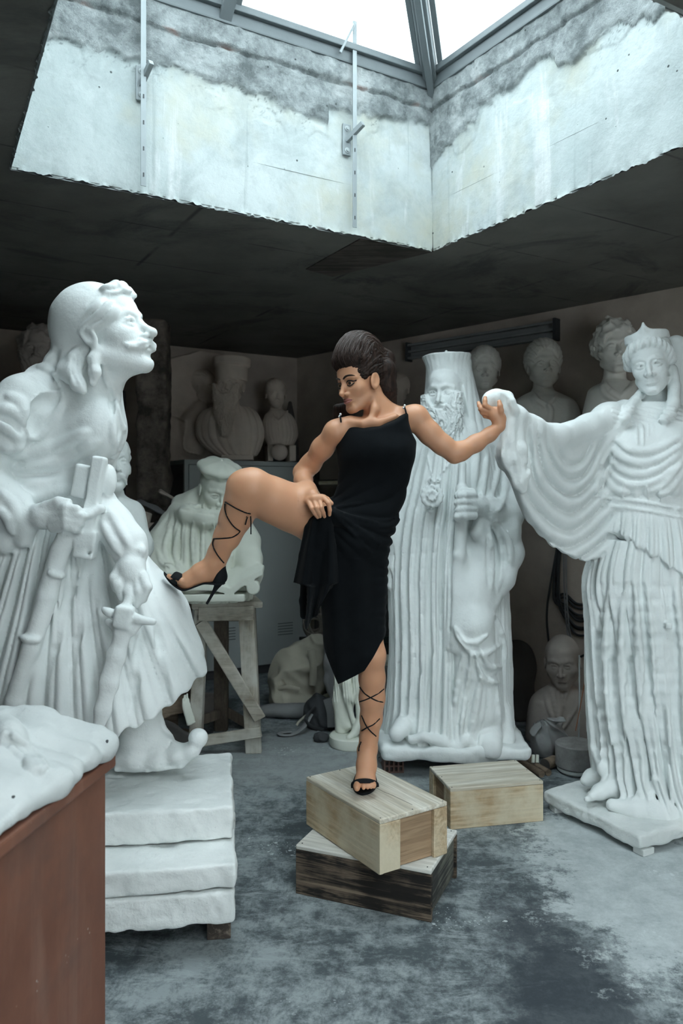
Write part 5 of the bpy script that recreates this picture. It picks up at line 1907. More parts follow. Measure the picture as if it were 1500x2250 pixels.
    S.stroke([(948, 1112), (945, 1122)], .007, sink=0)
    S.ell(W(946, 1122, (S.front(946, 1122) or d0)), (.018, .010, .010), .004)
    # shoes and trailing hem
    S.chain([(884, 1596, 4.50, 22), (872, 1612, 4.44, 18)], .04)
    S.chain([(1078, 1610, 4.52, 26), (1076, 1640, 4.44, 27), (1078, 1652, 4.42, 22)], .02)
    S.chain([(905, 1625, 4.44, 10), (930, 1618, 4.42, 10), (970, 1630, 4.42, 12), (1000, 1646, 4.41, 10), (1022, 1628, 4.42, 11), (1042, 1640, 4.42, 9)], .02)
    S.stroke([(1052, 1640), (1060, 1612), (1080, 1604), (1100, 1618)], .010, sink=.2)
    S.chain([(1108, 1560, 4.60, 16), (1112, 1620, 4.55, 17), (1110, 1660, 4.52, 12)], .03)
    S.noise(.002, 26, 3)
    S.noise(.004, 6, 5)
    link('figure', S.mesh('bishop'), M_PLASTER, root)
    G = Sculpt((.10, 4.25, .04), (1.30, 5.2, .30), .0075)
    G.apply(lambda x, y, z: s_ell(x, y, z, (.64, 4.76, .14), (.44, .40, .30)), k=0)
    G.apply(lambda x, y, z: s_box(x, y, z, (.64, 4.76, .145), (.43, .37, .05), .04), k=.02)
    G.apply(lambda x, y, z: .095 + .018 * vnoise(x, y, 0 * z, 5, 3) - z, op='and', k=.01)
    G.apply(lambda x, y, z: z - .185 - .02 * vnoise(x, y, 0 * z, 7, 9), op='and', k=.03)
    G.noise(.012, 9, 2); G.noise(.004, 28, 6)
    link('base', G.mesh('bishop_base'), M_PLASTER, root)
    bm = bmesh.new()
    bm_lathe(bm, [(0, 0), (.012, 0), (.012, .02), (.006, .02), (.006, .024), (0, .024)], W(834, 1667, 4.46), 10, Matrix.Rotation(PI / 2, 3, 'X'))
    link('bolt', bm_mesh(bm), M_DARKM, root)


bishop()
# ---------------------------------------------------------------- the striding hero at the left, on stacked slabs
def hero():
    D = 3.2
    root = thing('statue', 'white plaster statue of a moustached man in soft cap and pleated kilt', 'statue', (-.95, 3.3, .455), 0)
    S = Sculpt((-1.75, 2.66, .43), (-.48, 3.72, 2.50), .0068, fx=((-1.30, -.72, .0042),), fz=((1.98, 2.50, .0044),))
    # pleated kilt; pleats fan out from the waist
    ax_, az_ = (190 - 750) * D / F, z_at(880, D)

    def pleat(th, z, x, y):
        a = np.arctan2(x - ax_, az_ - z)
        dpt = .10 * (y - D)
        w = a * 11.5 + dpt * 14 + .35 * vnoise(x, y, z, 2.2, 5)
        amp = np.clip((1.62 - z) / .30, 0, 1) * np.clip(1 - (x + .85) * 6 * np.clip((z - 1.0) * 6, 0, 1), .05, 1) * .019
        return amp * (ridge(w) + .4 * ridge(w * 2.1 + .3))
    S.loft([(1060, 5, 236, .0, .20), (1090, 0, 234, .0, .205), (1113, -6, 240, .0, .215), (1140, -12, 256, -.01, .225), (1167, -20, 272, -.01, .235), (1193, -30, 299, -.02, .24), (1233, -45, 326, -.02, .25), (1258, -55, 356, -.02, .255), (1283, -60, 384, -.02, .26), (1308, -66, 404, -.02, .265),
            (1340, -75, 418, -.02, .275), (1410, -95, 436, -.02, .295), (1474, -115, 448, -.02, .31), (1540, -130, 452, -.02, .32), (1640, -140, 456, -.02, .33)], D, 0, pleat)
    # hem
    hem = [(-300, 1640), (120, 1640), (240, 1628), (256, 1622), (276, 1592), (320, 1582), (352, 1563), (396, 1532), (416, 1515), (440, 1497), (452, 1490), (600, 1480)]
    hx = [(p[0] - 750) * 3.0 / F for p in hem]; hz = [z_at(p[1], 3.0) for p in hem]
    S.apply(lambda x, y, z: col_interp(x, hx, hz)[:, None, None] + .008 * np.sin(x * 95 + y * 20) + .05 * np.clip(y - 3.2, 0, 1) - z, (-1.75, 2.7, .44), (-.48, 3.72, 1.0), .012, 'and')
    S.apply(lambda x, y, z: s_ell(x, y, z, (-.80, 3.26, .62), (.40, .26, .34)), (-1.4, 2.9, .44), (-.48, 3.7, .98), .02, 'cut')
    # torso leaning forward
    S.loft([(822, 105, 255, .03, .13), (842, 80, 262, .02, .16), (872, 45, 266, .01, .18), (905, 20, 272, .0, .195), (940, 5, 277, .0, .205), (968, 0, 273, .0, .205), (1003, 0, 257, .0, .20), (1040, 2, 246, .0, .195), (1075, 4, 234, .0, .195), (1100, 2, 236, .0, .20)],
           D, .03, lambda th, z, x, y: .006 * np.sin(z * 62 + x * 10) * np.exp(-((z - 1.63) / .07) ** 2))
    S.ell(W(215, 940, 3.06), (.10, .10, .12), .08)
    # near sleeve: puffed upper arm that swings back out of the frame and returns to the hilt
    S.chain([(92, 852, 3.10, 44), (52, 885, 3.02, 56), (8, 935, 2.98, 62), (-40, 985, 2.98, 60)], .05)
    S.chain([(-40, 985, 2.98, 58), (-60, 1040, 2.97, 56), (-30, 1085, 2.94, 52), (8, 1112, 2.92, 46), (40, 1128, 2.91, 36)], .05)
    S.chain([(30, 1172, 2.92, 24), (10, 1190, 2.93, 24), (-20, 1180, 2.95, 26)], .03)
    S.chain([(44, 1112, 2.90, 26), (58, 1150, 2.90, 25), (52, 1188, 2.91, 18)], .02)
    # fist on the hilt
    S.chain([(62, 1138, 2.895, 22), (95, 1134, 2.88, 27), (122, 1132, 2.87, 25)], .02)
    for k, (y0, x1) in enumerate(((1118, 168), (1132, 178), (1147, 172), (1160, 164))):
        S.chain([(118, y0 - 1, 2.85, 12), (146, y0 - 4, 2.815, 10.5), (x1, y0 + 1, 2.815, 9.5), (x1 + 6, y0 + 4, 2.85, 8.5)], .006)
    S.chain([(100, 1112, 2.855, 12), (128, 1102, 2.835, 10.5), (150, 1104, 2.835, 9)], .01)
    # far arm with the hand resting on the dagger
    S.chain([(215, 1090, 3.0, 34), (248, 1150, 2.96, 38), (280, 1195, 2.93, 38), (292, 1218, 2.92, 32)], .04)
    S.chain([(262, 1222, 2.90, 14), (282, 1206, 2.885, 14), (308, 1210, 2.885, 14)], .012)
    S.chain([(284, 1228, 2.905, 26), (288, 1248, 2.885, 30), (290, 1262, 2.878, 29)], .02)
    for k, (a, b_, c) in enumerate((((268, 1262), (258, 1284), (268, 1312)), ((284, 1272), (282, 1300), (284, 1318)), ((300, 1272), (306, 1300), (300, 1326)), ((314, 1264), (324, 1290), (314, 1316)))):
        S.chain([(*a, 2.862, 12), (*b_, 2.838, 11), (*c, 2.85, 9.5)], .006)
    S.chain([(262, 1248, 2.87, 12), (250, 1270, 2.85, 11), (254, 1292, 2.852, 9.5)], .008)
    # sash and weapons in the belt
    S.chain([(212, 1018, 2.965, 4), (212, 1020, 2.965, 4)], .004)
    S.box(W(206, 1092, 2.90), (.024, .030, .150), .008, .01, R=np.array(Matrix.Rotation(.16, 3, 'Y')))
    S.box(W(180, 1058, 2.92), (.030, .02, .062), .006, .008, R=np.array(Matrix.Rotation(.20, 3, 'Y')))
    S.box(W(188, 1196, 2.89), (.040, .030, .052), .008, .01, R=np.array(Matrix.Rotation(.14, 3, 'Y')))
    S.ell(W(238, 1055, 2.95), (.033, .035, .060), .015)
    S.chain([(222, 1118, 2.88, 10), (196, 1130, 2.86, 9), (176, 1128, 2.86, 7)], .01)
    S.chain([(150, 1176, 2.89, 22), (132, 1210, 2.885, 22), (104, 1310, 2.87, 22), (66, 1430, 2.86, 21), (30, 1540, 2.86, 19), (10, 1600, 2.86, 17)], .012)
    S.chain([(112, 1262, 2.855, 4), (134, 1270, 2.845, 4)], .004)
    S.stroke([(110, 1258), (126, 1264), (142, 1264)], .010, sink=0, taper=False)
    S.stroke([(46, 1400), (64, 1406), (84, 1406)], .010, sink=0, taper=False)
    # dagger: quillons, throat and scabbard hanging over the knee
    S.chain([(212, 1334, 2.815, 9), (240, 1346, 2.80, 9.5), (300, 1360, 2.80, 10), (336, 1366, 2.815, 9)], .008)
    S.box(W(272, 1356, 2.80), (.032, .028, .040), .010, .01, R=np.array(Matrix.Rotation(.2, 3, 'Y')))
    S.chain([(272, 1384, 2.805, 19), (256, 1440, 2.80, 20), (240, 1500, 2.795, 20), (226, 1560, 2.79, 17), (216, 1600, 2.79, 12)], .012, ys=.6)
    S.chain([(276, 1336, 2.815, 10), (284, 1310, 2.83, 9)], .01)
    S.chain([(238, 1366, 2.83, 8), (262, 1392, 2.81, 10), (290, 1386, 2.81, 10), (306, 1370, 2.82, 8)], .012)
    # neck and collar
    S.chain([(178, 872, 3.18, 58), (205, 830, 3.14, 50), (222, 785, 3.11, 47)], .06)
    S.chain([(245, 842, 3.10, 22), (262, 808, 3.09, 24)], .05)
    # boot
    S.chain([(310, 1500, 3.25, 52), (312, 1575, 3.22, 40), (304, 1622, 3.21, 40), (288, 1655, 3.21, 30)], .03)
    S.chain([(274, 1668, 3.22, 21), (300, 1666, 3.20, 22), (350, 1666, 3.19, 19), (395, 1658, 3.18, 18), (424, 1646, 3.17, 14), (437, 1632, 3.17, 11)], .03, ys=1.6)
    S.chain([(338, 1622, 3.20, 26), (372, 1644, 3.19, 19)], .03)
    S.ell(W(436, 1622, 3.16), (.040, .040, .040), .006)
    S.apply(lambda x, y, z: .4555 - z, (-1.75, 2.66, .43), (-.48, 3.72, .55), .004, 'and')
    S.stroke([(252, 1684), (300, 1686), (318, 1678), (350, 1682), (400, 1676), (436, 1652)], .004, op='cut', sink=0)
    S.chain([(262, 1684, 3.21, 9), (330, 1684, 3.20, 8), (400, 1678, 3.185, 8), (428, 1656, 3.175, 6)], .008, ys=3.2)
    S.stroke([(352, 1568), (360, 1600), (380, 1622)], .008, sink=-.1)
    S.stroke([(380, 1624), (366, 1644), (340, 1660)], .004, op='cut', sink=0)
    # other leg, out of sight behind the kilt
    S.chain([(140, 1560, 3.40, 46), (120, 1650, 3.42, 40), (110, 1690, 3.42, 34)], .04)
    # --- head
    hs, hr = .385, (76, 19, 3)
    hc = W(237, 736, 3.10)

    def cap(x, y, z):
        d = s_ell(x, y, z, (0, -.13, .17), (.385, .44, .42))
        d = smin(d, s_ell(x, y, z, (0, -.36, .02), (.27, .20, .36)), .10)
        d = d - .010 * vnoise(x, y, z, 5, 2)
        line = z - (.30 - 1.15 * np.clip(.16 - y, -.3, .5))
        line = (.16 - y) * .62 + (z - .16) * .8 + .10
        d = smax(d, -(line), .03)
        return smax(d, y - .28, .02)

    def locks(x, y, z):
        # waves of hair brushed back over the temple and above the brow
        ax = np.abs(x)
        d = s_ell(ax, y, z, (.24, .10, .13), (.135, .20, .15))
        d = smin(d, s_ell(ax, y, z, (.29, -.02, .06), (.08, .14, .10)), .05)
        d = smin(d, s_ell(x, y, z, (0, .24, .34), (.25, .12, .09)), .06)
        d = d - .016 * ridge(z * 9 - y * 4.5 + .5 * vnoise(x, y, z, 6, 4))
        return d

    def quiff(x, y, z):
        d = None
        for (a, b_, r0, r1) in (((.05, .16, .415), (.10, .31, .395), .045, .045), ((.10, .31, .395), (.06, .365, .325), .045, .025), ((-.12, .16, .40), (-.12, .31, .375), .045, .045), ((-.02, .18, .42), (0, .325, .40), .045, .045), ((-.12, .31, .375), (-.10, .37, .30), .045, .022), ((0, .325, .40), (.0, .38, .325), .045, .02)):
            v = s_cone(x, y, z, a, b_, r0, r1)
            d = v if d is None else smin(d, v, .03)
        return d - .006 * ridge(x * 14)
    to = put_head(S, hc, hs, *hr, [head_field(nose=1.25, brow=1.1, jaw=1.1, lids=1.2, eyes='drilled', mouth=.85), (cap, .015), (locks, .02), (quiff, .03), (moustache(.17, .02, .05), .012), (cap_field([(.13, .33, -.27, .04), (.20, .27, -.255, .028), (.235, .24, -.22, .012)]), .015), (cap_field([(-.13, .33, -.27, .04), (-.20, .27, -.255, .028), (-.235, .24, -.22, .012)]), .015)], .10)
    # tassel of the cap hanging behind the neck
    S.chain([(150, 700, 3.10, 18), (143, 735, 3.10, 15), (132, 768, 3.10, 16), (120, 796, 3.10, 19), (115, 808, 3.10, 20)], .02, ys=1.3)
    # long hair and collar on the nape
    S.chain([(205, 768, 3.02, 14), (182, 778, 3.02, 16), (166, 790, 3.01, 17), (160, 815, 2.99, 16), (172, 845, 2.97, 16), (182, 858, 2.965, 10)], .02)
    S.chain([(212, 770, 2.985, 12), (205, 790, 2.975, 13), (208, 818, 2.965, 13), (204, 842, 2.965, 10)], .015)
    S.chain([(150, 790, 3.05, 16), (145, 815, 3.02, 18), (152, 830, 3.0, 14)], .03)
    S.strokes([[(168, 782), (170, 812), (184, 846)], [(160, 785), (158, 815), (172, 850)], [(196, 782), (194, 815), (204, 838)]], .006, op='cut')
    # waistcoat: armhole, lapel and folds
    S.strokes([[(64, 962), (60, 930), (66, 900), (84, 878), (110, 866), (136, 862)], [(64, 962), (84, 958), (110, 935), (130, 900), (138, 866)]], .012, sink=.1)
    S.strokes([[(72, 945), (74, 915), (90, 890), (118, 876)]], .014, op='cut', sink=.1, k=.03)
    S.strokes([[(60, 815), (90, 806), (118, 820), (134, 850), (137, 866)], [(228, 800), (234, 835), (250, 862), (254, 900), (246, 945), (252, 985), (246, 1015)], [(262, 862), (256, 892), (262, 925), (272, 950), (262, 985), (250, 1005)]], .010, sink=.2)
    S.strokes([[(240, 835), (244, 880), (248, 915)], [(258, 900), (264, 935), (258, 970)]], .008, op='cut', sink=.2)
    S.strokes([[(30, 1000), (90, 990), (150, 970), (190, 950)], [(40, 1030), (110, 1018), (170, 996), (210, 970)], [(50, 1066), (110, 1062), (170, 1040), (222, 1005)], [(60, 1092), (110, 1084), (150, 1072)]], .013, sink=.55, k=.03)
    S.strokes([[(0, 900), (30, 905), (50, 930)], [(0, 930), (30, 950), (48, 975)], [(20, 870), (45, 888), (56, 915)], [(0, 975), (24, 985), (46, 982)]], .016, sink=.4)
    S.strokes([[(0, 918), (28, 928), (44, 950)], [(0, 955), (26, 968)]], .010, op='cut', sink=.2)
    S.strokes([[(0, 1080), (26, 1108), (36, 1140)], [(0, 1120), (20, 1140), (26, 1170)]], .014, sink=.4)
    S.strokes([[(240, 1120), (262, 1160), (284, 1200)], [(226, 1150), (246, 1186), (264, 1216)]], .012, sink=.4)
    S.strokes([[(214, 1230), (212, 1300), (206, 1360)], [(196, 1210), (180, 1330), (160, 1460)], [(168, 1230), (140, 1350), (104, 1480)], [(344, 1380), (356, 1440), (362, 1520)], [(310, 1390), (300, 1460), (288, 1560)]], .012, op='cut', sink=.1, k=.025)
    S.noise(.0016, 30, 3)
    S.noise(.003, 8, 5)
    link('figure', S.mesh('hero'), M_PLASTER, root)

    # stacked plaster slabs under the statue
    zs = [(.115, .235, 2.70, 517), (.235, .330, 2.70, 518), (.330, .455, 2.88, 512)]
    names = ['lowest', 'middle', 'top']
    lab = ['rough white plaster slab, lowest of the three under the kilted statue', 'rough white plaster slab, middle of the three under the kilted statue', 'thick white plaster slab carrying the kilted statue\'s boot']
    for i, ((z0, z1, yf, xr), l) in enumerate(zip(zs, lab)):
        x1 = (xr - 750) * yf / F
        x0 = -1.75
        G = Sculpt((x0 - .18, 2.40, z0 - .01), (x1 + .06, 3.66, z1 + .02), .0055)
        fr = np.array([x1, yf])
        Rz = np.array(Matrix.Rotation(.15, 3, 'Z'))
        hx2, hy2 = (x1 - x0) / 2, (3.50 - yf) / 2
        cxm, cym = fr + Rz[:2, :2] @ np.array([-hx2, hy2])
        G.box((cxm, cym, (z0 + z1) / 2), (hx2, hy2, (z1 - z0) / 2 - .003), .012, R=Rz)
        G.noise(.007, 14, 30 + i); G.noise(.0035, 42, 40 + i)
        # chipped top edge and trowel marks
        G.apply(lambda x, y, z: .012 * np.maximum(0, vnoise(x, y, z, 11, 50 + i) - .2) * np.exp(-np.abs(z - z1) / .02), op='disp')
        G.apply(lambda x, y, z: z - (z1 - .0005), op='and', k=.006)
        G.apply(lambda x, y, z: (z0 + .0005) - z, op='and', k=.004)
        me = G.mesh('slab')
        t = link('plaster_slab', me, M_SLAB)
        tag(t, l, 'slab', 'slabs stacked under the kilted statue')
    bw = wood('old_beam', (0.16, 0.13, 0.10), (0.25, 0.21, 0.17), 'Y', 1, dark=(.05, .04, .035))
    bm = bmesh.new()
    bm_box(bm, (-.452, 2.90, .057), (.085, .17, .114), .15, .004)
    tag(link('wood_block', bm_mesh(bm), bw), 'short dark wood block under the lowest plaster slab, at its open corner', 'wood block', 'blocks under the slabs')
    bm = bmesh.new()
    bm_box(bm, (-1.35, 3.1, .057), (.10, .70, .114), 0, .004)
    tag(link('wood_block', bm_mesh(bm), bw), 'long dark wood block under the lowest plaster slab, behind the brown cabinet', 'wood block', 'blocks under the slabs')


hero()


# ---------------------------------------------------------------- brown cabinet in the near left with a plaster relief of hands on top
def cabinet():
    zt = .86
    A = WZ(232, 1662, zt)[:2]
    Bp = WZ(0, 1838, zt)[:2]
    u = (Bp - A) / np.linalg.norm(Bp - A)
    v = np.array([u[1], -u[0]])                  # away from the room
    if v[0] > 0: v = -v
    L, Wd = 1.05, .75
    ang = math.atan2(u[1], u[0])
    m, nt, b = mat('stained_brown_panel')
    n = N(nt)
    col = n.mix(n.ramp(n.noise(3.0, 6, .6), [(.35, 0), (.7, 1)]), (0.145, 0.056, 0.034), (0.225, 0.092, 0.056))
    run = n.noise(1.0, 5, .65, .4, n.mapping((9, 9, 1.1)))
    col = n.mix(n.ramp(run, [(.52, 0), (.75, .6)]), col, (0.25, 0.14, 0.105))
    col = n.mix(n.ramp(n.noise(1.6, 5, .6), [(.52, 0), (.66, .7)]), col, (0.085, 0.052, 0.045))
    fl = n.math('MULTIPLY', n.ramp(n.voro(38), [(.10, 1), (.14, 0)]), n.ramp(n.noise(6, 3), [(.60, 0), (.64, 1)]))
    col = n.mix(fl, col, (.45, .40, .37))
    nt.links.new(col, b.inputs['Base Color'])
    b.inputs['Roughness'].default_value = .55
    nt.links.new(n.bump(n.noise(30, 5), .15, .004), b.inputs['Normal'])
    root = thing('cabinet', 'reddish brown wooden cabinet in the near corner, a plaster relief lying on it', 'cabinet', (A[0], A[1], 0), ang)
    sgn = 1 if (np.cross([u[0], u[1], 0], [v[0], v[1], 0])[2] > 0) else -1
    bm = bmesh.new()
    bm_box(bm, (L / 2, sgn * Wd / 2, (zt - .035) / 2), (L, Wd, zt - .035), 0, .004)
    link('body', bm_mesh(bm), m, root, world=False)
    bm = bmesh.new()
    bm_box(bm, (L / 2 - .012, sgn * (Wd / 2 - .010), zt - .0175), (L + .025, Wd + .02, .034), 0, .006)
    link('worktop', bm_mesh(bm), m, root, world=False)
    # relief slab
    rr = thing('plaster_relief', 'white plaster relief with a modelled hand, lying on the brown cabinet', 'relief', (A[0], A[1], zt), ang)
    R = np.array([[u[0], v[0], 0], [u[1], v[1], 0], [0, 0, 1]])
    c0 = A + u * .50 + v * .36
    G = Sculpt((c0[0] - .55, c0[1] - .68, zt - .01), (c0[0] + .55, c0[1] + .62, zt + .24), .0040)
    th = .045
    G.box((*c0, zt + th / 2 + .004), (.53, .385, th / 2), .02, R=R)

    def at(s, t, h):
        p = A + u * s + v * t
        return np.array([p[0], p[1], zt + h])
    # rolls of plaster drapery at the far end
    for s0, h, r in ((.05, .052, .045), (.13, .056, .038), (.22, .050, .04), (.30, .05, .036)):
        G.chain3([at(s0, -.01, h - .01), at(s0 + .01, .15, h + .012), at(s0 - .01, .32, h + .018), at(s0 + .03, .55, h + .02)], [r * .8, r, r * 1.1, r], .05)
    G.chain3([at(.02, .02, .05), at(.0, .20, .07), at(-.01, .45, .08)], [.035, .045, .05], .05)
    G.noise(.010, 9, 70); G.noise(.0035, 34, 71)
    # hand modelled on the slab, reaching in from the left
    G.stroke([(2, 1606), (8, 1612), (22, 1620)], .036, sink=.1, k=.02, taper=False)
    for k, P in enumerate(([(4, 1632), (20, 1643), (46, 1668)], [(6, 1620), (36, 1642), (62, 1672), (78, 1693)], [(10, 1612), (50, 1640), (72, 1668), (90, 1692)], [(24, 1612), (62, 1640), (86, 1666), (98, 1685)])):
        G.stroke(P, .0105, sink=-.75, k=.002, taper=False)
    G.ell(at(.42, .10, .055), (.09, .085, .04), .05)
    G.apply(lambda x, y, z: zt + .002 - z, op='and', k=.004)
    screws = [W(px, py, (G.front(px, py) or 2.0) + .004) for px, py in ((234, 1631), (27, 1755))]
    link('slab', G.mesh('relief'), M_RELIEF, rr)
    for p in screws:
        bm = bmesh.new()
        Rm = Matrix((Vector((u[0], u[1], 0)), Vector((0, 0, 1)), Vector((-v[0], -v[1], 0)))).transposed()
        bm_lathe(bm, [(0, -.01), (.007, -.01), (.0075, .003), (.005, .006), (0, .006)], p, 12, Rm)
        link('screw_head', bm_mesh(bm, smooth=True, angle=.6), M_DARKM, rr)


cabinet()
# ---------------------------------------------------------------- reading scholar on the wooden stand
def stand():
    """rough timber modelling stand"""
    w1 = wood('whitewashed_timber', (0.34, 0.30, 0.24), (0.52, 0.48, 0.40), 'Z', 1, paint=(.60, .59, .54), grain=9)
    w2 = wood('grey_timber', (0.34, 0.30, 0.24), (0.54, 0.50, 0.43), 'X', 1, paint=(.60, .58, .52), grain=8, seed=3)
    w3 = wood('dark_timber', (0.13, 0.105, 0.085), (0.22, 0.18, 0.145), 'Z', 1, grain=8, seed=5)
    zt = .935
    ctr = W(500, 1320, 4.95)
    root = thing('modelling_stand', 'paint-stained wooden stand with a diagonal brace, under the reading figure', 'stand', (ctr[0], 4.95, 0), 0)

    def bar(nm, a, b_, w, h, m, up=(0, 0, 1)):
        bm = bmesh.new()
        bm_beam(bm, a, b_, w, h, up, .004)
        r = random.Random(nm + str(a[0]))
        for v in bm.verts:
            v.co += Vector((r.uniform(-1, 1), r.uniform(-1, 1), r.uniform(-1, 1))) * .003
        return link(nm, bm_mesh(bm), m, root)
    bm = bmesh.new()
    q = [W(421, 1327, 4.78), W(577, 1322, 4.86), W(560, 1315, 5.22), W(425, 1318, 5.16)]
    for z in (zt - .035, zt):
        pass
    lo = [bm.verts.new((p[0], p[1], zt - .036)) for p in q]; hi = [bm.verts.new((p[0], p[1], zt)) for p in q]
    bm.faces.new(lo); bm.faces.new(hi[::-1])
    for k in range(4):
        bm.faces.new((lo[k], hi[k], hi[(k + 1) % 4], lo[(k + 1) % 4]))
    bmesh.ops.bevel(bm, geom=bm.edges[:], offset=.004, segments=2, affect='EDGES')
    link('top', bm_mesh(bm), w2, root)
    fl = [(430, 1612, 4.95), (558, 1652, 4.88), (486, 1602, 5.35), (560, 1600, 5.30)]
    ft = [(443, 1350, 4.84), (541, 1352, 4.90), (486, 1350, 5.12), (548, 1350, 5.14)]
    for i, (f, t) in enumerate(zip(fl, ft)):
        a = W(*f); a[2] = 0.0
        c = W(*t); c[2] = zt - .038
        ww = (.075, .095, .085, .07)[i]
        bar('leg', a, c, ww, .075, w1 if i < 2 else w3, (0, 1, 0))
    fa = lambda px, py, d: W(px, py, d)
    bar('apron', fa(436, 1349, 4.79), fa(557, 1346, 4.85), .028, .085, w2)
    bar('brace', fa(441, 1366, 4.795), fa(571, 1580, 4.83), .024, .075, w2, (1, 0, .4))
    bar('rail', fa(430, 1630, 4.84), fa(573, 1608, 4.83), .026, .062, w2)
    bar('rail', fa(492, 1560, 5.36), fa(560, 1600, 5.33), .03, .06, w3)
    bar('rail', fa(430, 1585, 4.95), fa(486, 1568, 5.33), .03, .06, w3)
    bar('apron', fa(440, 1350, 5.14), fa(548, 1350, 5.18), .03, .085, w3)
    return zt


def scholar(zt):
    D = 4.98
    root = thing('statue', 'pale plaster half figure in a beret and hooded gown reading an open book', 'statue', (W(480, 0, D)[0], D, zt), 0)
    S = Sculpt((-1.24, 4.62, zt - .005), (-.46, 5.36, 1.88), .0058, fx=((-.96, -.62, .0042),), fz=((1.5, 1.88, .0042),))
    S.loft([(1108, 400, 505, .02, .16), (1130, 375, 530, .02, .19), (1160, 358, 542, .01, .21), (1200, 352, 550, .0, .215), (1240, 350, 552, -.01, .22), (1285, 352, 552, -.01, .22), (1330, 356, 552, -.01, .22)], D, 0,
           lambda th, z, x, y: .010 * ridge(th * 4.2 + .2 * np.sin(z * 9)) + .004 * ridge(th * 9))
    # sleeves
    S.chain([(380, 1150, D - .02, 30), (357, 1200, D - .06, 36), (352, 1244, D - .12, 38), (382, 1272, D - .20, 32), (425, 1288, D - .26, 22)], .05)
    S.chain([(524, 1148, D - .02, 28), (540, 1190, D - .05, 30), (546, 1230, D - .12, 28), (553, 1262, D - .20, 22), (553, 1282, D - .22, 17)], .04)
    S.strokes([[(372, 1160), (362, 1205), (372, 1250)], [(392, 1165), (384, 1215), (398, 1262)], [(345, 1210), (360, 1240), (392, 1246)], [(356, 1258), (385, 1262), (410, 1276)]], .012, sink=.2)
    S.strokes([[(382, 1162), (374, 1210), (386, 1252)], [(352, 1228), (370, 1250)]], .008, op='cut')
    # hood rolled round the neck, lapels
    S.chain([(388, 1124, D - .05, 20), (415, 1130, D - .16, 21), (452, 1140, D - .20, 20), (490, 1136, D - .18, 18), (520, 1120, D - .08, 18)], .03)
    S.chain([(398, 1108, D + .02, 22), (425, 1098, D - .02, 20), (440, 1085, D, 18)], .03)
    S.strokes([[(425, 1148), (422, 1200), (430, 1275)], [(446, 1152), (444, 1220), (448, 1280)], [(470, 1150), (470, 1200)], [(510, 1140), (512, 1190), (508, 1230)]], .010, sink=.2)
    S.strokes([[(398, 1118), (430, 1124), (470, 1130)], [(408, 1106), (440, 1116), (480, 1120)]], .008, op='cut', sink=.2)
    # book lying open
    def page(a, b_, c, d, t):
        P = [W(*p) for p in (a, b_, c, d)]
        for s in np.linspace(0, 1, 26):
            p, q = P[0] * (1 - s) + P[1] * s, P[3] * (1 - s) + P[2] * s
            bul = .016 * math.sin(s * PI)
            S.chain3([p + [0, 0, bul], q + [0, 0, bul]], [t, t], .006)
    page((518, 1312, D - .42), (590, 1252, D - .36), (560, 1240, D - .16), (488, 1270, D - .20), .016)
    page((514, 1312, D - .42), (408, 1300, D - .40), (405, 1276, D - .20), (484, 1272, D - .20), .017)
    S.box(W(470, 1312, D - .30), (.19, .14, .022), .01, .01)
    # hand under the right page
    S.chain([(553, 1272, D - .28, 14), (556, 1292, D - .34, 15)], .02)
    for k in range(4):
        S.chain([(566 - 9 * k, 1284 + 2 * k, D - .40, 6.5), (562 - 8.5 * k, 1297 + 2 * k, D - .415, 6), (557 - 7 * k, 1307 + k, D - .40, 5)], .004)
    hs, hr = .315, (26, -24, -3)
    hc = W(477, 1074, D - .10)

    def beret(x, y, z):
        d = s_ell(x, y, z, (0, -.06, .41), (.44, .46, .17))
        d = smin(d, s_ell(x, y, z, (0, -.05, .31), (.355, .40, .12)), .05)
        d = smax(d, .20 - z - .10 * y, .02)
        r = np.sqrt(x ** 2 + (y + .03) ** 2)
        d = d - .012 * np.sin(np.arctan2(x, y + .03) * 7) * np.clip(r * 3, 0, 1)
        return smin(d, s_ell(x, y, z, (0, -.06, .59), (.03, .03, .03)), .03)
    put_head(S, hc, hs, *hr, [head_field(nose=1.1, brow=1.2, jaw=1.05, lids=1.2), (beret, .01)], .06)
    S.chain([(470, 1130, D - .02, 34), (474, 1095, D - .05, 30)], .04)
    S.apply(lambda x, y, z: zt + .001 - z, op='and', k=.003)
    S.noise(.0015, 28, 3)
    link('figure', S.mesh('scholar'), M_CREAM, root)


scholar(stand())


# ---------------------------------------------------------------- steel locker against the back wall
LA = np.array([-1.327, 6.64])


def loc(s, t, z):
    """point of the locker: s along its front from the near left corner, t behind the front"""
    p = LA + UD * s - ND * t
    return np.array([p[0], p[1], z])


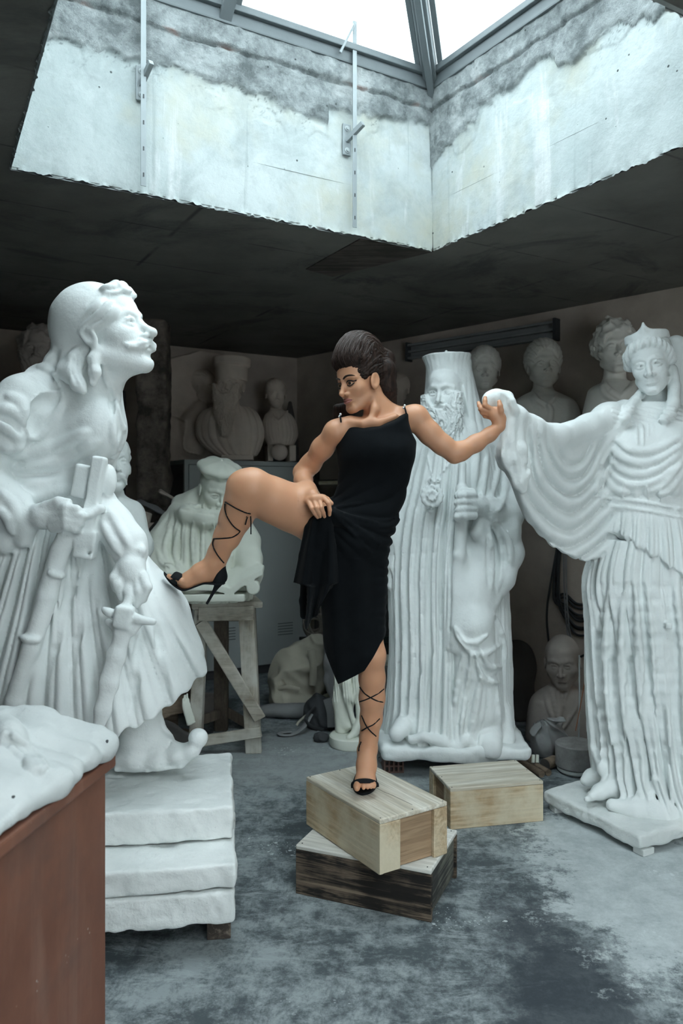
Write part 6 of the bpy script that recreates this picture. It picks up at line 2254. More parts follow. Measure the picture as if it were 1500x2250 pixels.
def locker():
    ang = math.atan2(UD[1], UD[0])
    m = plain('grey_green_enamel', (0.47, 0.51, 0.50), .5, .08, 3, .05, .1)
    md = plain('locker_side', (0.10, 0.10, 0.105), .6, .2, 3, .05, .1)
    root = thing('locker', 'grey steel locker with louvred doors against the back wall, busts standing on it', 'locker', loc(0, 0, 0), ang)
    w, d, h = 1.20, .42, 1.90

    def part(nm, c, s, mm, bev=.003, par=root):
        bm = bmesh.new()
        bm_box(bm, c, s, 0, bev)
        return link(nm, bm_mesh(bm), mm, par, world=(par is not root)) if par is root else link(nm, bm_mesh(bm), mm, par, world=False)
    part('body', (w / 2, d / 2 + .01, h / 2 + .03), (w, d - .02, h - .06), md)
    for x in (.018, w - .018):
        part('side_frame', (x, .02, h / 2), (.036, .04, h), m)
    part('top_panel', (w / 2, d / 2, h - .02), (w, d, .04), m)
    part('plinth', (w / 2, d / 2 + .02, .035), (w, d - .04, .07), md)
    for k in range(2):
        x0 = .04 + k * (w - .08) / 2
        ww = (w - .08) / 2 - .004
        o = part('door', (x0 + ww / 2, .004, h / 2 + .02), (ww, .022, h - .13), m)
        bm = bmesh.new()
        for zz in (.34, .365, .39, .415, .44, 1.62, 1.645, 1.67):
            bm_box(bm, (x0 + ww * .62, -.0075, zz), (.15, .003, .006))
            link('louvre_slot', bm_mesh(bm), M_DARKM, o, world=False)
            bm = bmesh.new()
        bm.free()
        for zz in (.25, .95, 1.62):
            bm = bmesh.new()
            bm_box(bm, (x0 + (0 if k == 0 else ww), -.010, zz), (.014, .016, .07), 0, .003)
            link('hinge', bm_mesh(bm), m, o, world=False)
    part('handle', (w / 2 + .05, -.020, 1.0), (.02, .024, .11), M_DARKM, .004)


locker()


# ---------------------------------------------------------------- busts
def bust(label, hc_px, D, hs, hr, parts, rows, m, vox=.006, neck=True, extra=None, base=None, fold=None, name='bust', group=None, cut_z=None, ext=.95):
    hc = W(*hc_px, D)
    xs = [r[1] for r in rows] + [r[2] for r in rows] + [hc_px[0] - 80, hc_px[0] + 80]
    zlo = z_at(max(r[0] for r in rows), D) - .02
    hd = max(r[4] + abs(r[3]) for r in rows) + .08
    lo = np.array([(min(xs) - 750) * D / F - .06, D - max(hd, .3), zlo - (.12 if base else 0)])
    hi = np.array([(max(xs) - 750) * D / F + .06, D + max(hd, .3), hc[2] + hs * .95])
    S = Sculpt(lo, hi, vox)
    S.loft(rows, D, 0, fold)
    if neck:
        S.chain3([hc + [0, .03 * hs / .3, -.95 * hs], hc + [0, .02, -.30 * hs]], [.24 * hs, .20 * hs], .10 * hs)
    put_head(S, hc, hs, *hr, parts, .06, ext=ext)
    if extra:
        extra(S, lambda p: hc + rot3(*hr) @ (np.asarray(p) * hs))
    if cut_z is not None:
        S.apply(lambda x, y, z: cut_z - z, op='and', k=.003)
    S.noise(.002, 22, 7)
    root = thing(name, label, 'bust', ((hc[0]), D, lo[2]), 0, group)
    link('figure', S.mesh('bust'), m, root)
    if base:
        base(root)
    return root


ZL = 1.90


def lathe_part(root, nm, prof, c, m, n=28):
    bm = bmesh.new()
    bm_lathe(bm, prof, c, n)
    return link(nm, bm_mesh(bm, smooth=True, angle=.7), m, root)


def box_part(root, nm, c, s, m, rz=0, bev=.006):
    bm = bmesh.new()
    bm_box(bm, c, s, rz, bev)
    return link(nm, bm_mesh(bm), m, root)


# priest with a very long beard
def priest_hat(x, y, z):
    q = np.sqrt((x / .40) ** 2 + ((y + .06) / .43) ** 2)
    d = (q - 1) * .40
    d = smax(smax(d, z - .52, .02), .12 - z, .02)
    q2 = np.sqrt((x / .47) ** 2 + ((y + .06) / .50) ** 2)
    d2 = smax((q2 - 1) * .47, np.abs(z - .60) - .11, .04)
    return smin(d, d2, .03)


DL = 6.78
bust('dusty bust of a priest with very long beard and round hat, on the locker', (506, 848), DL, .345, (-14, 2, 0),
     [head_field(brow=1.4, nose=1.1, mouth=0), (priest_hat, .01), (beard_cheeks(4, 12), .03), (beard_long(-.26, -1.32, .27, .17, .05, 8, 9, .30, .02), .03), (moustache(.20, .22, .04), .015)],
     [(892, 462, 545, .07, .08), (905, 440, 562, .07, .11), (930, 428, 574, .06, .15), (955, 428, 578, .06, .16), (975, 440, 574, .05, .15), (995, 466, 566, .04, .12), (1003, 484, 560, .03, .11)], M_DUST,
     fold=lambda th, z, x, y: .006 * ridge(th * 3.5 + .2), cut_z=z_at(1001, DL), ext=1.45,
     base=lambda r: box_part(r, 'base', (W(522, 0, DL)[0], DL, (ZL + z_at(1001, DL)) / 2), (.27, .20, z_at(1001, DL) - ZL), M_DUST, .1))
DB = 7.02
bust('small dusty bust of a short-haired boy with an open collar, on the locker', (606, 866), DB, .255, (14, -4, 0), [head_field(fem=True, brow=.8, nose=.9), (hair_short(1, .30, .05, 3, 6), .015)],
     [(902, 592, 625, .02, .07), (912, 582, 640, .02, .09), (930, 577, 650, .01, .12), (955, 579, 654, 0, .13), (972, 586, 648, 0, .11), (980, 588, 644, 0, .10)], M_DUST,
     fold=lambda th, z, x, y: .003 * ridge(th * 4), cut_z=z_at(979, DB),
     extra=lambda S, H: (S.strokes([[(592, 902), (600, 916), (612, 926)], [(632, 902), (624, 914), (612, 926)]], .010, sink=.1), S.stroke([(612, 926), (613, 960)], .006, op='cut')),
     base=lambda r: (box_part(r, 'base', (W(590, 0, DB)[0], DB + .02, (ZL + z_at(979, DB)) / 2), (.045, .16, z_at(979, DB) - ZL), M_DUST, .3), box_part(r, 'base', (W(638, 0, DB)[0], DB + .02, (ZL + z_at(979, DB)) / 2), (.06, .16, z_at(979, DB) - ZL), M_DUST, .3)))
bm = bmesh.new()
bmesh.ops.create_uvsphere(bm, u_segments=32, v_segments=20, radius=.072)
o = link('plaster_ball', bm_mesh(bm, smooth=True), M_DUST)
_p = W(614, 0, 6.82)
o.location = (_p[0], 6.82, ZL + .0715)
tag(o, 'dusty plaster ball lying on the locker in front of the small bust', 'ball')


def relief_plaque():
    """portrait relief of a man holding a paper, leaning against the wall at the end of the locker"""
    D = 7.02
    root = thing('plaster_relief', 'dusty plaster relief of a man in profile, leaning left of the bearded priest bust', 'relief', (W(420, 0, D)[0], D, ZL), 0)
    S = Sculpt((-1.68, 6.80, 1.86), (-1.04, 7.30, 2.98), .006)
    q = [(357, 797), (437, 764), (478, 770), (484, 1012), (356, 1016), (368, 960), (362, 880)]
    qx = np.array([(p[0] - 750) * D / F for p in q]); qz = np.array([z_at(p[1], D) for p in q])

    def slab(x, y, z):
        yc = D + .03 + .05 * (z - 1.9) + .5 * (x + 1.35)
        left = np.interp(np.asarray(z).ravel(), [z_at(1016, D), z_at(960, D), z_at(880, D), z_at(797, D)], [(356 - 750) * D / F, (366 - 750) * D / F, (363 - 750) * D / F, (357 - 750) * D / F]).astype(np.float32)[None, None, :]
        top = col_interp(x, [qx[0], qx[1], qx[2]], [qz[0], qz[1], qz[2]])[:, None, None]
        d = np.abs(y - yc) - .035
        d = smax(d, left - x, .02)
        d = smax(d, z - top, .02)
        d = smax(d, x - (482 - 750) * D / F, .01)
        return smax(d, ZL + .0 - z, .01)
    S.apply(slab, k=0)
    S.noise(.003, 16, 3)
    f = lambda px, py: (S.front(px, py) or D)
    hc = W(448, 850, f(448, 850) + .02)
    put_head(S, hc, .30, 62, 0, 0, [head_field(), (hair_short(1, .30, .03, 9, 7), .01)], .03)
    S.chain([(440, 900, D + .04, 18), (425, 930, D + .02, 30), (420, 980, D + .02, 30)], .04)
    S.chain([(398, 905, D + .0, 8), (385, 940, D + .0, 10), (398, 975, D - .02, 10), (430, 985, D - .03, 10)], .03)
    S.stroke([(362, 908), (400, 922), (408, 930), (404, 985), (440, 1000)], .008, sink=.2)
    for k in range(4):
        S.chain([(395 + 3 * k, 946 + 8 * k, D - .01, 6), (420 + 2 * k, 958 + 8 * k, D - .02, 6)], .006)
    link('panel', S.mesh('relief'), M_DUST, root)


relief_plaque()

# ledge on the right wall with three portrait busts
ZS = 1.80
A0 = on_wall(1035, ZS, K_, WD, .0); A1 = on_wall(1520, ZS, K_, WD, .0)
NW = np.array([WD[1], -WD[0]])                    # into the room


def ledge():
    sh = thing('wall_shelf', 'dark wooden wall shelf behind the bishop and crowned statues, busts on it', 'shelf', (A0[0], A0[1], ZS), math.atan2(WD[1], WD[0]))
    L = np.linalg.norm(A1 - A0)
    mw = wood('shelf_board', (0.12, 0.10, 0.085), (0.20, 0.17, 0.14), 'X', 1)
    bm = bmesh.new()
    bm_box(bm, (L / 2, -.22, -.02), (L, .44, .04), 0, .004)
    link('board', bm_mesh(bm), mw, sh, world=False)
    for s in (.1, L / 2, L - .1):
        bm = bmesh.new()
        bm_beam(bm, (s, -.015, -.30), (s, -.36, -.045), .035, .035)
        bm_beam(bm, (s, -.015, -.34), (s, -.015, -.045), .035, .03, up=(0, 1, 0))
        link('bracket', bm_mesh(bm), mw, sh, world=False)


ledge()


def wall_d(px, off):
    return on_wall(px, 0, K_, WD, off)[1]


g = 'portrait busts on the wall shelf'
d1 = wall_d(1064, .24)
bust('grey bust of a smiling man with glasses, half hidden behind the bishop\'s hat', (1064, 812), d1, .31, (-8, -2, 0), [head_field(jaw=1.1, nose=1.25, brow=1.6, lids=1.4, mouth=1.3, cheek=1.15), (hair_short(1, .30, .08, 5, 8), .015)],
     [(868, 1040, 1100, .02, .08), (885, 1012, 1126, .02, .13), (920, 992, 1142, .01, .17), (975, 990, 1144, 0, .18), (1010, 1000, 1136, 0, .16)], M_GREYP, cut_z=ZS,
     extra=lambda S, H: [S.chain3([H((sx * (.135 + .085 * math.cos(a)), .365, -.01 + .075 * math.sin(a))) for a in np.linspace(0, 2 * PI, 13)], [.0035] * 13, .002) for sx in (-1, 1)] + [S.chain3([H((-.05, .375, .0)), H((.05, .375, .0))], [.003] * 2, .002)])
d2 = wall_d(1196, .24)
bust('grey bust of a man in collar and tie, between the bishop and crowned statues', (1194, 803), d2, .325, (-2, 2, 0), [head_field(jaw=1.1, brow=1.7, nose=1.2, lids=1.4, mouth=1.3), (hair_short(1, .30, .09, 6, 9, side=.05), .015)],
     [(858, 1172, 1216, .02, .08), (870, 1146, 1244, .02, .12), (884, 1130, 1264, .01, .16), (915, 1120, 1275, 0, .18), (960, 1118, 1278, 0, .18), (1020, 1124, 1272, 0, .17)], M_GREYP, cut_z=ZS,
     extra=lambda S, H: (S.strokes([[(1170, 862), (1182, 880), (1202, 890)], [(1220, 862), (1214, 878), (1204, 890)], [(1165, 872), (1178, 890), (1192, 898)]], .012, sink=.1), S.stroke([(1204, 890), (1210, 905), (1206, 940)], .014, sink=.3)))
d3 = wall_d(1352, .26)
bust('grey bust of a curly-haired man in an open shirt, behind the crowned statue', (1353, 768), d3, .34, (-12, 4, 3), [head_field(jaw=1.15, brow=1.7, nose=1.15, lids=1.4, mouth=1.4), (hair_short(1, .28, .10, 8, 8, curl=.065), .02)],
     [(838, 1328, 1384, .02, .09), (852, 1300, 1410, .02, .13), (872, 1290, 1430, .01, .17), (920, 1280, 1436, 0, .19), (1000, 1278, 1440, 0, .19), (1040, 1280, 1440, 0, .18)], M_GREYP, cut_z=ZS,
     extra=lambda S, H: S.strokes([[(1326, 836), (1334, 852), (1362, 872)], [(1392, 838), (1386, 852), (1364, 872)], [(1322, 844), (1330, 866), (1358, 884)]], .014, sink=.1))

# balding man in a suit, standing on the floor under the cables
D4 = 5.12
bust('grey clay bust of a balding smiling man in suit and tie, on the floor', (1235, 1452), D4, .325, (-22, -6, 4), [head_field(jaw=1.15, cheek=1.35, nose=1.3, mouth=1.7, brow=1.7, lids=1.5)],
     [(1512, 1204, 1268, .03, .09), (1524, 1184, 1290, .03, .13), (1540, 1168, 1308, .02, .17), (1575, 1160, 1318, .01, .20), (1615, 1156, 1322, .01, .21), (1640, 1156, 1322, .01, .21)], M_CLAY, cut_z=.002,
     extra=lambda S, H: (S.strokes([[(1208, 1512), (1216, 1535), (1222, 1580)], [(1250, 1512), (1240, 1535), (1228, 1580)], [(1196, 1525), (1206, 1560), (1222, 1600)], [(1268, 1530), (1262, 1560), (1236, 1605)]], .010, sink=.1), S.stroke([(1226, 1520), (1228, 1545), (1226, 1600)], .014, sink=.3)))

# small statue behind the hero, only its face shows past his chest
D5 = 4.35
bust('white plaster moustached statue showing past the kilted statue\'s chest', (240, 1020), D5, .33, (34, 8, 0), [head_field(brow=1.6, lids=1.3, nose=1.1), (hair_short(1, .28, .05, 9, 8, curl=.02), .02), (moustache(.18, .12, .045), .015)],
     [(1085, 215, 262, .02, .09), (1105, 180, 290, .02, .14), (1150, 160, 300, .01, .18), (1250, 150, 305, 0, .2), (1400, 150, 305, 0, .2), (1700, 150, 305, 0, .2), (1722, 150, 305, 0, .2)], M_PLASTER_B, cut_z=.001, name='statue', fold=lambda th, z, x, y: .012 * np.clip((1.5 - z) * 3, .2, 1) * (ridge(th * 3.2 + .2 * np.sin(z * 4)) + .4 * ridge(th * 7.1)),
     extra=lambda S, H: (S.chain([(172, 1130, 4.33, 34), (160, 1200, 4.28, 32), (185, 1270, 4.16, 26), (225, 1262, 4.10, 20)], .04), S.chain([(286, 1130, 4.33, 32), (304, 1200, 4.28, 30), (280, 1275, 4.16, 25), (240, 1266, 4.10, 20)], .04), S.strokes([[(205, 1095), (222, 1130), (230, 1190)], [(262, 1095), (246, 1130), (238, 1190)]], .014, sink=.1)))

# bearded head in the dark on the left, on a rack
D6 = 5.6
bust('dark bearded classical head with curly hair on the rack behind the kilted statue', (84, 772), D6, .33, (14, 4, 0), [head_field(brow=1.5, nose=1.1, mouth=0), (hair_short(1, .28, .08, 10, 8, curl=.06), .02), (beard_cheeks(5, 9), .03), (beard_long(-.26, -.80, .26, .18, .07, 9, 6, .2), .03), (moustache(.18, .12, .045), .015)],
     [(838, 60, 110, .02, .10), (850, 45, 125, .01, .12), (868, 42, 128, 0, .12)], M_CLAY, cut_z=z_at(864, D6), ext=1.2)
# small dim head behind her hair
D7 = 6.45
bust('dim dusty head on the dark rack, just behind the woman\'s hair', (874, 856), D7, .25, (-20, 0, 0), [head_field(), (hair_short(1, .30, .03, 11, 7), .01)],
     [(892, 862, 890, .0, .06), (903, 850, 902, .0, .09), (935, 846, 906, .0, .10)], M_DUST, cut_z=z_at(932, D7))
# ---------------------------------------------------------------- clutter of the workshop
M_CANVAS = plain('beige_canvas', (0.40, 0.38, 0.31), .9, .2, 5, .3)
M_GREYC = plain('grey_cloth', (0.24, 0.245, 0.25), .9, .25, 6, .3)
M_DKC = plain('dark_fabric', (0.045, 0.048, 0.052), .9, .4, 8, .3)
M_ROPE = plain('dusty_rope', (0.20, 0.18, 0.155), .9, .3, 30, .3)
M_CABLE = plain('black_cable', (0.035, 0.038, 0.042), .5, .2, 12)
M_ROCK = plain('dark_stone', (0.055, 0.052, 0.05), .95, .4, 5, .5)


def cloth_lump(name, label, cat, c, r, m, seed, h=.007, crease=.03, cuts=(), adds=(), group=None, zmin=.001):
    """sagging sack: swollen body with sharp creases"""
    S = Sculpt(np.array(c) - np.array(r) * 1.4 - .06, np.array(c) + np.array(r) * 1.4 + .06, h)
    S.ell(c, r, 0)
    for a in adds:
        S.chain3(*a, k=.05)
    f = 1.25 / max(r)
    S.apply(lambda x, y, z: crease * (np.abs(vnoise(x, y, z, f, seed)) - .35) + crease * .35 * (np.abs(vnoise(x + .5 * z, y, z * .6, f * 2.4, seed + 1)) - .3), op='disp')
    S.apply(lambda x, y, z: zmin - z, op='and', k=.01)
    for a in cuts:
        S.chain3(*a, k=.008, op='cut')
    o = link(name, S.mesh(name), m)
    return tag(o, label, cat, group)


# stone drum on its plaster disc
p = W(1266, 0, 4.52)
root = thing('stone_drum', 'grey stone drum lying beside the crowned statue\'s base', 'stone drum', (p[0], 4.52, 0.0))
m_st, nt, b = mat('sawn_grey_stone')
n = N(nt)
nt.links.new(n.mix(n.ramp(n.noise(9, 8, .7), [(.35, 0), (.65, 1)]), (.21, .205, .20), (.36, .355, .35)), b.inputs['Base Color'])
nt.links.new(n.bump(n.noise(60, 6, .7), .3, .004), b.inputs['Normal'])
lathe_part(root, 'drum', [(0, .035), (.108, .035), (.118, .045), (.119, .165), (.112, .172), (0, .172)], (p[0], 4.52, 0), m_st, 48)
lathe_part(root, 'disc', [(0, .001), (.085, .001), (.108, .018), (.110, .034), (0, .034)], (p[0], 4.52, 0), M_SLAB, 40)

# knotted plastic bag
p = W(1206, 1622, 4.76)
S = Sculpt((p[0] - .2, 4.56, .0), (p[0] + .2, 4.94, .34), .005)
S.ell((p[0], 4.76, .12), (.12, .10, .115), 0)
S.chain3([(p[0] - .03, 4.72, .20), (p[0] + .00, 4.70, .235), (p[0] + .05, 4.69, .262), (p[0] + .075, 4.69, .272)], [.05, .03, .018, .012], .03)
S.apply(lambda x, y, z: .026 * (np.abs(np.sin(np.arctan2(x - p[0] + .05, z - .26) * 5 + 2 * vnoise(x, y, z, 6, 3))) - .4) + .010 * (np.abs(vnoise(x, y, z, 22, 4)) - .3), op='disp')
S.apply(lambda x, y, z: .002 - z, op='and', k=.01)
m_bag, nt, b = mat('dusty_plastic_bag')
n = N(nt)
nt.links.new(n.mix(n.ramp(n.noise(4, 4, .6), [(.45, 0), (.6, 1)]), (.36, .37, .37), (.27, .24, .24)), b.inputs['Base Color'])
b.inputs['Roughness'].default_value = .45
tag(link('plastic_bag', S.mesh('plastic_bag'), m_bag), 'knotted grey plastic bag on the floor in front of the balding bust', 'bag')

# round bars on the floor
w_p = wood('debarked_stick', (.22, .165, .12), (.34, .27, .20), 'X', 1, grain=8)
sticks = [((1128, 1664), (1190, 1701), .020, 'thick dusty round bar on the floor, nearest to the pale box'), ((1140, 1660), (1205, 1698), .019, 'dusty round bar on the floor, second from the pale box'), ((1150, 1655), (1175, 1672), .014, 'thin dusty round bar on the floor beneath the plastic bag')]
for (a, b_, r, l) in sticks:
    A, B = WZ(*a, r), WZ(*b_, r)
    bm = bmesh.new()
    add_vf(bm, *tube_mesh([A, A * .5 + B * .5, B], r, 14))
    tag(link('round_bar', bm_mesh(bm, smooth=True, angle=.8), w_p), l, 'bar', 'round bars on the floor')
for (px, l) in ((1171, 'short cut stick standing up among the floor bars, left one'), (1180, 'short cut stick standing up among the floor bars, right one')):
    A = WZ(px, 1676, .04)
    bm = bmesh.new()
    add_vf(bm, *tube_mesh([A, A + np.array([.006, .02, .04])], .010, 10))
    tag(link('cut_stick', bm_mesh(bm), M_CREAM), l, 'stick', 'cut sticks')
A, B = WZ(1197, 1680, .034), WZ(1217, 1672, .034)
bm = bmesh.new()
add_vf(bm, *tube_mesh([A, B], .033, 18))
lg = link('log', bm_mesh(bm, smooth=True, angle=.8), w_p)
tag(lg, 'short thick log with a dark sawn end, against the stone drum', 'log')
dd = (A - B) / np.linalg.norm(A - B)
bm = bmesh.new()
add_vf(bm, *tube_mesh([A - dd * .002, A + dd * .002], .0325, 18))
link('sawn_end', bm_mesh(bm), M_ROCK, lg)

# hollow brick under the bishop statue
m_br = plain('red_hollow_brick', (.16, .10, .085), .9, .2, 14, .2)


def brick(px, py, d, rz, label):
    c = W(px, py, d)
    root = thing('hollow_brick', label, 'brick', (c[0], d, .001), rz, 'hollow bricks under the bishop statue')
    bm = bmesh.new()
    w, dp, h = .115, .19, .078
    t = .009
    for i in range(5):
        bm_box(bm, (-w / 2 + t / 2 + i * (w - t) / 4, 0, h / 2), (t, dp, h))
    for k in range(3):
        bm_box(bm, (0, 0, t / 2 + k * (h - t) / 2), (w, dp, t))
    link('body', bm_mesh(bm), m_br, root, world=False)
    bm = bmesh.new()
    bm_box(bm, (0, .01, h / 2), (w - .012, dp - .03, h - .012))
    link('cells', bm_mesh(bm), M_ROCK, root, world=False)


brick(861, 1690, 4.60, .05, 'red hollow brick under the near edge of the bishop statue\'s base, beside the foot')
brick(1060, 1690, 4.95, -.1, 'red hollow brick under the far right of the bishop statue\'s base')

# cables hung on the right wall
root = thing('cable_coil', 'coil of black cables hanging on the wall between the bishop and crowned statues', 'cable', on_wall(1250, 1.45, K_, WD, .03))
rnd = random.Random(4)
for i in range(9):
    ctrl = []
    a0 = (1228 + rnd.uniform(-5, 6), 1195)
    low = 1330 + 9 * i + rnd.uniform(-4, 4)
    left = [(a0[0], a0[1]), (a0[0] - 6, 1250), (a0[0] - 6 + rnd.uniform(-3, 3), 1310 + i * 2), (1240 + i * 1.5, low - 22), (1268, low), (1300, low - 4), (1330, low - 40), (1345, 1290), (1330, 1230), (1300, 1200)]
    if i == 8:
        left = [(1224, 1200), (1210, 1280), (1202, 1330), (1202, 1380), (1212, 1430), (1250, 1450), (1282, 1440), (1300, 1425)]
    P = [on_wall(px, 0, K_, WD, .018 + .006 * (i % 3)) for px, py in left]
    for q, (px, py) in zip(P, left):
        q[2] = z_at(py, q[1])
    tube_obj('loop', P, .0085, M_CABLE, root, 8)
for off, px0 in ((0, 1238), (.01, 1243)):
    P = []
    for px, py in ((px0, 1195), (px0 + 1, 1290), (px0 + 7, 1380), (px0 + 20, 1440)):
        q = on_wall(px, 0, K_, WD, .045 + off); q[2] = z_at(py, q[1]); P.append(q)
    tube_obj('loop', P, .006, M_GREYC, root, 6)
for i, (a, c, mm) in enumerate((((1272, 1440), (1271, 1634), M_STEEL), ((1293, 1440), (1264, 1606), plain('orange_cord', (.30, .12, .06), .7)))):
    q0 = W(*a, 4.98); q1 = W(*c, 4.70)
    q1[2] = max(q1[2], .01)
    o = tube_obj('cord', [q0, (q0 + q1) / 2 + [0, -.01, 0], q1], .0045 if i == 0 else .003, mm, None, 6)
    tag(o, ('grey cord hanging down in front of the balding bust', 'thin orange cord slanting across the balding bust')[i], 'cord')

# rail on the right wall
root = thing('wall_rail', 'long dark channel rail fixed high on the right wall', 'rail', on_wall(1060, 2.4, K_, WD, .03))
a, c = on_wall(898, 0, K_, WD, .035), on_wall(1222, 0, K_, WD, .035)
za, zc = z_at(774, a[1]), z_at(724, c[1])
a[2], c[2] = za, zc
M_RAIL = plain('grey_rail', (.24, .25, .25), .6, .2, 8, .1)
for o, w_, h_, mm in ((0, .05, .018, M_RAIL), (.055, .06, .018, M_RAIL), (-.055, .06, .018, M_RAIL)):
    bm = bmesh.new(); bm_beam(bm, a + [0, 0, o], c + [0, 0, o], w_, h_, bevel=.003); link('flange', bm_mesh(bm), mm, root)
bm = bmesh.new(); bm_beam(bm, a + np.array([.01, .02, 0]), c + np.array([.01, .02, 0]), .012, .12); link('web', bm_mesh(bm), M_RAIL, root)
for q in (a, c):
    bm = bmesh.new(); bm_box(bm, q + np.array([0, 0, 0]), (.02, .075, .16), math.atan2(WD[1], WD[0]), .003); link('end_plate', bm_mesh(bm), M_DARKM, root)

# canvas sack and other bags in front of the locker
cc = W(655, 1490, 5.95)
sk = cloth_lump('canvas_sack', 'large beige canvas sack slumped in front of the locker', 'sack', (cc[0], 5.95, .22), (.20, .17, .25), M_CANVAS, 3, .0065, .075,
                adds=[([(cc[0] + .06, 5.92, .32), (cc[0] + .12, 5.92, .44), (cc[0] + .14, 5.93, .50)], [.12, .08, .05]), ([(cc[0] - .12, 5.85, .08), (cc[0] + .10, 5.82, .06), (cc[0] + .2, 5.84, .05)], [.08, .07, .05]), ([(cc[0] - .15, 5.86, .20), (cc[0] - .19, 5.83, .24)], [.05, .015])],
                cuts=[([(cc[0] - .11, 5.78, .30), (cc[0] - .02, 5.76, .36), (cc[0] + .07, 5.80, .43)], [.006] * 3), ([(cc[0] - .10, 5.77, .16), (cc[0] - .02, 5.75, .14), (cc[0] + .02, 5.76, .06)], [.008] * 3)])
for pts, r in (([(cc[0] - .16, 5.80, .16), (cc[0] - .06, 5.755, .19), (cc[0] + .02, 5.76, .17)], .016), ([(cc[0] + .10, 5.78, .46), (cc[0] + .12, 5.77, .34), (cc[0] + .115, 5.77, .20)], .026)):
    tube_obj('strap', pts, r, M_CANVAS, sk, 8, .35, up=(0, 1, 0))
cloth_lump('grey_tarpaulin', 'grey folded tarpaulin trailing from under the canvas sack', 'tarpaulin', (cc[0] - .02, 5.66, .045), (.28, .08, .05), M_GREYC, 9, .006, .03)
# sleeve of pale cloth next to the sack
cp = W(728, 1450, 5.8)
S = Sculpt((cp[0] - .14, 5.6, .0), (cp[0] + .2, 6.0, .60), .006)
S.chain3([(cp[0] - .01, 5.8, .50), (cp[0] - .005, 5.78, .36), (cp[0] - .015, 5.78, .24), (cp[0] + .01, 5.76, .17)], [.045, .05, .042, .03], .03)
S.chain3([(cp[0] + .0, 5.77, .17), (cp[0] + .03, 5.74, .10), (cp[0] + .09, 5.74, .09), (cp[0] + .12, 5.78, .16)], [.03, .035, .035, .03], .03)
S.chain3([(cp[0] + .05, 5.85, .02), (cp[0] + .05, 5.85, .3)], [.06, .05], .03)
S.apply(lambda x, y, z: .014 * (np.abs(vnoise(x, y, z, 14, 3)) - .3), op='disp')
S.apply(lambda x, y, z: .002 - z, op='and')
tag(link('pale_coat', S.mesh('coat'), plain('pale_grey_cloth', (.33, .33, .33), .9, .15, 6, .2)), 'crumpled pale grey coat sleeve behind the tip of the dress', 'coat')
# dark backpack with straps
cb = W(700, 1570, 5.35)
bp = cloth_lump('backpack', 'dark blue-grey backpack with loose straps lying on the floor left of the small statue', 'backpack', (cb[0] + .02, 5.40, .10), (.13, .12, .13), M_DKC, 12, .006, .03)
tube_obj('strap', [(cb[0] - .05, 5.30, .12), (cb[0] - .10, 5.24, .05), (cb[0] - .17, 5.20, .012), (cb[0] - .235, 5.19, .012), (cb[0] - .25, 5.24, .012), (cb[0] - .18, 5.26, .014)], .020, M_GREYC, bp, 8, .25, up=(0, 0, 1))
tube_obj('strap', [(cb[0] + .06, 5.31, .22), (cb[0] + .085, 5.27, .14), (cb[0] + .09, 5.27, .04)], .030, M_GREYC, bp, 8, .25, up=(0, 1, 0))
tube_obj('strap', [(cb[0] - .08, 5.36, .10), (cb[0] - .13, 5.34, .06), (cb[0] - .15, 5.33, .035)], .008, M_CANVAS, bp, 6)
tube_obj('strap', [(cb[0] - .02, 5.29, .17), (cb[0] - .08, 5.25, .11), (cb[0] - .05, 5.22, .06), (cb[0] + .03, 5.24, .03)], .022, M_DKC, bp, 8, .3, up=(0, .6, .7))
cl = W(705, 1612, 5.1)
cloth_lump('belt_roll', 'small black rolled belt on the floor beside the round statuette base', 'belt', (cl[0], 5.08, .03), (.05, .035, .032), M_DKC, 15, .004, .012)
# rope coil on a peg box
cr = W(690, 1385, 6.3)
pe = thing('crate', 'dark storage crate beside the locker, a rope coil on it', 'crate', (cr[0] + .12, 6.42, 0), .25)
bm = bmesh.new(); bm_box(bm, (0, 0, .20), (.42, .30, .40), 0, .005); link('body', bm_mesh(bm), M_ROCK, pe, world=False)
bm = bmesh.new(); bm_box(bm, (0, 0, .41), (.44, .32, .025), 0, .004); link('lid', bm_mesh(bm), M_ROCK, pe, world=False)
rp = thing('rope_coil', 'tangled dusty rope coil heaped above the canvas sack', 'rope', (cr[0], 6.36, .425))
rnd = random.Random(8)
for i in range(9):
    R1, R2 = rnd.uniform(.06, .11), rnd.uniform(.06, .10)
    ox, oz, tl = rnd.uniform(-.03, .05), rnd.uniform(.085, .13), rnd.uniform(-.7, .7)
    pts = []
    for a in np.linspace(0, 2 * PI, 15):
        u_, v_ = R1 * math.cos(a), R2 * math.sin(a)
        pts.append((cr[0] + ox + u_ * math.cos(tl * .5), 6.36 + u_ * math.sin(tl) * .6 + .05 * (i % 3 - 1), .44 + oz + v_))
    tube_obj('loop', pts, .009, M_ROPE, rp, 6)

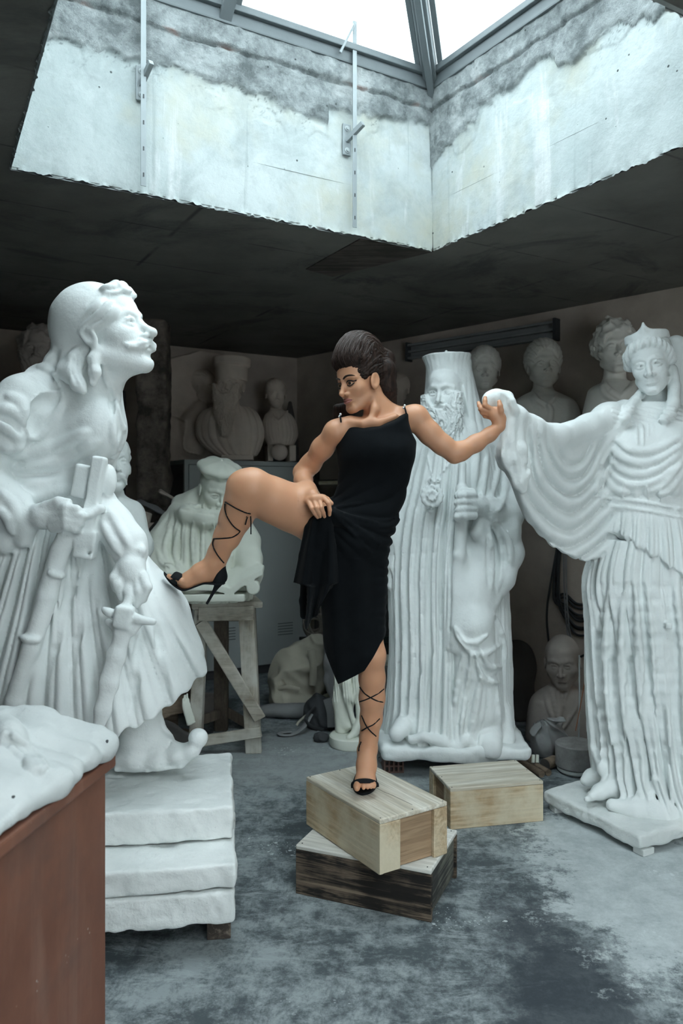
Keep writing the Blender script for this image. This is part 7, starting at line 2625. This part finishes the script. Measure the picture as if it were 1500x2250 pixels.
# small figure on a round base, mostly hidden by the dress
D = 5.02
p = W(776, 0, D)
root = thing('statuette', 'cream plaster statuette of a draped standing figure on a round base, behind the dress', 'statuette', (p[0], D, 0))
lathe_part(root, 'base', [(0, .001), (.135, .001), (.142, .012), (.142, .062), (.134, .070), (0, .070)], (W(772, 0, D)[0], D, 0), M_CREAM, 40)
S = Sculpt((p[0] - .18, D - .16, .066), (p[0] + .18, D + .16, 1.20), .005)
S.chain([(778, 1612, D - .07, 8), (785, 1600, D - .06, 10), (792, 1590, D - .05, 10), (794, 1560, D - .04, 11), (788, 1520, D - .02, 14), (786, 1500, D - .02, 15), (784, 1450, D, 19), (780, 1400, D, 22)], .02)
S.chain([(766, 1621, D - .10, 6), (776, 1613, D - .08, 7)], .015)
S.chain([(768, 1596, D, 7), (764, 1592, D + .01, 8), (768, 1540, D + .02, 11), (770, 1480, D + .01, 14), (775, 1400, D, 20)], .02)
S.chain([(752, 1605, D + .05, 16), (750, 1540, D + .05, 18), (754, 1470, D + .05, 20), (762, 1400, D + .03, 22)], .03)
S.chain([(780, 1420, D, 32), (778, 1380, D, 27), (776, 1340, D, 30), (776, 1322, D, 24)], .04)
S.chain([(776, 1322, D, 12), (776, 1300, D, 11)], .03)
S.chain([(748, 1328, D, 11), (742, 1365, D - .02, 10), (752, 1400, D - .05, 9)], .02)
S.chain([(804, 1328, D, 11), (812, 1368, D - .01, 10), (808, 1408, D - .02, 9)], .02)
put_head(S, W(776, 1278, D), .135, -20, -5, 0, [head_field(fem=True), (hair_short(1, .30, .05, 12, 7), .01)], .06)
S.chain([(756, 1490, D - .05, 10), (762, 1530, D - .05, 8), (780, 1605, D - .02, 4)], .02)
S.chain([(764, 1500, D - .06, 9), (768, 1530, D - .06, 8), (775, 1540, D - .06, 5)], .015)
S.chain([(782, 1480, D - .06, 10), (786, 1510, D - .06, 8), (778, 1534, D - .06, 4)], .015)
S.chain([(745, 1500, D + .02, 8), (748, 1560, D + .03, 8), (762, 1600, D + .01, 4)], .02)
S.apply(lambda x, y, z: -.004 * ridge(x * 60 + z * 5), (p[0] - .18, D - .16, .28), (p[0] + .18, D + .16, .60), op='disp')
S.apply(lambda x, y, z: .070 - z, op='and', k=.003)
link('figure', S.mesh('statuette'), M_CREAM, root)

# things between the dress and the bishop statue
c = W(852, 1400, 5.5)
root = thing('storage_bin', 'dark green plastic bin behind the woman, left of the bishop statue', 'bin', (c[0] - .04, 5.75, 0))
m_gr = plain('dark_green_plastic', (.018, .034, .034), .5, .2, 5)
bm = bmesh.new(); bm_lathe(bm, [(0, .002), (.17, .002), (.20, .55), (.215, .56), (.215, .60), (.19, .60), (.18, .12), (0, .12)], (c[0] - .04, 5.75, 0), 32)
link('body', bm_mesh(bm, smooth=True, angle=.6), m_gr, root)
cloth_lump('dark_cloth', 'dark bundled cloth piled in the green bin', 'cloth', (c[0] - .03, 5.75, .66), (.165, .15, .16), M_DKC, 22, .007, .03, zmin=.5)
c = W(852, 1478, 5.24)
root = thing('paper_box', 'flat grey box of papers between the standing leg and the bishop statue', 'box', (c[0] - .03, 5.34, 0), .2)
bm = bmesh.new(); bm_box(bm, (0, 0, .225), (.22, .18, .45), 0, .004); link('body', bm_mesh(bm), M_GREYC, root, world=False)
for k in range(5):
    bm = bmesh.new(); bm_box(bm, (.004 * (k % 2), -.002 * k, .456 + .009 * k), (.20, .17, .007), .03 * (k - 2), .001); link('paper', bm_mesh(bm), M_CREAM, root, world=False)
c = W(831, 1590, 4.90)
bm = bmesh.new()
add_vf(bm, *tube_mesh([(c[0] - .01, 4.93, .001), (c[0] - .005, 4.92, .12), (c[0] + .01, 4.90, .24), (c[0] + .03, 4.88, .30)], [.035, .03, .024, .003], 10, .5, up=(0, 1, 0)))
tag(link('plastic_sheet', bm_mesh(bm, smooth=True), plain('black_plastic', (.02, .022, .025), .3, .2, 8)), 'pointed black plastic sheet standing beside the bishop statue\'s base', 'plastic sheet')
# dark boulder between bishop and balding bust
S = Sculpt((1.06, 5.45, -.01), (1.50, 5.95, .66), .009)
S.ell((1.26, 5.68, .36), (.15, .14, .20), 0)
S.chain3([(1.26, 5.68, .0), (1.26, 5.68, .3)], [.15, .12], .1)
S.noise(.02, 8, 3)
S.apply(lambda x, y, z: .002 - z, op='and')
tag(link('boulder', S.mesh('boulder'), M_ROCK), 'dark rounded stone standing behind the bishop statue\'s hem', 'stone')
bm = bmesh.new(); bm_box(bm, (1.54, 4.76, .11), (.08, .08, .217), .3, .01)
o = link('tin_box', bm_mesh(bm), M_ROCK); tag(o, 'dark tin beside the stone drum at the foot of the crowned statue', 'tin')
_b = bmesh.new(); bm_lathe(_b, [(.032, .217), (.034, .225), (.034, .25), (.026, .25), (.026, .225)], (1.54, 4.76, 0), 16)
link('cap', bm_mesh(_b, smooth=True, angle=.5), M_DARKM, o)

# dark shelving beside the locker, behind her elbow
root = thing('shelving_unit', 'dark open shelving in the corner right of the locker, behind the woman', 'shelving', (.10, 6.90, 0), -.78)
m_sh = plain('dark_stained_wood', (.05, .048, .046), .8, .3, 5, .2)
for x in (-.29, .29):
    for y in (-.16, .16):
        bm = bmesh.new(); bm_box(bm, (x, y, .95), (.035, .035, 1.9), 0, .003); link('post', bm_mesh(bm), m_sh, root, world=False)
for z in (.25, .75, 1.22, 1.72):
    bm = bmesh.new(); bm_box(bm, (0, 0, z), (.62, .36, .028), 0, .003); link('shelf', bm_mesh(bm), m_sh, root, world=False)


def on_unit(x, y, z):
    v = Matrix.Rotation(-.78, 3, 'Z') @ Vector((x, y, 0))
    return np.array([.10 + v.x, 6.90 + v.y, z])


q = W(722, 1061, 6.55)
bm = bmesh.new(); bm_beam(bm, W(703, 1061, 6.56), W(765, 1060, 6.50), .09, .030, bevel=.003)
tag(link('wooden_batten', bm_mesh(bm), wood('yellow_batten', (.30, .27, .19), (.42, .38, .28), 'X')), 'pale yellow batten on the dark shelves behind her forearm', 'batten')
for i, (x, y, s) in enumerate(((-.19, 0, (.20, .24, .24)), (.03, .02, (.17, .22, .17)), (.21, 0, (.13, .25, .22)))):
    c = on_unit(x, y, 0)
    bm = bmesh.new(); bm_box(bm, (c[0], c[1], 1.236 + s[2] / 2), s, -.78 + .1 * i, .004)
    o = link('dark_box', bm_mesh(bm), M_ROCK)
    tag(o, ('wide dark box', 'low dark box', 'narrow dark box')[i] + ' on the upper shelf right of the locker', 'box', 'boxes on the dark shelving')
    bm = bmesh.new(); bm_box(bm, (c[0], c[1], 1.236 + s[2] + .008), (s[0] + .01, s[1] + .01, .014), -.78 + .1 * i, .003)
    link('lid', bm_mesh(bm), m_sh, o)
# wrapped pointed bundle and a sagging bag on the locker's right end
pc = loc(1.09, .20, ZL)
S = Sculpt((pc[0] - .16, pc[1] - .16, ZL - .02), (pc[0] + .16, pc[1] + .16, ZL + .62), .007)
S.chain3([pc + [0, 0, .0], pc + [0, 0, .30], pc + [.005, 0, .56]], [.085, .07, .012], .02)
S.apply(lambda x, y, z: -.008 * ridge(np.arctan2(x - pc[0], y - pc[1]) * 1.4 + z * 3), op='disp')
S.apply(lambda x, y, z: ZL + .001 - z, op='and')
tag(link('wrapped_bundle', S.mesh('bundle'), plain('dusty_dark_wrap', (.085, .078, .072), .9, .3, 8, .3)), 'tall dark pointed wrapped bundle on the right end of the locker', 'bundle')
pb = loc(.905, .14, ZL)
cloth_lump('dark_bag', 'dark crumpled bag on the locker beside the small bust', 'bag', (pb[0], pb[1], ZL + .08), (.075, .09, .11), M_DKC, 31, .006, .03, zmin=ZL + .002)

# rack, post and scraps at the left behind the kilted statue
m_rack = plain('black_rack_steel', (.022, .024, .026), .6, .3, 6)
root = thing('storage_rack', 'black steel storage rack in the dark left corner behind the kilted statue', 'rack', (-1.95, 5.75, 0))
for x in (-2.62, -1.69):
    for y in (5.45, 6.05):
        bm = bmesh.new(); bm_box(bm, (x, y, 1.2), (.045, .045, 2.4), 0, .003); link('post', bm_mesh(bm), m_rack, root)
for z in (.35, 1.0, 1.70, z_at(864, D6) - .012):
    bm = bmesh.new(); bm_box(bm, (-2.155, 5.75, z - .004), (.98, .66, .022), 0, .003); link('shelf', bm_mesh(bm), m_rack, root)
o = None
S = Sculpt((-1.64, 5.9, -.01), (-1.28, 6.35, HC + .01), .012)
S.box((-1.46, 6.12, HC / 2), (.115, .10, HC / 2), .02)
S.noise(.02, 7, 3); S.noise(.008, 22, 4)
m_post, nt, b = mat('mottled_brown_post')
n = N(nt)
col = n.mix(n.ramp(n.noise(5, 7, .7), [(.40, 0), (.62, 1)]), (.045, .038, .032), (.20, .165, .14))
nt.links.new(col, b.inputs['Base Color']); nt.links.new(n.bump(n.noise(20, 6, .7), .5, .01), b.inputs['Normal'])
tag(link('pillar_1', S.mesh('pillar'), m_post), kind='structure')
scr = [((300, 1165), 5.55, (.17, .05, .28), (.1, .2, .15), M_DUST, 'dusty plaster block standing upright in the scrap heap'),
       ((335, 1190), 5.45, (.16, .04, .26), (.2, -.3, -.3), M_DUST, 'leaning dusty plaster slab in the scrap heap, beside the upright block'),
       ((345, 1122), 5.62, (.34, .10, .03), (.0, .45, -.1), M_GREYC, 'dark grey plank sloping down towards the hooded figure'),
       ((378, 1095), 5.75, (.22, .16, .02), (.1, .55, .3), M_DUST, 'thin brown board lying on top of the scrap heap'),
       ((300, 1245), 5.3, (.12, .06, .24), (.3, .1, .5), M_CLAY, 'grey broken cast low in the scrap heap'),
       ((345, 1250), 5.3, (.20, .05, .11), (.5, .7, .2), M_DUST, 'broken dusty plaster piece above the knee of the kilted statue'),
       ((330, 1215), 5.35, (.22, .03, .07), (.2, -.9, .1), M_DKC, 'black strip of board stuck slantwise in the scrap heap'),
       ((352, 1165), 5.4, (.13, .06, .10), (.8, .5, .3), M_ROCK, 'dark angular fragment in the middle of the scrap heap'),
       ((318, 1270), 5.2, (.20, .04, .06), (.1, .9, .2), M_ROCK, 'dark fragment at the bottom of the scrap heap')]
for (pp, d, s, r, m_, l) in scr:
    c = W(*pp, d)
    S_ = Sculpt(c - .28, c + .28, .008)
    S_.box(c, np.array(s) / 2 * .97, .008, R=np.array(Euler(r).to_matrix()))
    S_.noise(.012, 12, int(pp[0]))
    tag(link('plaster_scrap', S_.mesh('scrap'), m_), l, 'scrap', 'scrap heap behind the kilted statue')
# stack of timber that carries the scraps
root = thing('timber_crate', 'dark slatted timber crate under the scrap heap', 'crate', (-1.37, 5.52, 0), 0)
m_tc = wood('old_crate_wood', (.10, .075, .055), (.19, .145, .11), 'X', 1, grain=9)
for z in (.10, .26, .42, .58, .74, .90):
    for y in (5.27, 5.79):
        bm = bmesh.new(); bm_box(bm, (-1.37, y, z), (.54, .022, .11), 0, .003); link('slat', bm_mesh(bm), m_tc, root)
for x in (-1.61, -1.13):
    for y in (5.30, 5.76):
        bm = bmesh.new(); bm_box(bm, (x, y, .485), (.05, .05, .97), 0, .003); link('post', bm_mesh(bm), m_tc, root)
bm = bmesh.new(); bm_box(bm, (-1.37, 5.53, .985), (.56, .56, .025), 0, .003); link('lid', bm_mesh(bm), m_tc, root)
# broken timbers on the floor under the stand
tim = [((345, 1592), (418, 1632), 4.75, .035, .09, M_ROCK, 'black beam lying on the floor behind the pompom of the boot'),
       ((404, 1525), (420, 1592), 4.82, .016, .06, M_CREAM, 'white-painted splintered lath leaning on the left leg of the stand'),
       ((352, 1560), (412, 1545), 4.98, .07, .10, w_p, 'broken brown beam end behind the kilt hem, upper one'),
       ((350, 1618), (420, 1612), 5.12, .06, .06, w_p, 'broken brown beam behind the kilt hem, lower one'),
       ((446, 1578), (480, 1574), 5.75, .12, .13, M_CLAY, 'grey lump of clay in a block on the floor beneath the stand')]
for (a, b_, d, w_, h_, mm, l) in tim:
    A, B = W(*a, d), W(*b_, d + .03)
    A[2] = max(A[2], h_ / 2 + .002); B[2] = max(B[2], h_ / 2 + .002)
    S_ = Sculpt(np.minimum(A, B) - .14, np.maximum(A, B) + .14, .007)
    dv = B - A; L = np.linalg.norm(dv); dv /= L
    sd = np.cross(dv, [0, 0, 1]); sd /= np.linalg.norm(sd); up = np.cross(sd, dv)
    S_.box((A + B) / 2, (L / 2, w_ / 2, h_ / 2), .006, R=np.stack([dv, sd, up], 1))
    S_.noise(.010, 14, int(a[0]) + int(a[1]))
    tag(link('timber_offcut', S_.mesh('offcut'), mm), l, 'offcut', 'offcuts under the stand')
